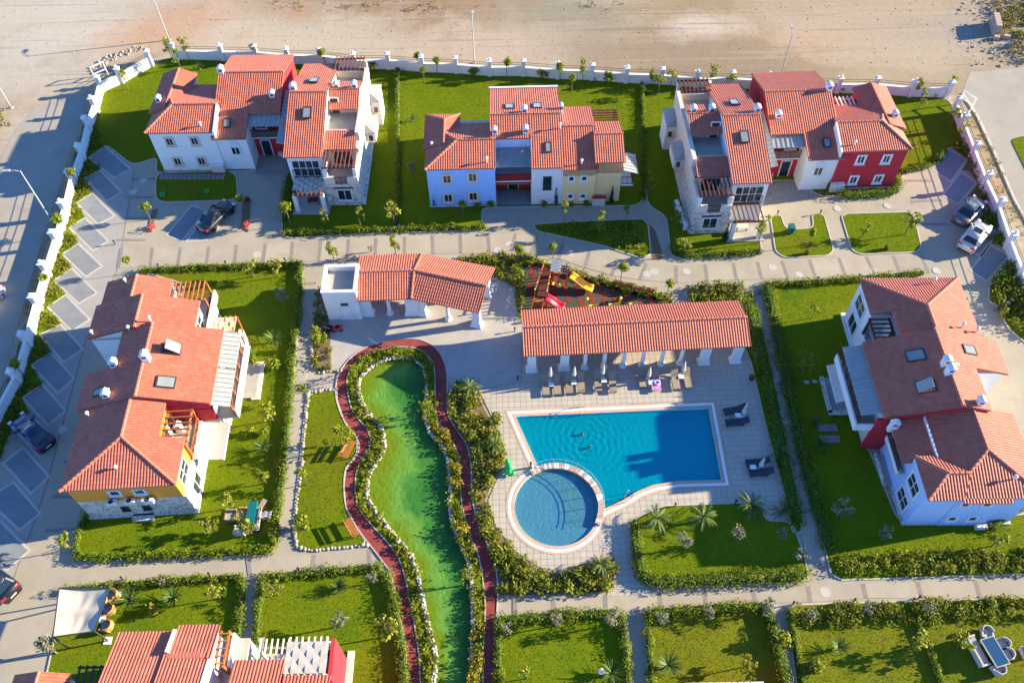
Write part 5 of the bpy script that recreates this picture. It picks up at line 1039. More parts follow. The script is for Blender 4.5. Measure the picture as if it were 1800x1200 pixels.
for i in range(40):
    for j in range(26):
        if (i + (j // 9)) % 2 == 0 and rnd.random() < .93:
            x, y = x0_ + .1 + i * .56 - j * .10, y0_ + .1 + j * .56; P = np.array([(x, y), (x + .54, y), (x + .44, y + .54), (x - .1, y + .54)])
            if inside(pgp, P).all(): part('rubber_tile', MB().prism([tuple(v) for v in P], .05, .068), 'rubberred', pg)
# stepping stones before the white wing, top left
for i in range(14):
    x, y = g2(285 + i * 8.2, 312); struct('stepping_stone', MB().box(x - .22, x + .22, y - .42, y + .42, 0, .11), 'band')

# ------------------------------------------------------------------ lawns
lawns = [
    [(150, 262), (163, 206), (177, 162), (262, 116), (298, 101), (385, 103), (502, 108), (640, 118), (698, 120), (700, 300), (700, 408), (600, 413), (497, 420), (497, 345), (507, 312), (520, 306), (505, 268), (455, 272), (450, 300), (290, 304), (275, 302), (278, 275), (235, 292), (188, 254)],
    [(275, 304), (414, 302), (418, 352), (275, 356)],
    [(702, 121), (860, 132), (1000, 138), (1128, 146), (1130, 300), (1128, 362), (1040, 362), (873, 364), (846, 366), (846, 390), (858, 404), (702, 409)],
    [(1131, 147), (1180, 150), (1182, 300), (1190, 420), (1200, 450), (1335, 450), (1337, 438), (1250, 430), (1210, 400), (1190, 330), (1200, 250), (1260, 200), (1340, 175), (1475, 163), (1604, 170), (1666, 173), (1688, 222), (1700, 262), (1668, 258), (1636, 297), (1582, 305), (1580, 340), (1480, 352), (1478, 338), (1440, 345), (1437, 355), (1480, 355), (1340, 150), (1200, 149)],
    [(938, 396), (1000, 391), (1130, 386), (1138, 396), (1143, 448), (1125, 453), (1060, 432), (944, 406)],
    [(1355, 381), (1372, 379), (1380, 405), (1432, 402), (1428, 378), (1447, 378), (1464, 440), (1455, 449), (1380, 453), (1364, 443)],
    [(1480, 381), (1490, 377), (1598, 374), (1605, 381), (1618, 434), (1610, 443), (1512, 447), (1498, 440)],
    [(250, 477), (300, 472), (530, 466), (531, 500), (505, 760), (490, 900), (480, 968), (470, 975), (140, 986), (133, 978), (140, 930), (148, 900), (300, 880), (300, 560), (330, 500)],
    [(540, 692), (592, 686), (591, 702), (604, 740), (627, 772), (627, 799), (607, 822), (603, 855), (607, 893), (628, 932), (645, 956), (545, 966), (522, 960), (516, 925), (530, 800)],
    [(115, 1042), (200, 1032), (425, 1013), (435, 1022), (425, 1110), (420, 1122), (400, 1130), (420, 1250), (60, 1300), (85, 1180)],
    [(462, 1014), (668, 998), (685, 1020), (700, 1090), (712, 1200), (714, 1260), (440, 1260), (455, 1100)],
    [(873, 1092), (884, 1086), (1085, 1078), (1094, 1090), (1103, 1200), (1106, 1260), (873, 1260)],
    [(1134, 1082), (1150, 1076), (1335, 1066), (1347, 1072), (1378, 1200), (1390, 1260), (1144, 1260)],
    [(1382, 1072), (1400, 1064), (1800, 1052), (1900, 1050), (1990, 1260), (1410, 1260)],
    [(1345, 508), (1360, 502), (1516, 493), (1600, 520), (1560, 600), (1480, 700), (1530, 800), (1580, 925), (1800, 905), (1900, 895), (1950, 1000), (1800, 1008), (1480, 1018), (1462, 1010), (1410, 800), (1375, 640)],
    [(1112, 918), (1130, 905), (1168, 890), (1334, 884), (1345, 917), (1390, 916), (1412, 975), (1420, 1015), (1405, 1022), (1150, 1032), (1138, 1025), (1118, 985)],
    [(1306, 510), (1324, 520), (1345, 600), (1370, 720), (1398, 860), (1408, 935), (1394, 935), (1378, 860), (1345, 740), (1322, 640), (1305, 600)],
    [(1740, 505), (1780, 470), (1850, 500), (1900, 640), (1800, 600), (1770, 575), (1760, 540), (1738, 530)],
    [(1776, 245), (1800, 240), (1830, 240), (1900, 330), (1818, 330)],
]
lw = [(k, PX(q)) for k, q in enumerate(lawns)]
lw[3] = (3, PX([(1131, 147), (1180, 150), (1666, 173), (1688, 222), (1700, 262), (1668, 258), (1636, 297), (1582, 305), (1585, 335), (1478, 345), (1440, 345), (1400, 316), (1352, 318), (1345, 330), (1338, 368), (1330, 400), (1340, 448), (1200, 455), (1180, 450), (1172, 380), (1140, 362), (1131, 300)]))
def rounded(q, rad):
    P = [np.array(p) for p in q]; n = len(P); out = []
    for i in range(n):
        a, b, c = P[i - 1], P[i], P[(i + 1) % n]; d1, d2 = a - b, c - b; l1, l2 = np.linalg.norm(d1), np.linalg.norm(d2); k = min(rad, .42 * l1, .42 * l2)
        if (d1 @ d2) / (l1 * l2) < -.85: out.append(tuple(b)); continue
        p, e = b + d1 / l1 * k, b + d2 / l2 * k
        for t in (0, .25, .5, .75, 1): out.append(tuple(p * (1 - t) ** 2 + b * 2 * t * (1 - t) + e * t * t))
    return out
lw = [(k, rounded(q, 1.3)) for k, q in lw]
for k, q in lw:
    o = struct('lawn', MB().prism(q, -.02, .065), 'drygrass' if k in (12, 13) else 'grass')
    if k not in (18,): struct('lawn_kerb', ring(q, offset(q, .11), -.02, .09), 'kerb')
struct('soil_patch', MB().prism(PX([(1141, 394), (1152, 405), (1166, 452), (1160, 458), (1146, 457), (1146, 440)]), -.02, .032), 'soil')
rg = np.random.default_rng(3)
foot = [PX(q) for q in ([(275, 215), (262, 300), (655, 375), (650, 150)],)]
for mt_, sel in (('blade', lambda k: k not in (12, 13)), ('dryblade', lambda k: k in (12, 13))):
    cv = []
    for k, q in lw:
        if not sel(k): continue
        P = scatter(q, 105, rg); n = len(P); a = rg.random(n) * 6.283; s = .018 + .026 * rg.random(n); hgt = .02 + .04 * rg.random(n)
        dx, dy = np.cos(a) * s, np.sin(a) * s; lx, ly = rg.normal(size=n) * .03, rg.normal(size=n) * .03; z = np.full(n, .06)
        cv.append(np.stack([np.stack([P[:, 0] - dx, P[:, 1] - dy, z], 1), np.stack([P[:, 0] + dx, P[:, 1] + dy, z], 1), np.stack([P[:, 0] + lx, P[:, 1] + ly, z + hgt], 1)], 1).reshape(-1, 3))
    V = np.concatenate(cv); nf = len(V) // 3
    me = bpy.data.meshes.new('grass'); me.vertices.add(len(V)); me.vertices.foreach_set('co', V.ravel().astype(np.float32)); me.loops.add(len(V)); me.loops.foreach_set('vertex_index', np.arange(len(V), dtype=np.int32))
    me.polygons.add(nf); me.polygons.foreach_set('loop_start', np.arange(0, len(V), 3, dtype=np.int32)); me.update(calc_edges=True)
    at = me.attributes.new('tint', 'FLOAT', 'FACE'); at.data.foreach_set('value', (rg.random(nf) ** 1.5).astype(np.float32))
    link('grass', me, mt_, kind='stuff')

# ------------------------------------------------------------------ boundary wall
def boundary(name_label, caps, zc, width_out):
    pts = [np.array(g2(x, y, zc)) for x, y in caps]
    h = thing('boundary_wall', name_label, 'wall', (*pts[0], 0)); o = pts[0]
    for i, p in enumerate(pts):
        x, y = p - o
        c = part('pillar', MB().box(x - .24, x + .24, y - .24, y + .24, 0, zc - .05), 'white', h)
        m = MB().box(x - .32, x + .32, y - .32, y + .32, zc - .05, zc + .07)
        if i % 2: m.lathe([(.2, zc + .07), (.12, zc + .12), (.17, zc + .22), (.15, zc + .36), (.02, zc + .42)], 8, (x, y, 0))
        else: m.loft([[(x - .3, y - .3, zc + .07), (x + .3, y - .3, zc + .07), (x + .3, y + .3, zc + .07), (x - .3, y + .3, zc + .07)], [(x - .05, y - .05, zc + .22), (x + .05, y - .05, zc + .22), (x + .05, y + .05, zc + .22), (x - .05, y + .05, zc + .22)]])
        part('pillar_cap', m, 'white', c)
        if i + 1 < len(pts):
            q = pts[i + 1] - o; d = q - (p - o); d /= np.linalg.norm(d); a, b = (p - o) + d * .24, q - d * .24
            part('wall_panel', MB().beam((*a, .62), (*b, .62), .22, 1.24), 'white', h); part('coping', MB().beam((*a, 1.27), (*b, 1.27), .30, .06), 'white', h)
            part('rail', MB().beam((*a, 1.62), (*b, 1.62), .035, .035).beam((*a, 1.9), (*b, 1.9), .035, .035), 'darkmetal', h)
    return h
ZC = 2.15
boundary('white pillared boundary wall along the street on the left', [(-62, 800), (-22, 722), (17, 651), (36, 586), (54, 520), (71, 462), (89, 407), (105, 354), (118, 300), (135, 255), (147, 206), (159, 172), (169, 135), (204, 120), (257, 90)], ZC, 1)
boundary('long white pillared boundary wall between the back gardens and the dirt field', [(300, 78), (385, 80), (446, 81), (502, 86), (560, 87), (620, 95), (680, 95), (740, 100), (800, 102), (860, 107), (920, 107), (981, 112), (1042, 114), (1103, 119), (1165, 121), (1227, 127), (1289, 127), (1353, 131), (1416, 134), (1479, 137), (1544, 137), (1609, 143), (1675, 144)], ZC, 1)
boundary('white pillared boundary wall running down the right side', [(1688, 172), (1700, 201), (1720, 251.6), (1741, 304), (1763.6, 351), (1784.6, 411), (1806, 465), (1830, 530)], ZC, 1)

# ------------------------------------------------------------------ street lamps
def street_lamp(base, top, label):
    b = np.array(G(*base)); hgt = 7.2; best = min(np.linspace(3, 9, 121), key=lambda z: np.linalg.norm(np.array(g2(*top, z)) - b[:2])); hgt = best
    t = np.array(g2(*top, hgt)) - b[:2]
    h = thing('street_lamp', label, 'street lamp', tuple(b))
    part('pole', MB().lathe([(.09, .0), (.085, 1.0), (.05, hgt - .1), (.045, hgt)], 8), 'lamp', h, True); part('base_plate', MB().box(-.22, .22, -.22, .22, 0, .06), 'lamp', h)
    d = np.array([-1.0, -.1]) if base[0] < 200 else np.array([0.05, 1.0]); d /= np.linalg.norm(d)
    part('arm', MB().tube([(0, 0, hgt - .1), (d[0] * .5, d[1] * .5, hgt + .12), (d[0] * 1.0, d[1] * 1.0, hgt + .16)], .035, 6), 'lamp', h)
    c = Vector((d[0] * 1.25, d[1] * 1.25, hgt + .17)); e = Vector((d[0], d[1], 0))
    f = part('lamp_head', MB().beam(c - e * .35, c + e * .35, .26, .12), 'lamp', h); part('lens', MB().beam(c - e * .28 - Vector((0, 0, .075)), c + e * .28 - Vector((0, 0, .075)), .2, .03), 'skyglass', f)
street_lamp((90, 387), (25, 305), 'street lamp leaning over the street at the left edge beside the boundary wall')
street_lamp((297.5, 71), (271, 1), 'street lamp at the bend of the wall in the top left corner')
street_lamp((834, 111.7), (826, 35), 'street lamp on the dirt field behind the middle of the back wall')
street_lamp((1373, 131), (1393, 60), 'street lamp on the dirt field behind the top right house')
street_lamp((20, 190), (-25, 150), 'street lamp cut off by the left edge near the top of the street')

# ------------------------------------------------------------------ hedges
def hedge(label, px, w=.6, hgt=.75, mt='hedge', dens=85, seed=0, closed=False, size=.072):
    P = resample(PX(px), max(3, int(sum(np.linalg.norm(np.diff(np.array(PX(px)), axis=0), axis=1)) / .45))); Q = np.array(P); o = Q[0].copy(); rg = np.random.default_rng(seed + 11)
    L = np.linalg.norm(np.diff(Q, axis=0), axis=1).sum(); n = int(L * dens * (w + hgt) / 1.3)
    c = np.c_[Q - o, np.full(len(Q), hgt * .5)] + rg.normal(size=(len(Q), 3)) * [.07, .07, .08]; r = np.tile([w * .62, w * .62, hgt * .56], (len(Q), 1)) * (0.75 + .5 * rg.random((len(Q), 1)))
    me = leaf_mesh('hedge', mt, c, r, n, size, seed, flat=.25)
    ob = link('hedge', me, None, loc=(*o, 0)); tag(ob, label, 'hedge')
    part('branches', MB().tube([(x, y, hgt * .4) for x, y in (Q - o)], [w * .30] * len(Q), 6), 'hedge', ob); return ob
HEDGES = [
    ('low green hedge along the north edge of the left house lawn', [(252, 479), (350, 472), (440, 470), (526, 467)], .8, .8),
    ('green hedge beside the path along the east edge of the left house lawn', [(528, 470), (529, 505), (518, 600), (507, 740), (493, 880), (482, 960)], .8, .9),
    ('hedge along the south edge of the left house lawn', [(478, 968), (380, 974), (250, 980), (140, 982)], .8, .8),
    ('short hedge closing the left house lawn towards the parking lane', [(137, 975), (138, 950), (147, 920), (156, 908)], .7, .8),
    ('front hedge before the cream tower and blue wing beside the cross road', [(500, 412), (600, 410), (690, 406), (760, 404), (850, 402)], .8, .7),
    ('shaded hedge on the driveway side of the cream tower pergola', [(511, 312), (505, 345), (502, 388)], 1.1, 1.0),
    ('hedge between the two back gardens left of the sky blue wing', [(698, 125), (699, 180), (699, 260), (700, 330), (698, 395)], .55, .8),
    ('thin hedge between the back gardens right of the yellow wing', [(1128, 150), (1130, 200), (1131, 290), (1132, 350)], .5, .7),
    ('hedge around the corner of the cream tower garden at the top right', [(1182, 440), (1210, 452), (1270, 449), (1332, 446)], .9, .7),
    ('clipped bushy hedge along the crimson front wall', [(1482, 347), (1510, 346), (1545, 343), (1572, 340), (1577, 325), (1572, 318)], 1.2, .9),
    ('hedge between the garden and bays east of the crimson wing', [(1582, 303), (1620, 298), (1640, 290), (1660, 268)], .8, .7),
    ('hedge along the north edge of the right house lawn', [(1348, 503), (1400, 500), (1460, 497), (1516, 492), (1560, 488), (1620, 483)], .8, .8),
    ('hedge along the west edge of the right house lawn beside the path', [(1348, 508), (1362, 570), (1376, 640), (1392, 720), (1410, 800), (1430, 880), (1455, 960)], 1.3, .9),
    ('hedge strip between pool deck and path along the east side of the pool', [(1314, 540), (1330, 600), (1348, 680), (1366, 760), (1385, 850), (1400, 920)], 1.5, 1.0),
    ('hedge round the pool corner lawn, along its southern edge', [(1128, 1012), (1150, 1025), (1240, 1022), (1330, 1018), (1410, 1012)], 1.4, 1.0),
    ('hedge along the western edge of the pool corner lawn', [(1116, 920), (1117, 950), (1120, 985), (1128, 1010)], 1.2, 1.0),
    ('hedge along the top of the lawn under the sail canopy', [(118, 1040), (200, 1031), (300, 1022), (425, 1015)], .7, .8),
    ('hedge along the east edge of the lawn with the two yuccas', [(430, 1020), (426, 1060), (421, 1112)], .7, .8),
    ('hedge along the top of the lower lawn left of the running path', [(466, 1016), (540, 1010), (610, 1004), (668, 1000)], .9, .8),
    ('hedge between the lower lawn and the running path', [(680, 1010), (692, 1050), (700, 1100), (708, 1150), (712, 1215)], .9, .9),
    ('hedge on the west side of the lower lawn beside the narrow path', [(462, 1022), (456, 1070), (452, 1120), (446, 1180), (443, 1230)], .7, .8),
    ('hedge along the top of the lawn right of the running path', [(878, 1092), (950, 1086), (1020, 1082), (1084, 1079)], 1.0, .9),
    ('hedge along the east edge of the lawn right of the running path', [(1090, 1085), (1095, 1120), (1100, 1160), (1104, 1220)], .8, .9),
    ('hedge along the west edge of the lawn right of the running path', [(877, 1100), (876, 1150), (876, 1220)], .8, .8),
    ('hedge along the top of the lawn between the two narrow paths', [(1140, 1080), (1220, 1073), (1290, 1069), (1342, 1067)], 1.0, .9),
    ('hedge on the east edge of the lawn between the two narrow paths', [(1347, 1072), (1358, 1110), (1370, 1160), (1384, 1225)], 1.1, 1.1),
    ('hedge on the west edge of the lawn between the two narrow paths', [(1137, 1086), (1140, 1130), (1143, 1180), (1145, 1230)], .7, .8),
    ('hedge along the path side of the glass table garden', [(1386, 1078), (1394, 1120), (1404, 1170), (1414, 1230)], .7, .8),
    ('low hedge dividing the glass table garden from the lawn beside it', [(1612, 1096), (1622, 1120), (1636, 1155), (1655, 1205)], .6, .8),
    ('hedge at the right edge behind the blue end wall', [(1740, 930), (1770, 905), (1800, 888), (1830, 870)], 1.0, 1.0),
]
for i, (l, p, w, hh) in enumerate(HEDGES): hedge(l, p, w * .92, hh * .85, seed=i, dens=230)

# ------------------------------------------------------------------ planting beds: nobody could count their stems
def bed(name, label, polys, mt, dens, hgt, size, seed, stemr=.35, per=16):
    """ground cover and shrubs spread over polygons, one object"""
    rg = np.random.default_rng(seed); cs = []
    for q in polys: cs.append(scatter(q, dens, rg))
    P = np.concatenate(cs); k = len(P); z = hgt * (.55 + .6 * rg.random(k)); c = np.c_[P, z * .55]; r = np.c_[np.full(k, stemr), np.full(k, stemr), z * .5] * (.7 + .6 * rg.random((k, 1)))
    ob = link(name, leaf_mesh(name, mt, c, r, k * per, size, seed, flat=.4, up=.6), None, kind='stuff'); ob['label'] = label; ob['category'] = 'shrubs'; return ob
def band_poly(A, B): return list(A) + list(B)[::-1]
eastbed = PX([(790, 690), (808, 672), (836, 690), (862, 738), (882, 782), (888, 812), (868, 845), (852, 880), (868, 925), (900, 968), (945, 1000), (985, 1008), (1010, 1002), (1040, 990), (1078, 975), (1084, 1000), (1070, 1040), (960, 1043), (880, 1046), (872, 985), (858, 955), (845, 924), (834, 875), (832, 819), (824, 784), (806, 756), (792, 731)])
struct('planting_bed', MB().prism(eastbed, -.02, .07), 'soil')
bed('shrub_bed', 'dense bed of mixed broad leaved shrubs between the running path and the pool', [eastbed], 'shrub', 7, .9, .13, 21, .42, 30)
IN = resample(inl, 180); INL, INR = IN[:85], IN[100:]
pl2 = resample(pondL[::-1], 85); pr2 = resample(pondR, 80)
bed('bank_plants', 'yellow green plants on the west bank between running path and white pebbles', [band_poly([IN[i] for i in range(0, 96)], resample(pondL[::-1], 96))], 'shrub', 8.5, .5, .10, 22, .30, 18)
bed('bank_plants', 'yellow green plants on the east bank between the pebbles and running path', [band_poly([IN[i] for i in range(96, 180)], resample(pondR, 84))], 'shrub', 8.5, .55, .10, 23, .30, 18)
bed('gold_shrubs', 'bright golden shrubs along the east bank of the pond', [PX(q) for q in ([(760, 745), (775, 752), (800, 790), (790, 795), (770, 775)], [(792, 815), (806, 820), (810, 865), (792, 862)], [(794, 915), (815, 925), (822, 948), (802, 946)], [(826, 1160), (846, 1150), (846, 1215), (824, 1215)], [(828, 1090), (848, 1085), (846, 1120), (830, 1118)])], 'goldshrub', 5, .8, .11, 24, .4, 26)
wstrip = wallL[1:13]
bays_in = [(-8, 830)] + [p for q in bayL[:11][::-1] for p in (q[0], q[1])] + [(170, 215)]
wb = PX(wstrip) + PX(bays_in)[::-1]
struct('planting_bed', MB().prism(wb, -.02, .033), 'grass'); bed('wall_shrubs', 'strip of low shrubs and grass between the left wall and parking bays', [wb], 'shrub', 8, .42, .10, 25, .36, 20)
rb = PX([(1692, 226), (1705, 268), (1728, 322), (1749, 370), (1770, 427), (1790, 470), (1760, 500), (1742, 497), (1778, 449), (1755, 430), (1738, 428), (1757, 409), (1733, 390), (1720, 388), (1737, 367), (1715, 345), (1702, 345), (1720, 322), (1702, 300), (1690, 300), (1703, 281), (1672, 260), (1690, 250)])
struct('planting_bed', MB().prism(rb, -.02, .03), 'soil'); bed('wall_shrubs', 'dark green shrubs between the right hand bays and the boundary wall', [rb], 'hedge', 5, .9, .13, 26, .45, 26)
bed('wall_shrubs', 'tall weedy shrubs right of the lane at the right edge', [PX([(1742, 505), (1780, 470), (1850, 500), (1880, 610), (1800, 590), (1770, 572), (1745, 530)])], 'shrub', 4, 1.1, .15, 27, .5, 26)
nb = PX([(800, 458), (860, 450), (918, 450), (965, 464), (1055, 490), (1180, 522), (1178, 534), (1100, 516), (1050, 500), (955, 468), (918, 466), (920, 560), (910, 560), (905, 506), (868, 484)])
struct('planting_bed', MB().prism(nb, -.02, .06), 'soil'); bed('shrub_bed', 'planting strip of leafy shrubs around the playground', [nb], 'shrub', 8, .75, .10, 28, .38, 26)
nb2 = PX([(1208, 512), (1230, 503), (1305, 503), (1322, 520), (1318, 545), (1306, 535), (1215, 537)])
struct('planting_bed', MB().prism(nb2, -.02, .06), 'soil'); bed('shrub_bed', 'square bed of green shrubs behind the right end of the colonnade', [nb2], 'shrub', 6, .8, .13, 29, .4, 26)
kb_ = PX([(565, 505), (580, 575), (580, 652), (560, 654), (549, 646), (546, 600), (556, 560), (558, 515)])
struct('planting_bed', MB().prism(kb_, -.02, .06), 'soil'); bed('shrub_bed', 'narrow planted strip west of the white kiosk', [kb_], 'shrub', 4, .6, .12, 30, .35, 20)
rb2 = PX([(1470, 1012), (1462, 985), (1480, 975), (1640, 970), (1800, 965), (1850, 960), (1850, 1006)])
bed('shrub_bed', 'wide belt of mixed flowering shrubs below the right house lawn', [rb2], 'shrub', 8, .8, .10, 31, .38, 26)
rb3 = PX([(1384, 1078), (1390, 1066), (1600, 1058), (1800, 1050), (1850, 1048), (1850, 1085), (1700, 1092), (1500, 1098), (1392, 1100)])
bed('shrub_bed', 'belt of rust and green shrubs above the glass table garden', [rb3], 'shrub', 8, .75, .10, 32, .38, 26)
bed('shrub_bed', 'dark ground cover filling the triangular island by the cross road', [PX([(944, 398), (1000, 394), (1128, 389), (1138, 444), (1125, 448), (1060, 428), (950, 406)])], 'hedge', 7, .35, .11, 33, .3, 12)
bed('back_wall_plants', 'row of low climbing plants at the foot of the back wall', [PX([(310, 100), (640, 114), (1000, 134), (1300, 152), (1660, 170), (1660, 174), (1300, 156), (1000, 139), (640, 119), (310, 105)])], 'hedge', 1.2, 1.0, .11, 34, .3, 22)
for q, l in (([(268, 370), (277, 368), (268, 408), (260, 408)], 'narrow bed of pink flowers left of the black car'), ([(428, 352), (441, 350), (437, 408), (424, 400)], 'narrow bed of pink flowers right of the black car')):
    P_ = PX(q); struct('planting_bed', MB().prism(P_, -.02, .1), 'soil'); c0 = np.array(P_[2]) * .55 + np.array(P_[3]) * .35 + np.array(P_[0]) * .1
    ob = link('flower_bush', leaf_mesh('flower_bush', 'flower', [(0, 0, .35), (.2, .35, .3)], [(.38, .5, .35), (.3, .4, .3)], 120, .1, 5), None, loc=(*c0, 0)); tag(ob, l.replace('narrow bed of pink flowers', 'bush of pink flowers in the narrow bed'), 'flowers')
    link('stems', MB().tube([(0, 0, .05), (.1, .2, .3)], .05, 5).mesh('stems'), 'trunk', ob)
# stone edgings
def stones(label, line, step, s, mt, seed, jit=.05, rows=1):
    rg = random.Random(seed); P = resample(line, int(sum(np.linalg.norm(np.diff(np.array(line), axis=0), axis=1)) / step)); m = MB(); t = []
    for x, y in P:
        for r in range(rows):
            a = s * rg.uniform(.65, 1.25); o = len(m.f); m.ball((x + rg.uniform(-jit, jit) + r * .0, y + rg.uniform(-jit, jit), .03 + a * .3), a, 6, 4, rg.uniform(.8, 1.2), rg.uniform(.8, 1.2), .7); t += [rg.random()] * (len(m.f) - o)
    m.t = t; ob = struct('edge_stones', m, mt, kind='stuff'); ob['label'] = label; ob['category'] = 'stones'
stones('white pebbles lining the west shore of the pond', offset(pond, .16)[:90], .13, .12, 'pebble', 1, .15, 2)
stones('white pebbles lining the east shore of the pond', offset(pond, .14)[95:], .16, .11, 'pebble', 2, .10, 2)
stones('grey stones edging the lawn with two wooden benches', PX([(592, 684), (542, 690), (532, 800), (517, 925), (522, 962), (545, 968), (645, 958)]), .30, .17, 'rock', 3)
stones('grey stones edging the planted strip west of the kiosk', PX([(548, 600), (548, 646), (560, 655), (600, 652)]), .30, .17, 'rock', 4)

# ------------------------------------------------------------------ trees and single plants
def proto(kind, seed):
    """one tree of each kind, built at the origin: an Empty with trunk and crown"""
    rg = random.Random(seed); t = thing('tree', '', 'tree')
    if kind == 'ball':
        part('trunk', MB().tube([(0, 0, 0), (.02, 0, .8), (0, .02, 1.6)], [.045, .035, .03], 6), 'trunk', t)
        c = [(rg.uniform(-.2, .2), rg.uniform(-.2, .2), 1.85 + rg.uniform(-.2, .25)) for _ in range(6)]; link('crown', leaf_mesh('crown', 'leaf', c, [(.36, .36, .34)] * 6, 340, .10, seed, .35), None, t)
    elif kind == 'sapling':
        m = MB().tube([(0, 0, 0), (.04, .02, 1.1), (.02, 0, 2.4)], [.045, .035, .015], 6); c = []
        for i in range(8): a, z = rg.uniform(0, 6.28), rg.uniform(1.1, 2.6); r = rg.uniform(.15, .5); p = (r * math.cos(a), r * math.sin(a), z + .15); m.tube([(.03, 0, z - .25), p], [.02, .01], 5); c.append(p)
        part('trunk', m, 'trunk', t); link('crown', leaf_mesh('crown', 'leaf', c + [(0, 0, 2.3)], [(.26, .26, .26)] * 9, 210, .105, seed, .5), None, t)
    elif kind == 'lime':
        m = MB().tube([(0, 0, 0), (.05, .02, .9), (.02, .05, 1.9)], [.05, .04, .015], 6); c = []
        for i in range(9): a, z = rg.uniform(0, 6.28), rg.uniform(1.0, 2.2); r = rg.uniform(.15, .55); p = (r * math.cos(a), r * math.sin(a), z + .1); m.tube([(.03, .02, z - .3), p], [.02, .01], 5); c.append(p)
        part('trunk', m, 'trunk', t); link('crown', leaf_mesh('crown', 'limeleaf', c, [(.27, .27, .22)] * 9, 230, .115, seed, .5), None, t)
    elif kind == 'olive':
        m = MB().tube([(0, 0, 0), (.04, .02, .8), (0, .03, 1.5)], [.07, .05, .03], 6); c = []
        for i in range(9): a, z = rg.uniform(0, 6.28), rg.uniform(1.2, 2.1); r = rg.uniform(.2, .5); p = (r * math.cos(a), r * math.sin(a), z); m.tube([(0, 0, z - .5), p], [.025, .01], 5); c.append(p)
        part('trunk', m, 'trunk', t); link('crown', leaf_mesh('crown', 'olive', c, [(.3, .3, .28)] * 9, 300, .085, seed, .45), None, t)
    elif kind == 'tall':
        m = MB().tube([(0, 0, 0), (.05, 0, 1.2), (.03, .04, 3.0)], [.06, .045, .015], 6); c = []
        for i in range(13): z = rg.uniform(1.0, 3.3); a = rg.uniform(0, 6.28); r = rg.uniform(.1, .45) * (1.25 - z / 4.5); p = (r * math.cos(a), r * math.sin(a), z); m.tube([(.03, .01, z - .25), p], [.02, .01], 5); c.append(p)
        part('trunk', m, 'trunk', t); link('crown', leaf_mesh('crown', 'leaf', c, [(.27, .27, .34)] * 13, 320, .11, seed, .5), None, t)
    elif kind == 'cypress':
        part('trunk', MB().tube([(0, 0, 0), (0, 0, .5)], .05, 6), 'trunk', t); c = [(0, 0, .3 + .2 * i) for i in range(10)]; link('crown', leaf_mesh('crown', 'cypress', c, [(.24 * (1 - i / 12), .24 * (1 - i / 12), .2) for i in range(10)], 420, .07, seed, .3, up=.1), None, t)
    elif kind in ('palm', 'yucca', 'fanpalm'):
        n, L, th = {'palm': (16, 1.25, .5), 'yucca': (40, .95, .12), 'fanpalm': (13, 1.1, .5)}[kind]; h0 = {'palm': .7, 'yucca': .35, 'fanpalm': .9}[kind]
        part('trunk', MB().tube([(0, 0, 0), (0, 0, h0)], [.13, .11], 7), 'trunk', t); m = MB(); tt = []
        for i in range(n):
            a = i * 2.4 + rg.uniform(-.2, .2); el = rg.uniform(.15, 1.25); o = len(m.f); w = th * (.35 if kind != 'yucca' else .5); pts = []
            for k in range(6):
                s = k / 5; rr = L * s * math.cos(el * (1 - .35 * s)); z = h0 + L * (s * math.sin(el) - (.55 if kind != 'yucca' else .18) * s * s); pts.append((rr * math.cos(a), rr * math.sin(a), z))
            for k in range(5):
                p, q = Vector(pts[k]), Vector(pts[k + 1]); e = Vector((-math.sin(a), math.cos(a), 0)); ww = lambda s: w * (.25 + math.sin(math.pi * min(1, s * .95 + .05)))
                if kind == 'yucca': m.add([p - e * ww(k / 5) * .5, p + e * ww(k / 5) * .5, q + e * ww((k + 1) / 5) * .5, q - e * ww((k + 1) / 5) * .5], [(0, 1, 2, 3)])
                else:
                    for sd in (-1, 1):                      # leaflets either side of the rib
                        for u in (.0, .5): b = p.lerp(q, u); tip = b + e * sd * ww((k + u) / 5) + (q - p) * .9 - Vector((0, 0, .12)); m.add([b, b + (q - p) * .38, tip], [(0, 1, 2)])
            tt += [rg.random()] * (len(m.f) - o)
        m.t = tt; part('crown', m, 'palm', t)
    elif kind == 'willow':
        m = MB().tube([(0, 0, 0), (.05, .03, 1.0), (0, 0, 2.2)], [.09, .07, .03], 6); part('trunk', m, 'trunk', t); c = []
        for i in range(30): a, r = rg.uniform(0, 6.28), rg.uniform(.2, 1.15); c.append((r * math.cos(a), r * math.sin(a), 2.5 - r * .9 + rg.uniform(-.3, .3)))
        link('crown', leaf_mesh('crown', 'leaf', c, [(.18, .18, .5)] * 30, 620, .10, seed, .6), None, t)
    elif kind == 'bush':
        part('trunk', MB().tube([(0, 0, 0), (0, 0, .4)], .04, 5), 'trunk', t); c = [(rg.uniform(-.3, .3), rg.uniform(-.3, .3), rg.uniform(.3, .8)) for _ in range(7)]; link('crown', leaf_mesh('crown', 'leaf', c, [(.34, .34, .32)] * 7, 260, .11, seed, .5), None, t)
    elif kind == 'dry':
        m = MB()
        for i in range(16): a, l = rg.uniform(0, 6.28), rg.uniform(.3, .9); m.tube([(0, 0, .1), (.35 * l * math.cos(a), .35 * l * math.sin(a), .9 * l), (.6 * l * math.cos(a), .6 * l * math.sin(a), 1.7 * l)], [.03, .02, .01], 4)
        part('trunk', m, 'trunk', t); c = [(rg.uniform(-.4, .4), rg.uniform(-.4, .4), rg.uniform(.8, 1.7)) for _ in range(9)]; link('crown', leaf_mesh('crown', 'olive', c, [(.26, .26, .3)] * 9, 130, .10, seed, .7), None, t)
    return t
PROTO = {}
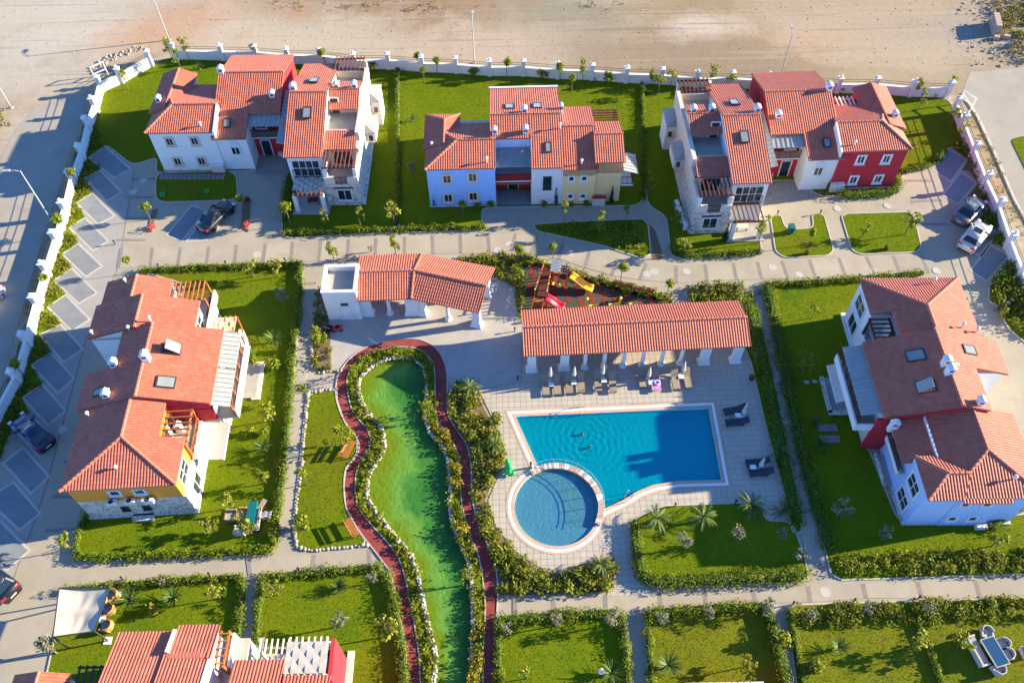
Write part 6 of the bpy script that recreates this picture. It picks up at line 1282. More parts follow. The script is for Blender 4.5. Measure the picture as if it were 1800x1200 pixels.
NAME = dict(ball='round_tree', sapling='young_tree', lime='lime_tree', olive='olive_tree', tall='slender_tree', cypress='cypress', palm='palm', yucca='yucca', fanpalm='fan_palm', willow='weeping_tree', bush='bush', dry='bare_shrub')
CATN = dict(cypress='tree', palm='palm', yucca='yucca', fanpalm='palm', bush='bush', dry='shrub')
def plant(kind, px, py, s, label):
    """px, py = photo pixel where the stem meets the ground"""
    v = rnd.randrange(3); key = (kind, v); x, y = g2(px, py)
    if key not in PROTO: PROTO[key] = proto(kind, 40 + v * 17 + len(kind)); t = PROTO[key]
    else: t = copy_tree(PROTO[key])
    t.name = NAME[kind]; t.location = (x, y, .04); t.rotation_euler = (0, 0, rnd.uniform(0, 6.28)); t.scale = (s * rnd.uniform(.93, 1.07),) * 2 + (s,)
    t['label'] = label; t['category'] = CATN.get(kind, 'tree')
BW = 'inside the back wall'
PLANTS = [
    ('sapling', 304, 106, 1.15, f'young tree at the bend of the wall in the top left corner'), ('sapling', 333, 106, 1.2, 'feathery young tree in the left garden just behind the white pillar gap'), ('sapling', 318, 122, 1.1, 'young tree on the lawn above the ridge of the top left wing'),
    ('sapling', 226, 158, 1.1, 'spindly young tree on the lawn by the curved wall, top left'), ('ball', 452, 108, 1.0, 'round tree behind the tallest roof of the top left house'), ('ball', 572, 116, 1.05, 'round tree behind the cream tower roof of the top left house'), ('bush', 659, 123, 1.2, 'leafy bush at the back wall right of the cream tower'),
    ('ball', 736, 122, 1.0, 'small round tree touching the back wall, first right of the garden hedge'), ('ball', 746, 146, 1.0, 'small round tree on the lawn in front of its twin at the back wall'), ('ball', 769, 131, 1.05, 'round tree inside the back wall above the left lawn of the blue wing'), ('bush', 833, 133, 1.2, 'bushy shrub under the lamp at the back wall'), ('ball', 891, 137, 1.15, 'round tree inside the back wall above the middle house'),
    ('bush', 953, 141, 1.3, 'shaggy shrub at the back wall behind the middle roof'), ('ball', 984, 142, 1.1, 'round tree behind the right end of the middle roof'), ('ball', 1005, 163, 1.1, 'round lollipop tree on the lawn right of the middle roof'), ('tall', 1023, 146, 1.0, 'pale slender tree inside the wall right of the middle roof'), ('bush', 1068, 147, 1.5, 'big shaggy bush at the back wall right of the middle house'), ('tall', 1145, 152, .9, 'slender tree at the wall by the thin garden hedge'), ('sapling', 1157, 166, 1.1, 'young tree on the lawn in front of the wall by the thin garden hedge'), ('sapling', 1178, 154, 1.0, 'young tree by the wall left of the rafter frame'),
    ('sapling', 1250, 152, 1.1, 'young tree at the wall behind the cream tower, top right'), ('sapling', 1282, 160, 1.0, 'young plant between wall and the cream tower roof, top right'), ('tall', 1607, 170, .95, 'slender tree by the wall right of the crimson wing'), ('sapling', 1612, 196, 1.1, 'thin young tree on the lawn right of the crimson wing'), ('sapling', 1664, 168, .95, 'small tree at the top right corner pillar'), ('sapling', 1669, 224, 1.1, 'young tree in the corner garden by the right wall'), ('sapling', 1685, 245, .9, 'thin tree low by the right wall near the first bay'),
    ('yucca', 352, 123, .75, 'small spiky plant on the lawn behind the top left wing'), ('yucca', 725, 214, .8, 'dark spiky plant on the lawn left of the blue wing'), ('olive', 725, 310, .9, 'pale small tree in shade left of the blue wing'),
    ('ball', 265, 386, 1.0, 'clipped ball tree in the flower bed left of the black car'), ('ball', 431, 372, 1.0, 'clipped ball tree in the flower bed right of the black car'), ('ball', 139, 328, 1.1, 'ball tree between wall and bays beside the second shaded bay'), ('ball', 116, 414, 1.25, 'ball tree at the foot of the left street lamp'), ('ball', 93, 511, 1.0, 'ball tree between wall and bays above the long wall shadow'), ('ball', 45, 663, 1.1, 'ball tree in deep shade between wall and the bays'),
    ('ball', 511, 395, 1.35, 'bright bushy ball tree at the driveway corner of the cream tower'), ('lime', 571, 397, .9, 'lime green young tree before the cream pergola terrace'), ('lime', 634, 397, .95, 'lime green young tree before the stone ground floor'), ('lime', 694, 396, 1.35, 'tall lime green tree at the end of the garden hedge by the cross road'), ('tall', 696, 447, 1.0, 'slender tree standing at the road edge left of the pavilion roof ridge'), ('tall', 588, 460, 1.05, 'slender leaning tree behind the white kiosk'), ('dry', 652, 444, .5, 'small bare sapling on the road behind the pavilion'),
    ('ball', 814, 382, 1.0, 'ball tree in shade before the blue wing'), ('cypress', 764, 363, 1.1, 'slim dark cypress at the left corner of the blue wing'), ('cypress', 977, 359, 1.1, 'slim dark cypress against the white centre front'), ('cypress', 1074, 358, 1.1, 'slim dark cypress against the yellow front'), ('bush', 840, 366, .8, 'dark bush at the right corner of the blue front'), ('bush', 862, 362, .8, 'dark bush beside the middle entrance court'), ('bush', 956, 364, .8, 'low bush below the white centre wall'), ('bush', 1005, 364, .7, 'low bush below the yellow wall near its left corner'), ('bush', 1030, 362, .7, 'low bush below the yellow wall beside the cabinet'),
    ('sapling', 992, 388, 1.0, 'young tree at the tip of the triangular island'), ('sapling', 1053, 412, 1.1, 'young tree in the middle of the triangular island'), ('sapling', 1100, 388, .9, 'young tree on the upper edge of the triangular island'), ('tall', 1141, 344, 1.0, 'slender tree in shade right of the yellow wing'), ('willow', 1188, 398, .7, 'feathery tree in shade left of the stone ground floor, top right'),
    ('lime', 1200, 448, 1.1, 'lime green tree at the garden corner of the top right tower'), ('sapling', 1332, 428, 1.2, 'leafy tree in front of the top right pergola posts'), ('cypress', 1273, 424, 1.2, 'slim dark cypress at the corner of the stone ground floor, top right'), ('ball', 1420, 431, 1.0, 'clipped ball tree on the U shaped lawn'), ('lime', 1590, 413, 1.3, 'slim lime tree at the corner of the rounded lawn island'), ('sapling', 1515, 418, .8, 'spindly sapling on the rounded lawn island'), ('cypress', 1449, 346, 1.1, 'slim dark cypress in the hedge by the white gabled wall'),
    ('ball', 236, 480, 1.0, 'ball tree at the north tip of the left house roof'), ('lime', 447, 487, 1.1, 'lime young tree on the left house lawn near the north hedge'), ('lime', 490, 488, 1.1, 'lime young tree in the corner of the left house lawn'), ('olive', 502, 538, 1.1, 'feathery tree in shade on the left house lawn'), ('yucca', 484, 602, 1.15, 'spiky yucca on the left house lawn beside the terrace'), ('bush', 482, 648, 1.3, 'leafy bush at the end of the low planted row'), ('bush', 446, 638, .9, 'low bush in the planted row by the ground terrace'), ('lime', 481, 740, 1.2, 'lime young tree by the path hedge below the terrace'), ('bush', 440, 762, .9, 'bush in the planted row beside the awning'), ('bush', 466, 763, .9, 'second bush in the planted row nearer the path hedge'),
    ('yucca', 464, 790, 1.0, 'dark yucca on the lawn right of the awning'), ('tall', 469, 850, .9, 'pale young tree on the lawn below the dark yucca'), ('lime', 413, 893, 1.0, 'lime young tree above the garden armchairs'), ('lime', 380, 938, 1.1, 'lime young tree left of the low armchair'), ('lime', 430, 930, 1.0, 'lime young tree between the garden chairs'), ('lime', 445, 940, .8, 'small lime tree at the foot of the teal table'), ('sapling', 128, 965, 1.0, 'tree leaning over the lane at the corner of the south hedge'),
    ('ball', 541, 702, 1.0, 'ball tree at the top corner of the benches lawn'), ('tall', 562, 610, 1.1, 'leafy tree in the strip west of the kiosk'), ('olive', 570, 560, .9, 'grey tree in shade beside the kiosk wall'), ('willow', 604, 790, 1.1, 'yellow green weeping tree over the upper wooden bench'), ('sapling', 540, 852, 1.0, 'small reddish tree on the stone edge of the benches lawn'), ('bush', 530, 930, 1.5, 'bushy tree at the lower left corner of the benches lawn'), ('willow', 626, 665, .7, 'round feathery bush on the bank at the top of the pond'), ('willow', 755, 728, .75, 'weeping bush on the east bank at the narrow part of the pond'), ('willow', 826, 1025, .8, 'hanging willow bush on the east bank by the lower path'),
    ('ball', 912, 462, 1.1, 'clipped ball tree in the hedge behind the pavilion end'), ('ball', 914, 508, 1.1, 'clipped ball tree at the playground corner'), ('ball', 972, 455, .95, 'ball tree behind the grey playground roof'), ('ball', 1091, 494, 1.15, 'clipped ball tree behind the playground benches'), ('ball', 1172, 520, .95, 'ball tree at the right tip of the playground bed'), ('fanpalm', 1240, 512, .8, 'small fan palm at the left of the square bed'), ('fanpalm', 1298, 512, .8, 'small fan palm at the right of the square bed'),
    ('fanpalm', 826, 692, 1.1, 'fan palm at the top of the bed by the running path'), ('fanpalm', 870, 790, 1.0, 'fan palm on the pool side of the shrub bed'), ('fanpalm', 1055, 1000, 1.0, 'fan palm at the lower tip of the shrub bed by the deck'), ('bush', 870, 745, 1.2, 'green bush on the pool edge of the shrub bed'),
    ('palm', 1152, 918, 1.15, 'palm at the left of the pool corner lawn'), ('palm', 1232, 916, 1.2, 'palm in the middle of the pool corner lawn'), ('palm', 1316, 896, 1.2, 'palm at the right upper edge of the pool corner lawn'), ('olive', 1199, 962, 1.1, 'pale grey round shrub on the pool corner lawn, sunlit'), ('olive', 1290, 950, 1.0, 'pale round shrub on the pool corner lawn at the shade edge'), ('olive', 1368, 948, .8, 'bluish round shrub in shade on the pool corner lawn'), ('palm', 1366, 795, 1.0, 'palm in the hedge strip beside the navy loungers'), ('palm', 1372, 905, .9, 'palm at the lower end of the hedge strip'), ('palm', 1330, 628, .8, 'palm in the hedge strip by the colonnade end'), ('dry', 1404, 985, 1.0, 'dry leaning shrub at the corner of the pool lawn hedge'),
    ('willow', 1408, 650, .9, 'feathery tree in shade on the right house lawn'), ('yucca', 1440, 785, 1.0, 'spiky plant in shade on the right house lawn'), ('yucca', 1431, 745, .7, 'small plant in shade by the path hedge of the right house'), ('dry', 1472, 910, 1.5, 'sparse pale shrub in shade on the right house lawn'), ('dry', 1546, 948, 1.1, 'sparse pale shrub at the shadow edge of the right house lawn'), ('lime', 1742, 960, 1.0, 'lime young tree on the sunlit lawn below the blue end wall'), ('sapling', 1425, 560, .8, 'faint sapling on the sunlit part of the right house lawn'),
    ('yucca', 232, 1058, 1.2, 'spiky yucca beside the sail canopy'), ('yucca', 309, 1053, 1.05, 'spiky yucca in the middle of the sail canopy lawn'), ('lime', 388, 1052, 1.1, 'lime young tree at the right of the sail canopy lawn'), ('dry', 290, 1030, .6, 'small bare shrub in the hedge above the sail canopy lawn'), ('goldbush', 272, 1078, 1.0, 'golden shrub on the sail canopy lawn'), ('olive', 100, 1148, 1.3, 'dense pale bush at the lower left corner of the sail'),
    ('lime', 490, 1046, .9, 'yellow young tree at the left of the lower lawn'), ('yucca', 598, 1034, .8, 'dark round yucca on the lower lawn with a fan shadow'), ('olive', 601, 1100, 1.0, 'pale grey young tree in the middle of the lower lawn'), ('lime', 684, 1118, 1.3, 'lime tree by the running path hedge on the lower lawn'), ('olive', 658, 1024, .8, 'brownish young tree in the top right of the lower lawn'),
    ('olive', 978, 1100, .9, 'pale young tree in the hedge above the round lamp lawn'), ('olive', 1075, 1098, 1.0, 'pinkish young tree at the hedge corner above the narrow path'), ('yucca', 1074, 1185, 1.1, 'dark yucca beside the white disc on the lawn'), ('lime', 926, 1192, .9, 'lime young tree at the bottom of the lawn beside the running path'), ('dry', 892, 1110, .8, 'pale shrub at the corner by the running path'),
    ('yucca', 1173, 1172, 1.1, 'sunlit yucca on the lawn between narrow paths'), ('lime', 1310, 1172, .9, 'lime young tree on the lawn between narrow paths'), ('olive', 1160, 1098, .9, 'pale young tree at the hedge corner between narrow paths'), ('olive', 1241, 1085, .8, 'pale young tree in the hedge top between narrow paths'), ('bush', 1368, 1125, 1.3, 'green bush leaning over the narrow path'), ('olive', 1340, 1078, 1.0, 'pinkish shrub at the end of the hedge by the path crossing'),
    ('yucca', 1472, 1140, .9, 'dark yucca on the large bottom right lawn'), ('bush', 1434, 1174, 1.2, 'round green bush on the large bottom right lawn'), ('lime', 1596, 1140, 1.1, 'yellow young tree at the garden divider of the bottom right lawn'), ('lime', 1680, 1138, 1.1, 'lime young tree left of the pale garden sofa'), ('dry', 1420, 1085, .9, 'pale grass clump at the left of the rust shrub belt'), ('dry', 1520, 1078, .9, 'pale grass clump in the rust shrub belt'), ('dry', 1625, 1076, .9, 'pale grass clump near the middle of the rust shrub belt'), ('bush', 1738, 1062, .9, 'fresh green bush in the rust shrub belt, right'),
]
def gold(t): pass
for k, x, y, s, l in PLANTS:
    if k == 'goldbush':
        t = thing('gold_bush', l, 'bush', (*g2(x, y), .04)); part('trunk', MB().tube([(0, 0, 0), (0, 0, .4)], .04, 5), 'trunk', t); link('crown', leaf_mesh('crown', 'goldshrub', [(0, 0, .6), (.3, .2, .5), (-.2, .3, .5)], [(.4, .4, .4)] * 3, 160, .1, 9, .4), None, t)
    else: plant(k, x, y, s, l)

# ------------------------------------------------------------------ cars
def car(name, label, front_px, rear_px, mt, suv=False, roofglass=False, L=4.65):
    f, r = np.array(g2(*front_px, .6)), np.array(g2(*rear_px, .6)); c = (f + r) / 2; a = math.atan2(*(f - r)[::-1]); h = thing(name, label, 'car', (*c, .04), a)
    k = L / 4.65; up = .22 if suv else 0.0; W2 = .90 if not suv else .93
    def sec(x, w, zt, zb=.25):
        return [(x * k, -w * .92, zb), (x * k, -w, .48), (x * k, -w * .99, zt - .14), (x * k, -w * .86, zt), (x * k, w * .86, zt), (x * k, w * .99, zt - .14), (x * k, w, .48), (x * k, w * .92, zb)]
    tail = .98 + up
    st = [(2.32, .62, .58), (2.22, .78, .70), (1.9, W2 - .04, .80 + up * .8), (1.3, W2, .88 + up), (.75, W2, .96 + up), (-1.5, W2, .98 + up), (-2.0, W2 - .03, tail), (-2.24, .80, .92 + up), (-2.33, .70, .66)]
    part('body', MB().loft([sec(*s) for s in st]), mt, h, True)
    zr = 1.43 + up; b0 = .93 + up
    def sec2(x, w, z): return [(x * k, -w, z), (x * k, w, z)]
    xr = -1.9 if suv else -1.62
    A, B, D, E_ = (.95, .70, b0), (.28, .58, zr - .02), (-.95 if not suv else -1.45, .58, zr - .03), (xr, .70, b0 + .02)
    gl = MB().loft([[(x * k, -w - (.06 if z < zr - .1 else 0), z - .01), (x * k, w + (.06 if z < zr - .1 else 0), z - .01), (x * k, w + .10, b0 - .02), (x * k, -w - .10, b0 - .02)] for x, w, z in (A, B, D, E_)])
    part('windows', gl, 'carglass', h)
    rf = MB().loft([[(B[0] * k, -B[1], zr - .05), (B[0] * k, B[1], zr - .05), (B[0] * k, B[1] * .9, zr + .015), (B[0] * k, -B[1] * .9, zr + .015)], [((B[0] + D[0]) / 2 * k, -B[1] - .03, zr - .04), ((B[0] + D[0]) / 2 * k, B[1] + .03, zr - .04), ((B[0] + D[0]) / 2 * k, B[1] * .92, zr + .045), ((B[0] + D[0]) / 2 * k, -B[1] * .92, zr + .045)], [(D[0] * k, -D[1], zr - .05), (D[0] * k, D[1], zr - .05), (D[0] * k, D[1] * .9, zr + .01), (D[0] * k, -D[1] * .9, zr + .01)]])
    ro = part('car_roof', rf, mt, h, True)
    if roofglass: part('sunroof', MB().box(-.62 * k, .12 * k, -.42, .42, zr + .03, zr + .055), 'carglass', ro)
    for s in (-1, 1):
        part('roof_pillar', MB().beam((A[0] * k, s * A[1] * 1.08, b0), (B[0] * k, s * B[1] * 1.02, zr), .09, .06).beam((D[0] * k, s * D[1] * 1.02, zr), (E_[0] * k, s * E_[1] * 1.08, b0), .14, .07).beam((-.35 * k, s * .72, b0), (-.35 * k, s * .61, zr), .06, .06), mt, h)
        part('mirror', MB().box(.62 * k, .82 * k, s * (W2 + .02) - .08, s * (W2 + .02) + .08, b0 - .02, b0 + .12), mt, h)
        part('headlight', MB().box(1.98 * k, 2.22 * k, s * .62 - .16, s * .62 + .16, .62 + up * .7, .78 + up * .7), 'lightwhite', h)
        part('tail_light', MB().box(-2.30 * k, -2.12 * k, s * .62 - .2, s * .62 + .2, .72 + up, .90 + up), 'lightred', h)
        part('trim', MB().beam((-1.7 * k, s * (W2 * .985), b0 - .06), (1.0 * k, s * (W2 * .985), b0 - .08), .03, .03), 'steel', h)
        for x in (1.42, -1.38):
            w = part('wheel', MB().tube([(x * k, s * .80 - .11, .33), (x * k, s * .80 + .08, .33)], .33, 14), 'tyre', h); part('rim', MB().tube([(x * k, s * .87, .33), (x * k, s * .90, .33)], .21, 10), 'steel', w)
    part('rear_plate', MB().box(-2.345 * k, -2.31 * k, -.26, .26, .55, .66), 'lightwhite', h); part('front_bumper', MB().box(2.22 * k, 2.34 * k, -.6, .6, .3, .48), 'black', h); part('rear_bumper', MB().box(-2.36 * k, -2.25 * k, -.66, .66, .32, .5), 'black' if suv else mt, h)
    part('wiper', MB().beam((.9 * k, -.4, b0 + .05), (.8 * k, .3, b0 + .09), .03, .02), 'black', h); return h
car('parked_car', 'black saloon parked in the shaded double bay before the top left house', (402, 358), (357, 402), 'carblack')
car('parked_car', 'navy blue car parked in the deep shade of the left lane', (30, 737), (84, 783), 'carnavy', suv=True)
car('parked_car', 'dark grey saloon with red tail lights, upper of the two cars at the right wall', (1722, 352), (1687, 388), 'cargrey')
car('parked_car', 'beige car with a dark sunroof, lower of the two cars at the right wall', (1730, 396), (1696, 437), 'carbeige', suv=True, roofglass=True)
car('parked_car', 'black car with a red tail light cut off by the left edge', (-40, 1000), (16, 1040), 'carblack', suv=True)
car('parked_car', 'white car on the street just peeking in at the left edge', (-52, 560), (-8, 508), 'carwhite')

# ------------------------------------------------------------------ loungers, parasols, tables by the pool
def lounger_proto(mt):
    t = thing('sun_lounger', '', 'sun lounger')
    part('frame', MB().box(-.33, -.28, -.98, .55, .24, .32).box(.28, .33, -.98, .55, .24, .32).box(-.33, .33, -.98, -.92, .24, .32), mt, t)
    part('seat', MB().box(-.31, .31, -.95, .33, .28, .34), mt, t)
    part('backrest', MB().extr([(-.31, .30, .28), (.31, .30, .28), (.31, .97, .70), (-.31, .97, .70)], (0, -.03, .06)), mt, t)
    for x in (-.29, .29):
        for y in (-.85, .4): part('leg', MB().box(x - .03, x + .03, y - .03, y + .03, .0, .25), mt, t)
    return t
LP = lounger_proto('wicker'); LD = lounger_proto('darkwicker'); zd = .066
ords = ['first', 'second', 'third', 'fourth', 'fifth', 'sixth', 'seventh', 'eighth', 'ninth', 'tenth']
for i, (x, y0, y1) in enumerate([(958.4, 666, 697), (978.7, 665, 696), (999.4, 663, 694), (1020.4, 661.5, 692.5), (1050, 659, 690), (1076, 660.7, 691.7), (1127.7, 652, 683), (1152, 656, 688), (1186, 656, 687), (1207, 654, 684)]):
    p = g2(x, (y0 + y1) / 2); place(LP, (*p, zd), R_(rnd.uniform(-2, 3)), (f'{ords[i]} brown wicker lounger from the left in the row before the colonnade' if i != 7 else 'brown wicker lounger with a pink towel and a blue float on it'))['group'] = 'wicker loungers in a row before the colonnade'
for (x, y), rz, l in zip([(1290.5, 724), (1294.5, 745), (1330, 815.5), (1336.5, 833)], [-80, -88, -86, -88], ['navy lounger nearest the colonnade on the right deck', 'navy lounger just below the upper parasol on the right deck', 'navy lounger above the lower parasol on the right deck', 'navy lounger nearest the palm on the lower right deck']):
    place(LD, (*g2(x, y), zd), R_(rz), l)['group'] = 'navy loungers on the shaded right deck'
def parasol_proto():
    t = thing('parasol', '', 'parasol'); part('base', MB().lathe([(.34, 0), (.34, .06), (.1, .1), (.05, .2)], 14), 'copingwhite', t); part('pole', MB().tube([(0, 0, .1), (0, 0, 2.25)], .025, 6), 'steel', t)
    m = MB(); n = 10; pr = [(.06, .85), (.19, .95), (.17, 1.4), (.11, 1.9), (.03, 2.3)]; m.lathe(pr, n)
    for i in range(len(m.v)):
        if i % 2: m.v[i] = (m.v[i][0] * .72, m.v[i][1] * .72, m.v[i][2])
    c = part('folded_canopy', m, 'canvas', t); part('tie', MB().lathe([(.20, 1.15), (.20, 1.19)], 10), 'copingwhite', c); part('finial', MB().ball((0, 0, 2.33), .04, 6, 4), 'steel', t); return t
UP = parasol_proto()
for (x, y), l in zip([(966.7, 671), (1008, 670.5), (1058, 667), (1138, 671.5), (1198, 661.5), (1303, 736), (1333, 828)], ['folded cream parasol between the two leftmost loungers', 'folded cream parasol between the third and fourth lounger', 'folded cream parasol left of the gap in the lounger row', 'folded cream parasol beside the pink towel', 'folded cream parasol at the right end of the lounger row', 'folded parasol between the upper pair of navy loungers', 'folded parasol between the lower pair of navy loungers']):
    place(UP, (*g2(x, y), zd), 0, l)['group'] = 'folded parasols by the pool'
def stable_proto():
    t = thing('side_table', '', 'side table'); part('table_top', MB().box(-.24, .24, -.2, .2, .38, .42), 'copingwhite', t)
    for x in (-.2, .2):
        for y in (-.16, .16): part('leg', MB().box(x - .02, x + .02, y - .02, y + .02, 0, .38), 'copingwhite', t)
    return t
ST = stable_proto()
for (x, y), l in zip([(968.8, 680.5), (1008.3, 677.5), (1061, 673.5), (1143.8, 677), (1196, 667), (1295.5, 734), (1321.8, 825)], ['low white table between the two leftmost loungers', 'low white table between the third and fourth lounger', 'low white table left of the gap in the lounger row', 'low white table beside the pink towel', 'low white table at the right end of the lounger row', 'low white table between the upper navy loungers', 'low white table between the lower navy loungers']):
    place(ST, (*g2(x, y), zd), 0, l)['group'] = 'low white tables between loungers'
x, y = g2(1152, 672); t = thing('beach_towel', 'pink towel spread over a wicker lounger', 'towel', (x, y - .1, .42)); m = MB()
for i in range(6): a, b = i / 6, (i + 1) / 6; f = lambda s: .02 * math.sin(9 * s); m.extr([(-.36, -1.0 + 1.25 * a, f(a)), (.36, -1.0 + 1.25 * a, f(a + .2)), (.36, -1.0 + 1.25 * b, f(b + .2)), (-.36, -1.0 + 1.25 * b, f(b))], (0, 0, .015))
part('cloth', m, 'pink', t)
t = thing('swim_ring', 'blue and white swim ring lying on the pink towel', 'swim ring', (x + .05, y - .35, .50)); part('ring', MB().tube([(.22 * math.cos(q), .22 * math.sin(q), 0) for q in np.linspace(0, 6.283, 17)], .075, 8, False), 'floatblue', t, True); part('valve', MB().lathe([(.015, .07), (.012, .1)], 6, (.22, 0, 0)), 'copingwhite', t)
def ladder(px, py, rz, label):
    t = thing('pool_ladder', label, 'pool ladder', (*g2(px, py), .06), R_(rz))
    for s in (-.25, .25): part('handrail', MB().tube([(s, .45, 0), (s, .42, .7), (s, .2, .86), (s, -.1, .8), (s, -.28, .3), (s, -.28, -.9)], .024, 6), 'steel', t)
    for z in (-.2, -.5, -.8): part('rung', MB().box(-.25, .25, -.32, -.24, z - .02, z + .02), 'steel', t)
ladder(1023.5, 723, 0, 'steel pool ladder in the north edge of the big pool'); ladder(1262, 777, -88, 'steel pool ladder in the shaded east edge of the big pool'); ladder(1107, 873, 145, 'steel pool ladder in the curved south edge of the big pool')
dro = thing('pool_railing', 'thin steel railing along the curved wall between the two pools', 'railing'); part('rails', dr, 'steel', dro); part('end_post', MB().beam((*g2(933, 822), .05), (*g2(933, 822), 1.0), .16, .16), 'darkmetal', dro)
t = thing('lifebuoy_stand', 'bright green plastic animal seat standing at the bed edge by the kids pool', 'pool toy', (*g2(893, 830), .06), R_(20))
part('body', MB().loft([[(x, -w, z - h_), (x, w, z - h_), (x, w * .6, z + h_), (x, -w * .6, z + h_)] for x, w, z, h_ in ((-.3, .22, .35, .25), (-.1, .36, .55, .42), (.15, .36, .7, .5), (.35, .2, .75, .35))]), 'greenplastic', t, True); part('head', MB().ball((.1, .3, 1.25), .26, 8, 6), 'greenplastic', t, True)
for a, b in ((-.3, -.3), (.35, -.3), (-.3, .35), (.35, .35)): part('foot', MB().ball((a, b, .12), .15, 7, 5), 'greenplastic', t, True)
t.name = 'pool_toy'

# ------------------------------------------------------------------ two people standing in the pool
def swimmer(px, py, rz, label, arms):
    x, y = g2(px, py, .25); h = thing('person', label, 'person', (x, y, -1.55), R_(rz))
    J = {'pelvis': (0, 0, .88), 'waist': (0, .01, 1.05), 'chest': (0, .02, 1.28), 'neck': (0, .02, 1.45), 'head': (0, .0, 1.53), 'hl': (-.09, 0, .84), 'kl': (-.11, -.03, .46), 'al': (-.12, .02, .08), 'tl': (-.13, -.16, .03), 'hr': (.09, 0, .84), 'kr': (.11, -.03, .46), 'ar': (.12, .02, .08), 'tr': (.13, -.16, .03), 'sl': (-.18, .02, 1.38), 'sr': (.18, .02, 1.38), **arms}
    E_ = [('pelvis', 'waist'), ('waist', 'chest'), ('chest', 'neck'), ('neck', 'head'), ('pelvis', 'hl'), ('hl', 'kl'), ('kl', 'al'), ('al', 'tl'), ('pelvis', 'hr'), ('hr', 'kr'), ('kr', 'ar'), ('ar', 'tr'), ('chest', 'sl'), ('sl', 'el'), ('el', 'wl'), ('wl', 'fl'), ('chest', 'sr'), ('sr', 'er'), ('er', 'wr'), ('wr', 'fr')]
    Rd = dict(pelvis=.14, waist=.12, chest=.15, neck=.055, head=.06, hl=.095, kl=.06, al=.04, tl=.035, hr=.095, kr=.06, ar=.04, tr=.035, sl=.065, el=.042, wl=.03, fl=.028, sr=.065, er=.042, wr=.03, fr=.028)
    ks = list(J); me = bpy.data.meshes.new('body'); me.from_pydata([J[k] for k in ks], [(ks.index(a), ks.index(b)) for a, b in E_], []); o = link('body', me, 'skin', h)
    md = o.modifiers.new('skin', 'SKIN'); 
    for i, k in enumerate(ks): me.skin_vertices[0].data[i].radius = (Rd[k], Rd[k] * (.72 if k in ('chest', 'waist', 'pelvis') else 1)); me.skin_vertices[0].data[i].use_root = (k == 'pelvis')
    o.modifiers.new('smooth', 'SUBSURF').levels = 1; o.modifiers['smooth'].render_levels = 2
    part('head', MB().ball((0, -.01, 1.63), .105, 10, 8, .85, 1, 1.18).ball((0, -.115, 1.62), .02, 6, 4).ball((-.09, 0, 1.62), .025, 6, 4, .5).ball((.09, 0, 1.62), .025, 6, 4, .5), 'skin', h, True)
    part('hair', MB().ball((0, .02, 1.66), .112, 10, 8, .9, 1, 1.05), 'hair', h, True); part('swimwear', MB().loft([[(.17 * math.cos(q) , .13 * math.sin(q), z) for q in np.linspace(0, 6.283, 11)[:-1]] for z in (.74, .84, .95, 1.0)]), 'black', h, True)
    for s in (-.035, .035): part('eye', MB().ball((s, -.10, 1.65), .014, 6, 4), 'black', h)
swimmer(1024, 760, 25, 'swimmer with dark hair in the pool with both arms spread, farther from the camera', {'el': (-.46, -.06, 1.34), 'wl': (-.70, -.16, 1.36), 'fl': (-.84, -.2, 1.37), 'er': (.42, -.06, 1.28), 'wr': (.6, -.2, 1.30), 'fr': (.7, -.27, 1.31)})
swimmer(1037, 783, 160, 'swimmer with dark hair standing in the pool with arms held close, nearer the camera', {'el': (-.26, -.02, 1.14), 'wl': (-.2, -.22, 1.1), 'fl': (-.1, -.3, 1.12), 'er': (.26, -.02, 1.14), 'wr': (.2, -.22, 1.1), 'fr': (.1, -.3, 1.12)})

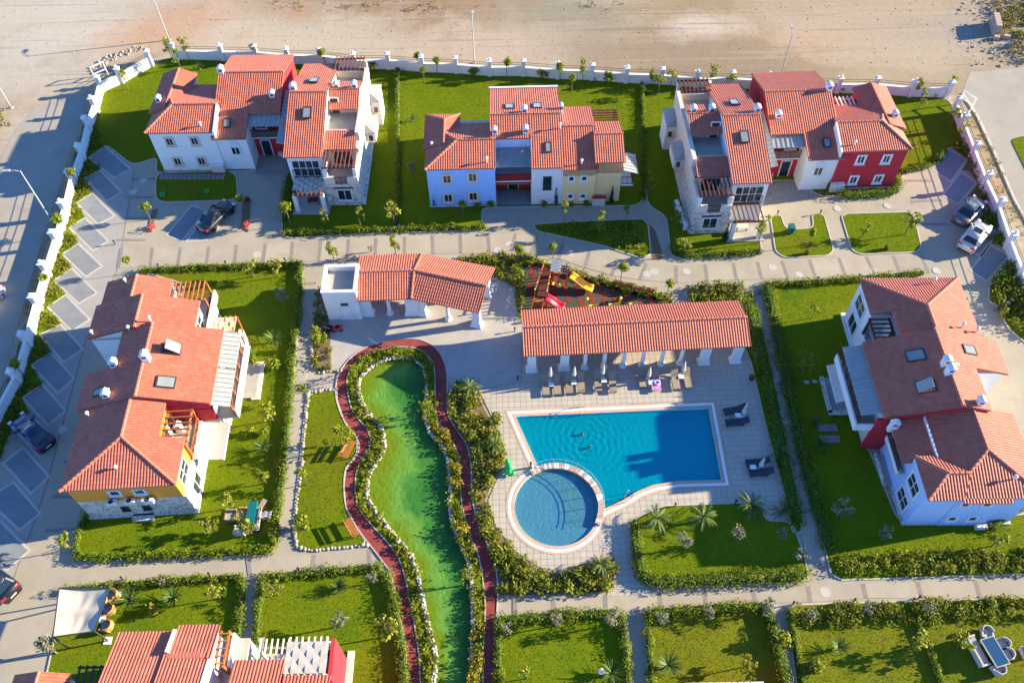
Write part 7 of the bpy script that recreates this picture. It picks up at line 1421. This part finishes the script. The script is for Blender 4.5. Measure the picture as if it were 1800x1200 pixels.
# ------------------------------------------------------------------ playground
def playground():
    z1 = 1.35; o = np.array(g2(962, 495, z1)); h = thing('playground_set', 'wooden climbing set with a brown bridge, a red slide and a yellow slide', 'playground set', (*o, .06))
    q = lambda px, py, z: tuple(np.array(g2(px, py, z + .06)) - o) + (z,)
    b = [q(956, 471, z1), q(970, 474, z1), q(961, 522, z1), q(940, 519.5, z1)]
    part('bridge_deck', MB().extr(b, (0, 0, -.08)), 'darkwood', h); B = [Vector(v) for v in b]
    for i in range(13): a, c = B[0].lerp(B[3], (i + .5) / 13), B[1].lerp(B[2], (i + .5) / 13); part('plank', MB().beam(a + Vector((0, 0, .03)), c + Vector((0, 0, .03)), .24, .03), 'darkwood', h)
    for a, c in ((B[0], B[3]), (B[1], B[2])):
        m = MB().beam(a + Vector((0, 0, .8)), c + Vector((0, 0, .8)), .07, .09).beam(a + Vector((0, 0, .4)), c + Vector((0, 0, .4)), .05, .07)
        part('handrail', m, 'orangewood', h)
        for i in range(5): p = a.lerp(c, i / 4); part('post', MB().box(p.x - .05, p.x + .05, p.y - .05, p.y + .05, 0, z1 + .9), 'orangewood', h); part('post_cap', MB().ball((p.x, p.y, z1 + .93), .08, 7, 5), 'plasticyellow', h)
    pf = [q(940, 520, z1 - .15), q(959.5, 522, z1 - .15), q(955.5, 532, z1 - .15), q(939, 530, z1 - .15)]; part('platform', MB().extr(pf, (0, 0, -.1)), 'orangewood', h)
    s0, s1, e0, e1 = q(939, 530, z1 - .2), q(955, 532, z1 - .2), q(933.5, 550, .1), q(952, 551, .1)
    for i in range(6): a, c = Vector(s0).lerp(Vector(e0), (i + .5) / 6), Vector(s1).lerp(Vector(e1), (i + .5) / 6); part('step', MB().beam(a, c, .26, .06), 'orangewood', h)
    for a, c in ((s0, e0), (s1, e1)): part('stringer', MB().beam(a, c, .07, .2), 'orangewood', h); a, c = Vector(a), Vector(c); part('handrail', MB().beam(a + Vector((0, 0, .7)), c + Vector((0, 0, .7)), .06, .06), 'orangewood', h)
    def slide(p, e, zt, mt, w=.52):
        a, c = Vector(q(*p, zt)), Vector(q(*e, .28)); d = (c - a); dh = Vector((d.x, d.y, 0)).normalized(); sd = Vector((-dh.y, dh.x, 0)); secs = []
        for k in range(11):
            s = k / 10; z = zt * (1 - s) ** 1.0 + .28 * s + .10 * math.sin(s * math.pi * 2) - (.12 * s * (1 - s) * 4); cc = a + Vector((d.x, d.y, 0)) * s; cc.z = z
            secs.append([cc - sd * w * .5 + Vector((0, 0, .24)), cc - sd * w * .42, cc + sd * w * .42, cc + sd * w * .5 + Vector((0, 0, .24)), cc + sd * w * .56 + Vector((0, 0, .24)), cc + sd * w * .5 - Vector((0, 0, .05)), cc - sd * w * .5 - Vector((0, 0, .05)), cc - sd * w * .56 + Vector((0, 0, .24))])
        part('slide', MB().loft([[tuple(v) for v in s] for s in secs]), mt, h, True)
    slide((959.5, 523), (991.5, 541), z1 - .1, 'sliderr', .75); slide((1002, 484), (1042, 509), 1.5, 'slidey', .8)
    tw = [q(970, 479, 1.4), q(984, 481, 1.4), q(998, 484, 1.4), q(999, 477, 1.4), q(970, 473, 1.4)]
    part('tower_floor', MB().extr(tw, (0, 0, -.1)), 'orangewood', h)
    rp = [q(967, 475.5, 2.9), q(984, 478, 2.9), q(989, 457, 2.9), q(970.5, 455, 2.9)]; g_ = part('roof_panel', MB().extr(rp, (0, 0, -.05)), 'metalroof', h); A = [Vector(v) for v in rp]
    for i in range(9): part('rib', MB().beam(A[0].lerp(A[3], i / 8) + Vector((0, 0, .02)), A[1].lerp(A[2], i / 8) + Vector((0, 0, .02)), .05, .04), 'metalroof', g_)
    cp = [q(986, 480, 1.5), q(997, 482, 1.5), q(999.5, 468, 2.6), q(988, 466.5, 2.6)]; c_ = part('climbing_panel', MB().extr(cp, (.03, -.06, 0)), 'black', h); A = [Vector(v) for v in cp]
    for i in range(3):
        for j in range(3): p = A[0].lerp(A[1], (i + .5) / 3).lerp(A[3].lerp(A[2], (i + .5) / 3), (j + .5) / 3); part('hold', MB().ball((p.x, p.y - .05, p.z), .09, 6, 4), 'lightwhite', c_)
    part('side_panel', MB().extr([q(981, 489, .7), q(996, 491.5, .7), q(996, 484, 1.5), q(981, 482, 1.5)], (0, .05, 0)), 'black', h)
    for px, py in ((970.7, 500), (981.5, 503), (995, 506)):
        p = q(px, py, 0); part('post', MB().box(p[0] - .06, p[0] + .06, p[1] - .06, p[1] + .06, 0, 2.85), 'orangewood', h); part('post_foot', MB().ball((p[0], p[1], .15), .2, 8, 6), 'plasticyellow', h)
    c1, c2 = Vector(q(930, 484, .7)), Vector(q(952, 477, .9))
    for i in range(7): p = c1.lerp(c2, i / 6); part('climbing_bar', MB().tube([(p.x, p.y - .35, p.z), (p.x, p.y + .35, p.z + .15)], .035, 6), 'sliderr' if i % 2 else 'wood', h)
    m = thing('swing', 'swing with a teal seat between yellow end posts on the red and green floor', 'swing', (*g2(1061, 545), .06)); o2 = np.array(g2(1061, 545)); w = lambda px, py, z: tuple(np.array(g2(px, py, z)) - o2) + (z,)
    a, c = Vector(w(1032, 526, 2.1)), Vector(w(1090.7, 524.5, 2.1)); part('crossbar', MB().tube([a, c], .05, 7), 'orangewood', m)
    for e in (a, c):
        part('end_post', MB().beam((e.x, e.y, 2.1), (e.x - .1, e.y - .55, 0), .12, .12).beam((e.x, e.y, 2.1), (e.x - .1, e.y + .55, 0), .12, .12), 'plasticyellow', m); part('post_ball', MB().ball(tuple(e), .16, 8, 6), 'plasticyellow', m)
    for t_, mt in ((.28, 'tableglass'), (.6, 'teal')):
        p = a.lerp(c, t_); part('chain', MB().tube([(p.x - .22, p.y, 2.1), (p.x - .22, p.y, .5)], .014, 4).tube([(p.x + .22, p.y, 2.1), (p.x + .22, p.y, .5)], .014, 4), 'steel', m); part('swing_seat', MB().box(p.x - .27, p.x + .27, p.y - .2, p.y + .2, .45, .52).box(p.x - .27, p.x + .27, p.y + .15, p.y + .2, .5, .8), mt, m)
    for i, (px, py) in enumerate(((1042, 545), (1076, 543), (1112, 542))):
        s = thing('spring_rider', ['yellow spring rider left of the swing seat', 'yellow spring rider under the swing beam, right', 'orange spring rider by the colonnade roof edge'][i], 'spring rider', (*g2(px, py), .06)); part('spring', MB().tube([(.1 * math.cos(k), .1 * math.sin(k), .05 + .012 * k) for k in np.linspace(0, 25, 60)], .02, 4), 'steel', s); part('seat', MB().loft([[(-.4, -.06, .45), (-.4, .06, .45), (-.4, .06, .7), (-.4, -.06, .7)], [(0, -.18, .38), (0, .18, .38), (0, .18, .55), (0, -.18, .55)], [(.4, -.08, .45), (.4, .08, .45), (.4, .08, .85), (.4, -.08, .85)]]), 'plasticyellow' if i < 2 else 'slidey', s)
playground()
def bench(px, py, rz, label, mt='orangewood', L=1.7):
    t = thing('park_bench', label, 'bench', (*g2(px, py), .06), R_(rz))
    for i in range(3): part('seat_slat', MB().box(-L / 2, L / 2, -.25 + i * .16, -.12 + i * .16, .42, .46), mt, t)
    for i in range(2): part('back_slat', MB().extr([(-L / 2, .26 + i * .04, .55 + i * .17), (L / 2, .26 + i * .04, .55 + i * .17), (L / 2, .29 + i * .04, .68 + i * .17), (-L / 2, .29 + i * .04, .68 + i * .17)], (0, .03, 0)), mt, t)
    for x in (-L / 2 + .15, L / 2 - .15): part('leg', MB().box(x - .04, x + .04, -.22, -.16, 0, .42).box(x - .04, x + .04, .2, .26, 0, .85), 'darkmetal', t)
bench(614.5, 794, 68, 'wooden bench on the benches lawn under the weeping tree'); bench(620, 931, 122, 'wooden bench at the lower end of the benches lawn')
bench(1095, 504, 162, 'brown bench in the playground, left one at the upper hedge', 'wood', 2.0); bench(1131, 514, 164, 'brown bench in the playground, right one at the upper hedge', 'wood', 2.0)

# ------------------------------------------------------------------ garden furniture
def armchair(px, py, rz, label, mt='wicker', s=1.0, cush='cushion', w=.75, cat='armchair', name='garden_armchair', rnd_back=False):
    t = thing(name, label, cat, (*g2(px, py), .06), R_(rz)); t.scale = (s, s, s); a = w / 2
    part('seat', MB().box(-a, a, -.36, .36, .1, .38), mt, t)
    if rnd_back:
        m = MB(); k = 9; an = [math.pi * i / (k - 1) for i in range(k)]; pin = [(a * math.cos(q), .05 + .38 * math.sin(q)) for q in an]; po = [(a * 1.14 * math.cos(q), .05 + .45 * math.sin(q)) for q in an]
        part('backrest', ribbon(pin, po, .2, .82), mt, t)
    else: part('backrest', MB().box(-a, a, .30, .42, .38, .85), mt, t)
    for x in (-a, a): part('armrest', MB().box(x - .06, x + .06, -.36, .34, .38, .60), mt, t)
    part('seat_cushion', MB().box(-a + .07, a - .07, -.34, .28, .38, .48), cush, t)
    for x in (-a + .05, a - .05):
        for y in (-.3, .3): part('leg', MB().box(x - .03, x + .03, y - .03, y + .03, 0, .1), mt, t)
    return t
armchair(410, 911, 0, 'grey wicker armchair with a teal towel at the left of the garden group', 'wicker', 1.05, 'cushion', .85); armchair(430, 907, 0, 'brown wicker armchair half hidden behind a lime tree', 'caramel', 1.0, 'cushion', .7); armchair(425, 936, 180, 'beige wicker armchair with a dark cushion, set apart below the group', 'palewicker', 1.05, 'cushion', .8)
armchair(464, 909, 180, 'pale blue chair left of its twin beside the path hedge', 'awning', .8, 'paleblue', .55, 'chair', 'garden_chair'); armchair(473, 908, 180, 'pale blue chair against the path hedge', 'awning', .8, 'paleblue', .55, 'chair', 'garden_chair')
x, y = g2(446, 908); t = thing('garden_table', 'narrow garden table under a teal cloth', 'table', (x, y, .06)); part('cloth', MB().loft([[(-.36, -1.05, .55), (.36, -1.05, .55), (.36, 1.05, .55), (-.36, 1.05, .55)], [(-.34, -1.0, .76), (.34, -1.0, .76), (.34, 1.0, .76), (-.34, 1.0, .76)]]), 'teal', t)
for a in (-.28, .28):
    for b in (-.9, .9): part('leg', MB().box(a - .03, a + .03, b - .03, b + .03, 0, .56), 'wood', t)
bench(455, 917, -88, 'long slatted bench along the teal table', 'palewicker', 1.9)
t = thing('deck_chair', 'folded brown deck chair leaning beside the teal table', 'deck chair', (*g2(459, 898), .06), R_(60)); part('frame', MB().box(-.8, .8, -.25, -.2, .3, .36).box(-.8, .8, .2, .25, .3, .36), 'wood', t); part('sling', MB().extr([(-.7, -.2, .3), (.8, -.2, .7), (.8, .2, .7), (-.7, .2, .3)], (0, 0, -.03)), 'weave', t); part('leg', MB().beam((-.6, -.22, .33), (-.75, -.22, 0), .05, .05).beam((-.6, .22, .33), (-.75, .22, 0), .05, .05).beam((.5, -.22, .33), (.7, -.22, 0), .05, .05).beam((.5, .22, .33), (.7, .22, 0), .05, .05), 'wood', t)
armchair(1729.6, 1115.7, -8, 'pale wicker armchair at the head of the blue glass table', 'palewicker', 1.0, 'palewicker', .72, rnd_back=True); armchair(1757, 1135, -82, 'pale wicker armchair at the right of the glass table, upper', 'palewicker', 1.0, 'palewicker', .72, rnd_back=True); armchair(1764, 1153, -80, 'pale wicker armchair at the right of the glass table, lower', 'palewicker', 1.0, 'palewicker', .72, rnd_back=True); armchair(1749, 1178, 205, 'pale wicker armchair at the foot of the glass table', 'palewicker', 1.0, 'palewicker', .72, rnd_back=True)
armchair(1713, 1147, 103, 'long pale wicker sofa with grey seat left of the glass table', 'palewicker', 1.0, 'cushion', 2.1, 'sofa', 'garden_sofa'); armchair(1800, 1149, -85, 'pale wicker armchair cut off by the right edge', 'palewicker', 1.0, 'palewicker', .72, rnd_back=True)
t = thing('garden_table', 'garden table with a blue glass top and pale wicker legs', 'table', (*g2(1741, 1150, .0), .06), R_(15)); part('table_top', MB().box(-.5, .5, -.98, .98, .70, .73), 'tableglass', t); part('rim', ring([(-.5, -.98), (.5, -.98), (.5, .98), (-.5, .98)], [(-.55, -1.03), (.55, -1.03), (.55, 1.03), (-.55, 1.03)], .62, .735), 'palewicker', t)
for a in (-.45, .45):
    for b in (-.9, .9): part('leg', MB().box(a - .05, a + .05, b - .05, b + .05, 0, .64), 'palewicker', t)
for x, y, rz, l in ((194.7, 1075, -70, 'caramel wicker armchair with a striped cushion at the sail canopy, middle'), (191, 1103, -100, 'caramel wicker armchair below the round white table'), (201, 1050, -60, 'caramel wicker armchair by the upper post of the sail canopy'), (184, 1060, -80, 'caramel wicker armchair half under the sail canopy')): armchair(x, y, rz, l, 'caramel', 1.0, 'cushion', .75, rnd_back=True)
t = thing('garden_table', 'small round white table between caramel armchairs', 'table', (*g2(183.5, 1091), .06)); part('table_top', MB().lathe([(.30, .5), (.30, .54)], 16), 'lightwhite', t); part('stem', MB().lathe([(.18, 0), (.04, .06), (.04, .5)], 10), 'steel', t)
def sail():
    zs = 2.75; o = np.array(g2(150, 1075, zs)); h = thing('sail_canopy', 'large beige fabric canopy stretched on dark posts over the lower left garden', 'canopy', (*o, 0)); q = lambda px, py, z=zs: np.array((*(np.array(g2(px, py, z)) - o), z))
    c = [q(104, 1033.5), q(192, 1033.5), q(166, 1109), q(93, 1119)]; m = MB(); n = 18
    for j in range(n + 1):
        for i in range(n + 1):
            u, v = i / n, j / n; p = (c[0] * (1 - u) + c[1] * u) * (1 - v) + (c[3] * (1 - u) + c[2] * u) * v; z = -.30 * math.sin(math.pi * u) * (.35 + .65 * abs(math.sin(math.pi * v * 2.0))) + .035 * math.sin(22 * u + 5 * v) * math.exp(-((u - .55) / .22) ** 2) * abs(math.sin(math.pi * v * 2)); m.v.append((p[0], p[1], p[2] + z))
    for j in range(n):
        for i in range(n): a = j * (n + 1) + i; m.f.append((a + n + 1, a + n + 2, a + 1, a))
    part('fabric', m, 'canvas', h, True)
    for i in range(4): part('edge_bar', MB().beam(c[i], c[(i + 1) % 4], .08, .08), 'darkmetal', h)
    for i, b in enumerate(((100, 1050), (207.5, 1044), (190.5, 1126), (90, 1140))):
        g_ = q(*b, 0) if i in (1, 2) else np.array((c[i][0], c[i][1], 0)); part('post', MB().beam((g_[0], g_[1], 0), tuple(c[i]), .10, .10), 'darkmetal', h)
        if i in (1, 2): part('footing', MB().box(g_[0] - .28, g_[0] + .28, g_[1] - .28, g_[1] + .28, 0, .12), 'lightwhite', h)
sail()

# ------------------------------------------------------------------ small things
t = thing('lawn_mower', 'red and black lawn mower parked at the kiosk corner', 'lawn mower', (*g2(594, 579), .045), R_(10)); part('deck', MB().loft([[(-.45, -.28, .12), (-.45, .28, .12), (-.45, .22, .3), (-.45, -.22, .3)], [(.4, -.3, .12), (.4, .3, .12), (.4, .22, .34), (.4, -.22, .34)]]), 'sliderr', t); part('engine', MB().lathe([(.2, .3), (.2, .46), (.1, .52)], 10), 'black', t); part('grass_bag', MB().box(-1.0, -.48, -.26, .26, .15, .5), 'black', t); part('handle', MB().tube([(-.4, -.22, .3), (-1.2, -.22, 1.0), (-1.2, .22, 1.0), (-.4, .22, .3)], .02, 5), 'darkmetal', t)
for a in (-.38, .34):
    for b in (-.3, .3): part('wheel', MB().tube([(a, b - .03, .11), (a, b + .03, .11)], .11, 9), 'tyre', t)
t = thing('waste_bin', 'teal wheeled waste bin beside the U shaped lawn', 'bin', (*g2(1388, 410), .05)); part('body', MB().loft([[(-.22, -.26, .08), (.22, -.26, .08), (.22, .26, .08), (-.22, .26, .08)], [(-.28, -.32, .95), (.28, -.32, .95), (.28, .34, .95), (-.28, .34, .95)]]), 'binteal', t); part('lid', MB().box(-.3, .3, -.36, .36, .95, 1.03), 'binteal', t)
for a in (-.22, .22): part('wheel', MB().tube([(a - .03, .3, .1), (a + .03, .3, .1)], .1, 9), 'tyre', t)
for px, py, l in ((1418, 447, 'dark plant tub at the lower edge of the U shaped lawn'), (1557, 439, 'dark plant tub at the lower edge of the rounded island'), (436, 354, 'dark tub at the head of the right flower bed'), (1320, 667, 'brown pot with a plant by the deck hedge')):
    t = thing('plant_pot', l, 'pot', (*g2(px, py), .06)); part('pot', MB().lathe([(.18, 0), (.25, .4), (.27, .42), (.22, .42), (.2, .3)], 12), 'darkwood', t); link('foliage', leaf_mesh('foliage', 'hedge', [(0, 0, .5)], [(.22, .22, .18)], 60, .08, 3), None, t)
PB = thing('path_light', '', 'path light'); part('post', MB().lathe([(.05, 0), (.05, .42), (.07, .44)], 8), 'black', PB); part('head', MB().lathe([(.09, .44), (.10, .56), (.04, .6)], 8), 'black', PB)
for px, py, l in ((280, 471, 'path light at the west end of the left lawn hedge'), (398, 466, 'path light in the middle of the left lawn hedge'), (502, 461, 'path light at the east end of the left lawn hedge'), (1436, 494, 'path light left of the right house on the hedge'), (1508, 489, 'path light at the north tip of the right house roof'), (910, 668, 'path light at the corner of the bar terrace'), (905, 583, 'path light half way along the bar terrace edge'), (1186, 890, 'path light at the pool lawn edge, left'), (1292, 885, 'path light at the pool lawn edge by the palms'), (1393, 1062, 'path light at the corner of the rust shrub belt'), (1500, 1057, 'path light second along the rust shrub belt'), (1613, 1052, 'path light third along the rust shrub belt'), (217, 1019, 'path light on the hedge above the sail'), (370, 1012, 'path light at the right of the hedge above the sail'), (1366, 378, 'path light at the left prong of the U shaped lawn'), (1441, 377, 'path light at the right prong of the U shaped lawn'), (526, 1003, 'path light on the top hedge of the lower lawn'), (203, 430, 'path light on the drain line by the left bays')):
    place(PB, (*g2(px, py), .05), 0, l)['group'] = 'path lights along the hedges'
def bicycle(px, py, rz, label, mt):
    t = thing('bicycle', label, 'bicycle', (*g2(px, py), .05), R_(rz))
    for x in (-.52, .52): w = part('wheel', MB().tube([(x + .32 * math.cos(q), 0, .33 + .32 * math.sin(q)) for q in np.linspace(0, 6.283, 17)], .02, 5, False), 'tyre', t); part('hub', MB().tube([(x, -.05, .33), (x, .05, .33)], .03, 6), 'steel', w)
    part('frame', MB().tube([(-.52, 0, .33), (-.08, 0, .3), (.36, 0, .78), (-.18, 0, .75), (-.52, 0, .33)], .025, 5).tube([(-.08, 0, .3), (-.2, 0, .82)], .025, 5).tube([(.52, 0, .33), (.34, 0, .92)], .025, 5), mt, t); part('saddle', MB().box(-.34, -.1, -.07, .07, .83, .89), 'black', t); part('handlebar', MB().tube([(.28, -.28, .96), (.36, 0, .93), (.28, .28, .96)], .02, 5), 'darkmetal', t); part('basket', MB().box(.42, .66, -.16, .16, .72, .92), 'darkmetal', t)
bicycle(1757, 545, 15, 'dark bicycle standing at the lane edge by the weedy shrubs on the right', 'darkmetal'); bicycle(1764, 541, 25, 'second bicycle leaning right of the dark one at the lane edge', 'sliderr')
t = thing('lamp_disc', 'white round garden lamp on the lawn beside the dark yucca', 'garden lamp', (*g2(1056, 1183), .06)); part('globe', MB().ball((0, 0, .42), .24, 10, 8), 'lightwhite', t, True); part('stand', MB().lathe([(.14, 0), (.05, .06), (.05, .22)], 9), 'darkmetal', t); t.name = 'garden_lamp'
t = thing('rug', 'white sun cushion board lying at the right tower corner lawn edge', 'stones', (*g2(1462, 676), .06)); t.name = 'stone_row'; t['label'] = 'row of pale stones lying across the shaded right house lawn'
for i in range(6): part('stone', MB().ball((-2.2 + i * .75, .25 - i * .06 + .1 * (i % 2), .06), .24, 7, 4, 1.2, .9, .4), 'pebble', t)
t = thing('air_conditioner', 'row of white conditioner units at the foot of the top right tower', 'air conditioner', (*g2(1196, 385), .06), R_(98)); 
for i in range(4): u = part('unit', MB().box(-1.7 + i * 1.0, -.95 + i * 1.0, -.2, .2, 0, .75), 'white', t); part('grille', MB().box(-1.6 + i, -1.05 + i, .2, .22, .12, .62), 'darkmetal', u)
for px, py, l in ((287, 345, 'small green tub on the shaded front lawn, left'), (365, 340, 'small green tub on the shaded front lawn, right')):
    t = thing('green_tub', l, 'tub', (*g2(px, py), .06)); part('tub', MB().lathe([(.18, 0), (.26, .25), (.28, .27), (.22, .25), (.18, .1)], 10), 'greenplastic', t); part('handle', MB().tube([(-.26, 0, .25), (0, 0, .45), (.26, 0, .25)], .015, 5), 'greenplastic', t)
# outside the walls: swing sign, masonry, rubble and weeds on the dirt field
def gate_frame(px, py, rz, label):
    t = thing('gate_frame', label, 'gate frame', (*g2(px, py), .0), R_(rz))
    for x in (-.8, .8): part('upright', MB().box(x - .05, x + .05, -.05, .05, 0, 1.9), 'lightwhite', t)
    for z in (.9, 1.85): part('crossbar', MB().box(-.75, .75, -.04, .04, z - .05, z + .05), 'lightwhite', t)
gate_frame(1694, 190, -55, 'white metal frame standing outside the wall at the top right corner'); gate_frame(180, 137, 40, 'white metal frame outside the curved wall at the top left')
t = thing('block_stack', 'stack of pale masonry blocks at the top right edge', 'block stack', (*g2(1746, 52), 0), R_(-12))
for k in range(3):
    for i in range(5): part('block', MB().box(-.35, .35, -1.4 + i * .58, -.87 + i * .58, k * .5, k * .5 + .46), 'block', t)
part('block', MB().box(-.3, .3, -2.4, -1.9, 0, .5), 'block', t); part('block', MB().box(.9, 1.6, -2.0, -1.5, 0, .5), 'block', t)
rg2 = np.random.default_rng(77)
def rubble(label, poly, n, s, mt, seed):
    rg = np.random.default_rng(seed); P = scatter(PX(poly), 1, rg); P = scatter(PX(poly), n / max(1, area(PX(poly))), rg); m = MB(); t = []
    for x, y in P: a = s * (.4 + rg.random() ** 3 * 1.6); o = len(m.f); m.ball((x, y, a * .2), a, 5, 3, rg.uniform(.7, 1.3), rg.uniform(.7, 1.3), .7); t += [rg.random()] * (len(m.f) - o)
    m.t = t; o = struct('rubble', m, mt, kind='stuff'); o['label'] = label; o['category'] = 'rubble'
rubble('loose stones scattered over the dirt field', [(0, 2), (1690, 2), (1690, 120), (1300, 140), (600, 90), (300, 70), (180, 100), (20, 160)], 1500, .045, 'rock', 5)
rubble('rubble and broken stone at the top right edge', [(1690, 0), (1850, 0), (1850, 115), (1700, 118), (1660, 90)], 420, .12, 'rock', 6)
rubble('heap of stones outside the curved wall', [(165, 125), (215, 100), (262, 85), (240, 80), (190, 98), (150, 122)], 180, .12, 'rock', 7)
bed('weeds', 'dry weeds and bushes among the rubble at the top right edge', [PX([(1740, 0), (1850, 0), (1850, 110), (1790, 112), (1752, 70)])], 'dryplant', 1.6, .9, .14, 41, .5, 24)
bed('weeds', 'green weeds among the rubble at the top right edge', [PX([(1760, 20), (1800, 10), (1800, 90), (1775, 80)])], 'leaf', 1.2, .9, .14, 42, .5, 26)
bed('weeds', 'dry brush on the edge of the dirt field at the top', [PX([(480, 0), (760, 0), (900, 14), (700, 22), (500, 20)]), PX([(940, 0), (1100, 0), (1080, 22), (960, 14)])], 'dryplant', .55, .35, .10, 43, .5, 10)
bed('weeds', 'weeds at the left edge beside the street', [PX([(-40, 185), (18, 195), (20, 222), (-20, 235)])], 'dryplant', 1.5, .5, .12, 44, .4, 16)
bed('weeds', 'dry grass strip between the right wall and the kerb', [PX([(1690, 175), (1702, 172), (1722, 215), (1750, 270), (1790, 350), (1806, 420), (1795, 420), (1755, 330), (1728, 262)])], 'dryplant', 1.6, .3, .10, 45, .35, 10)
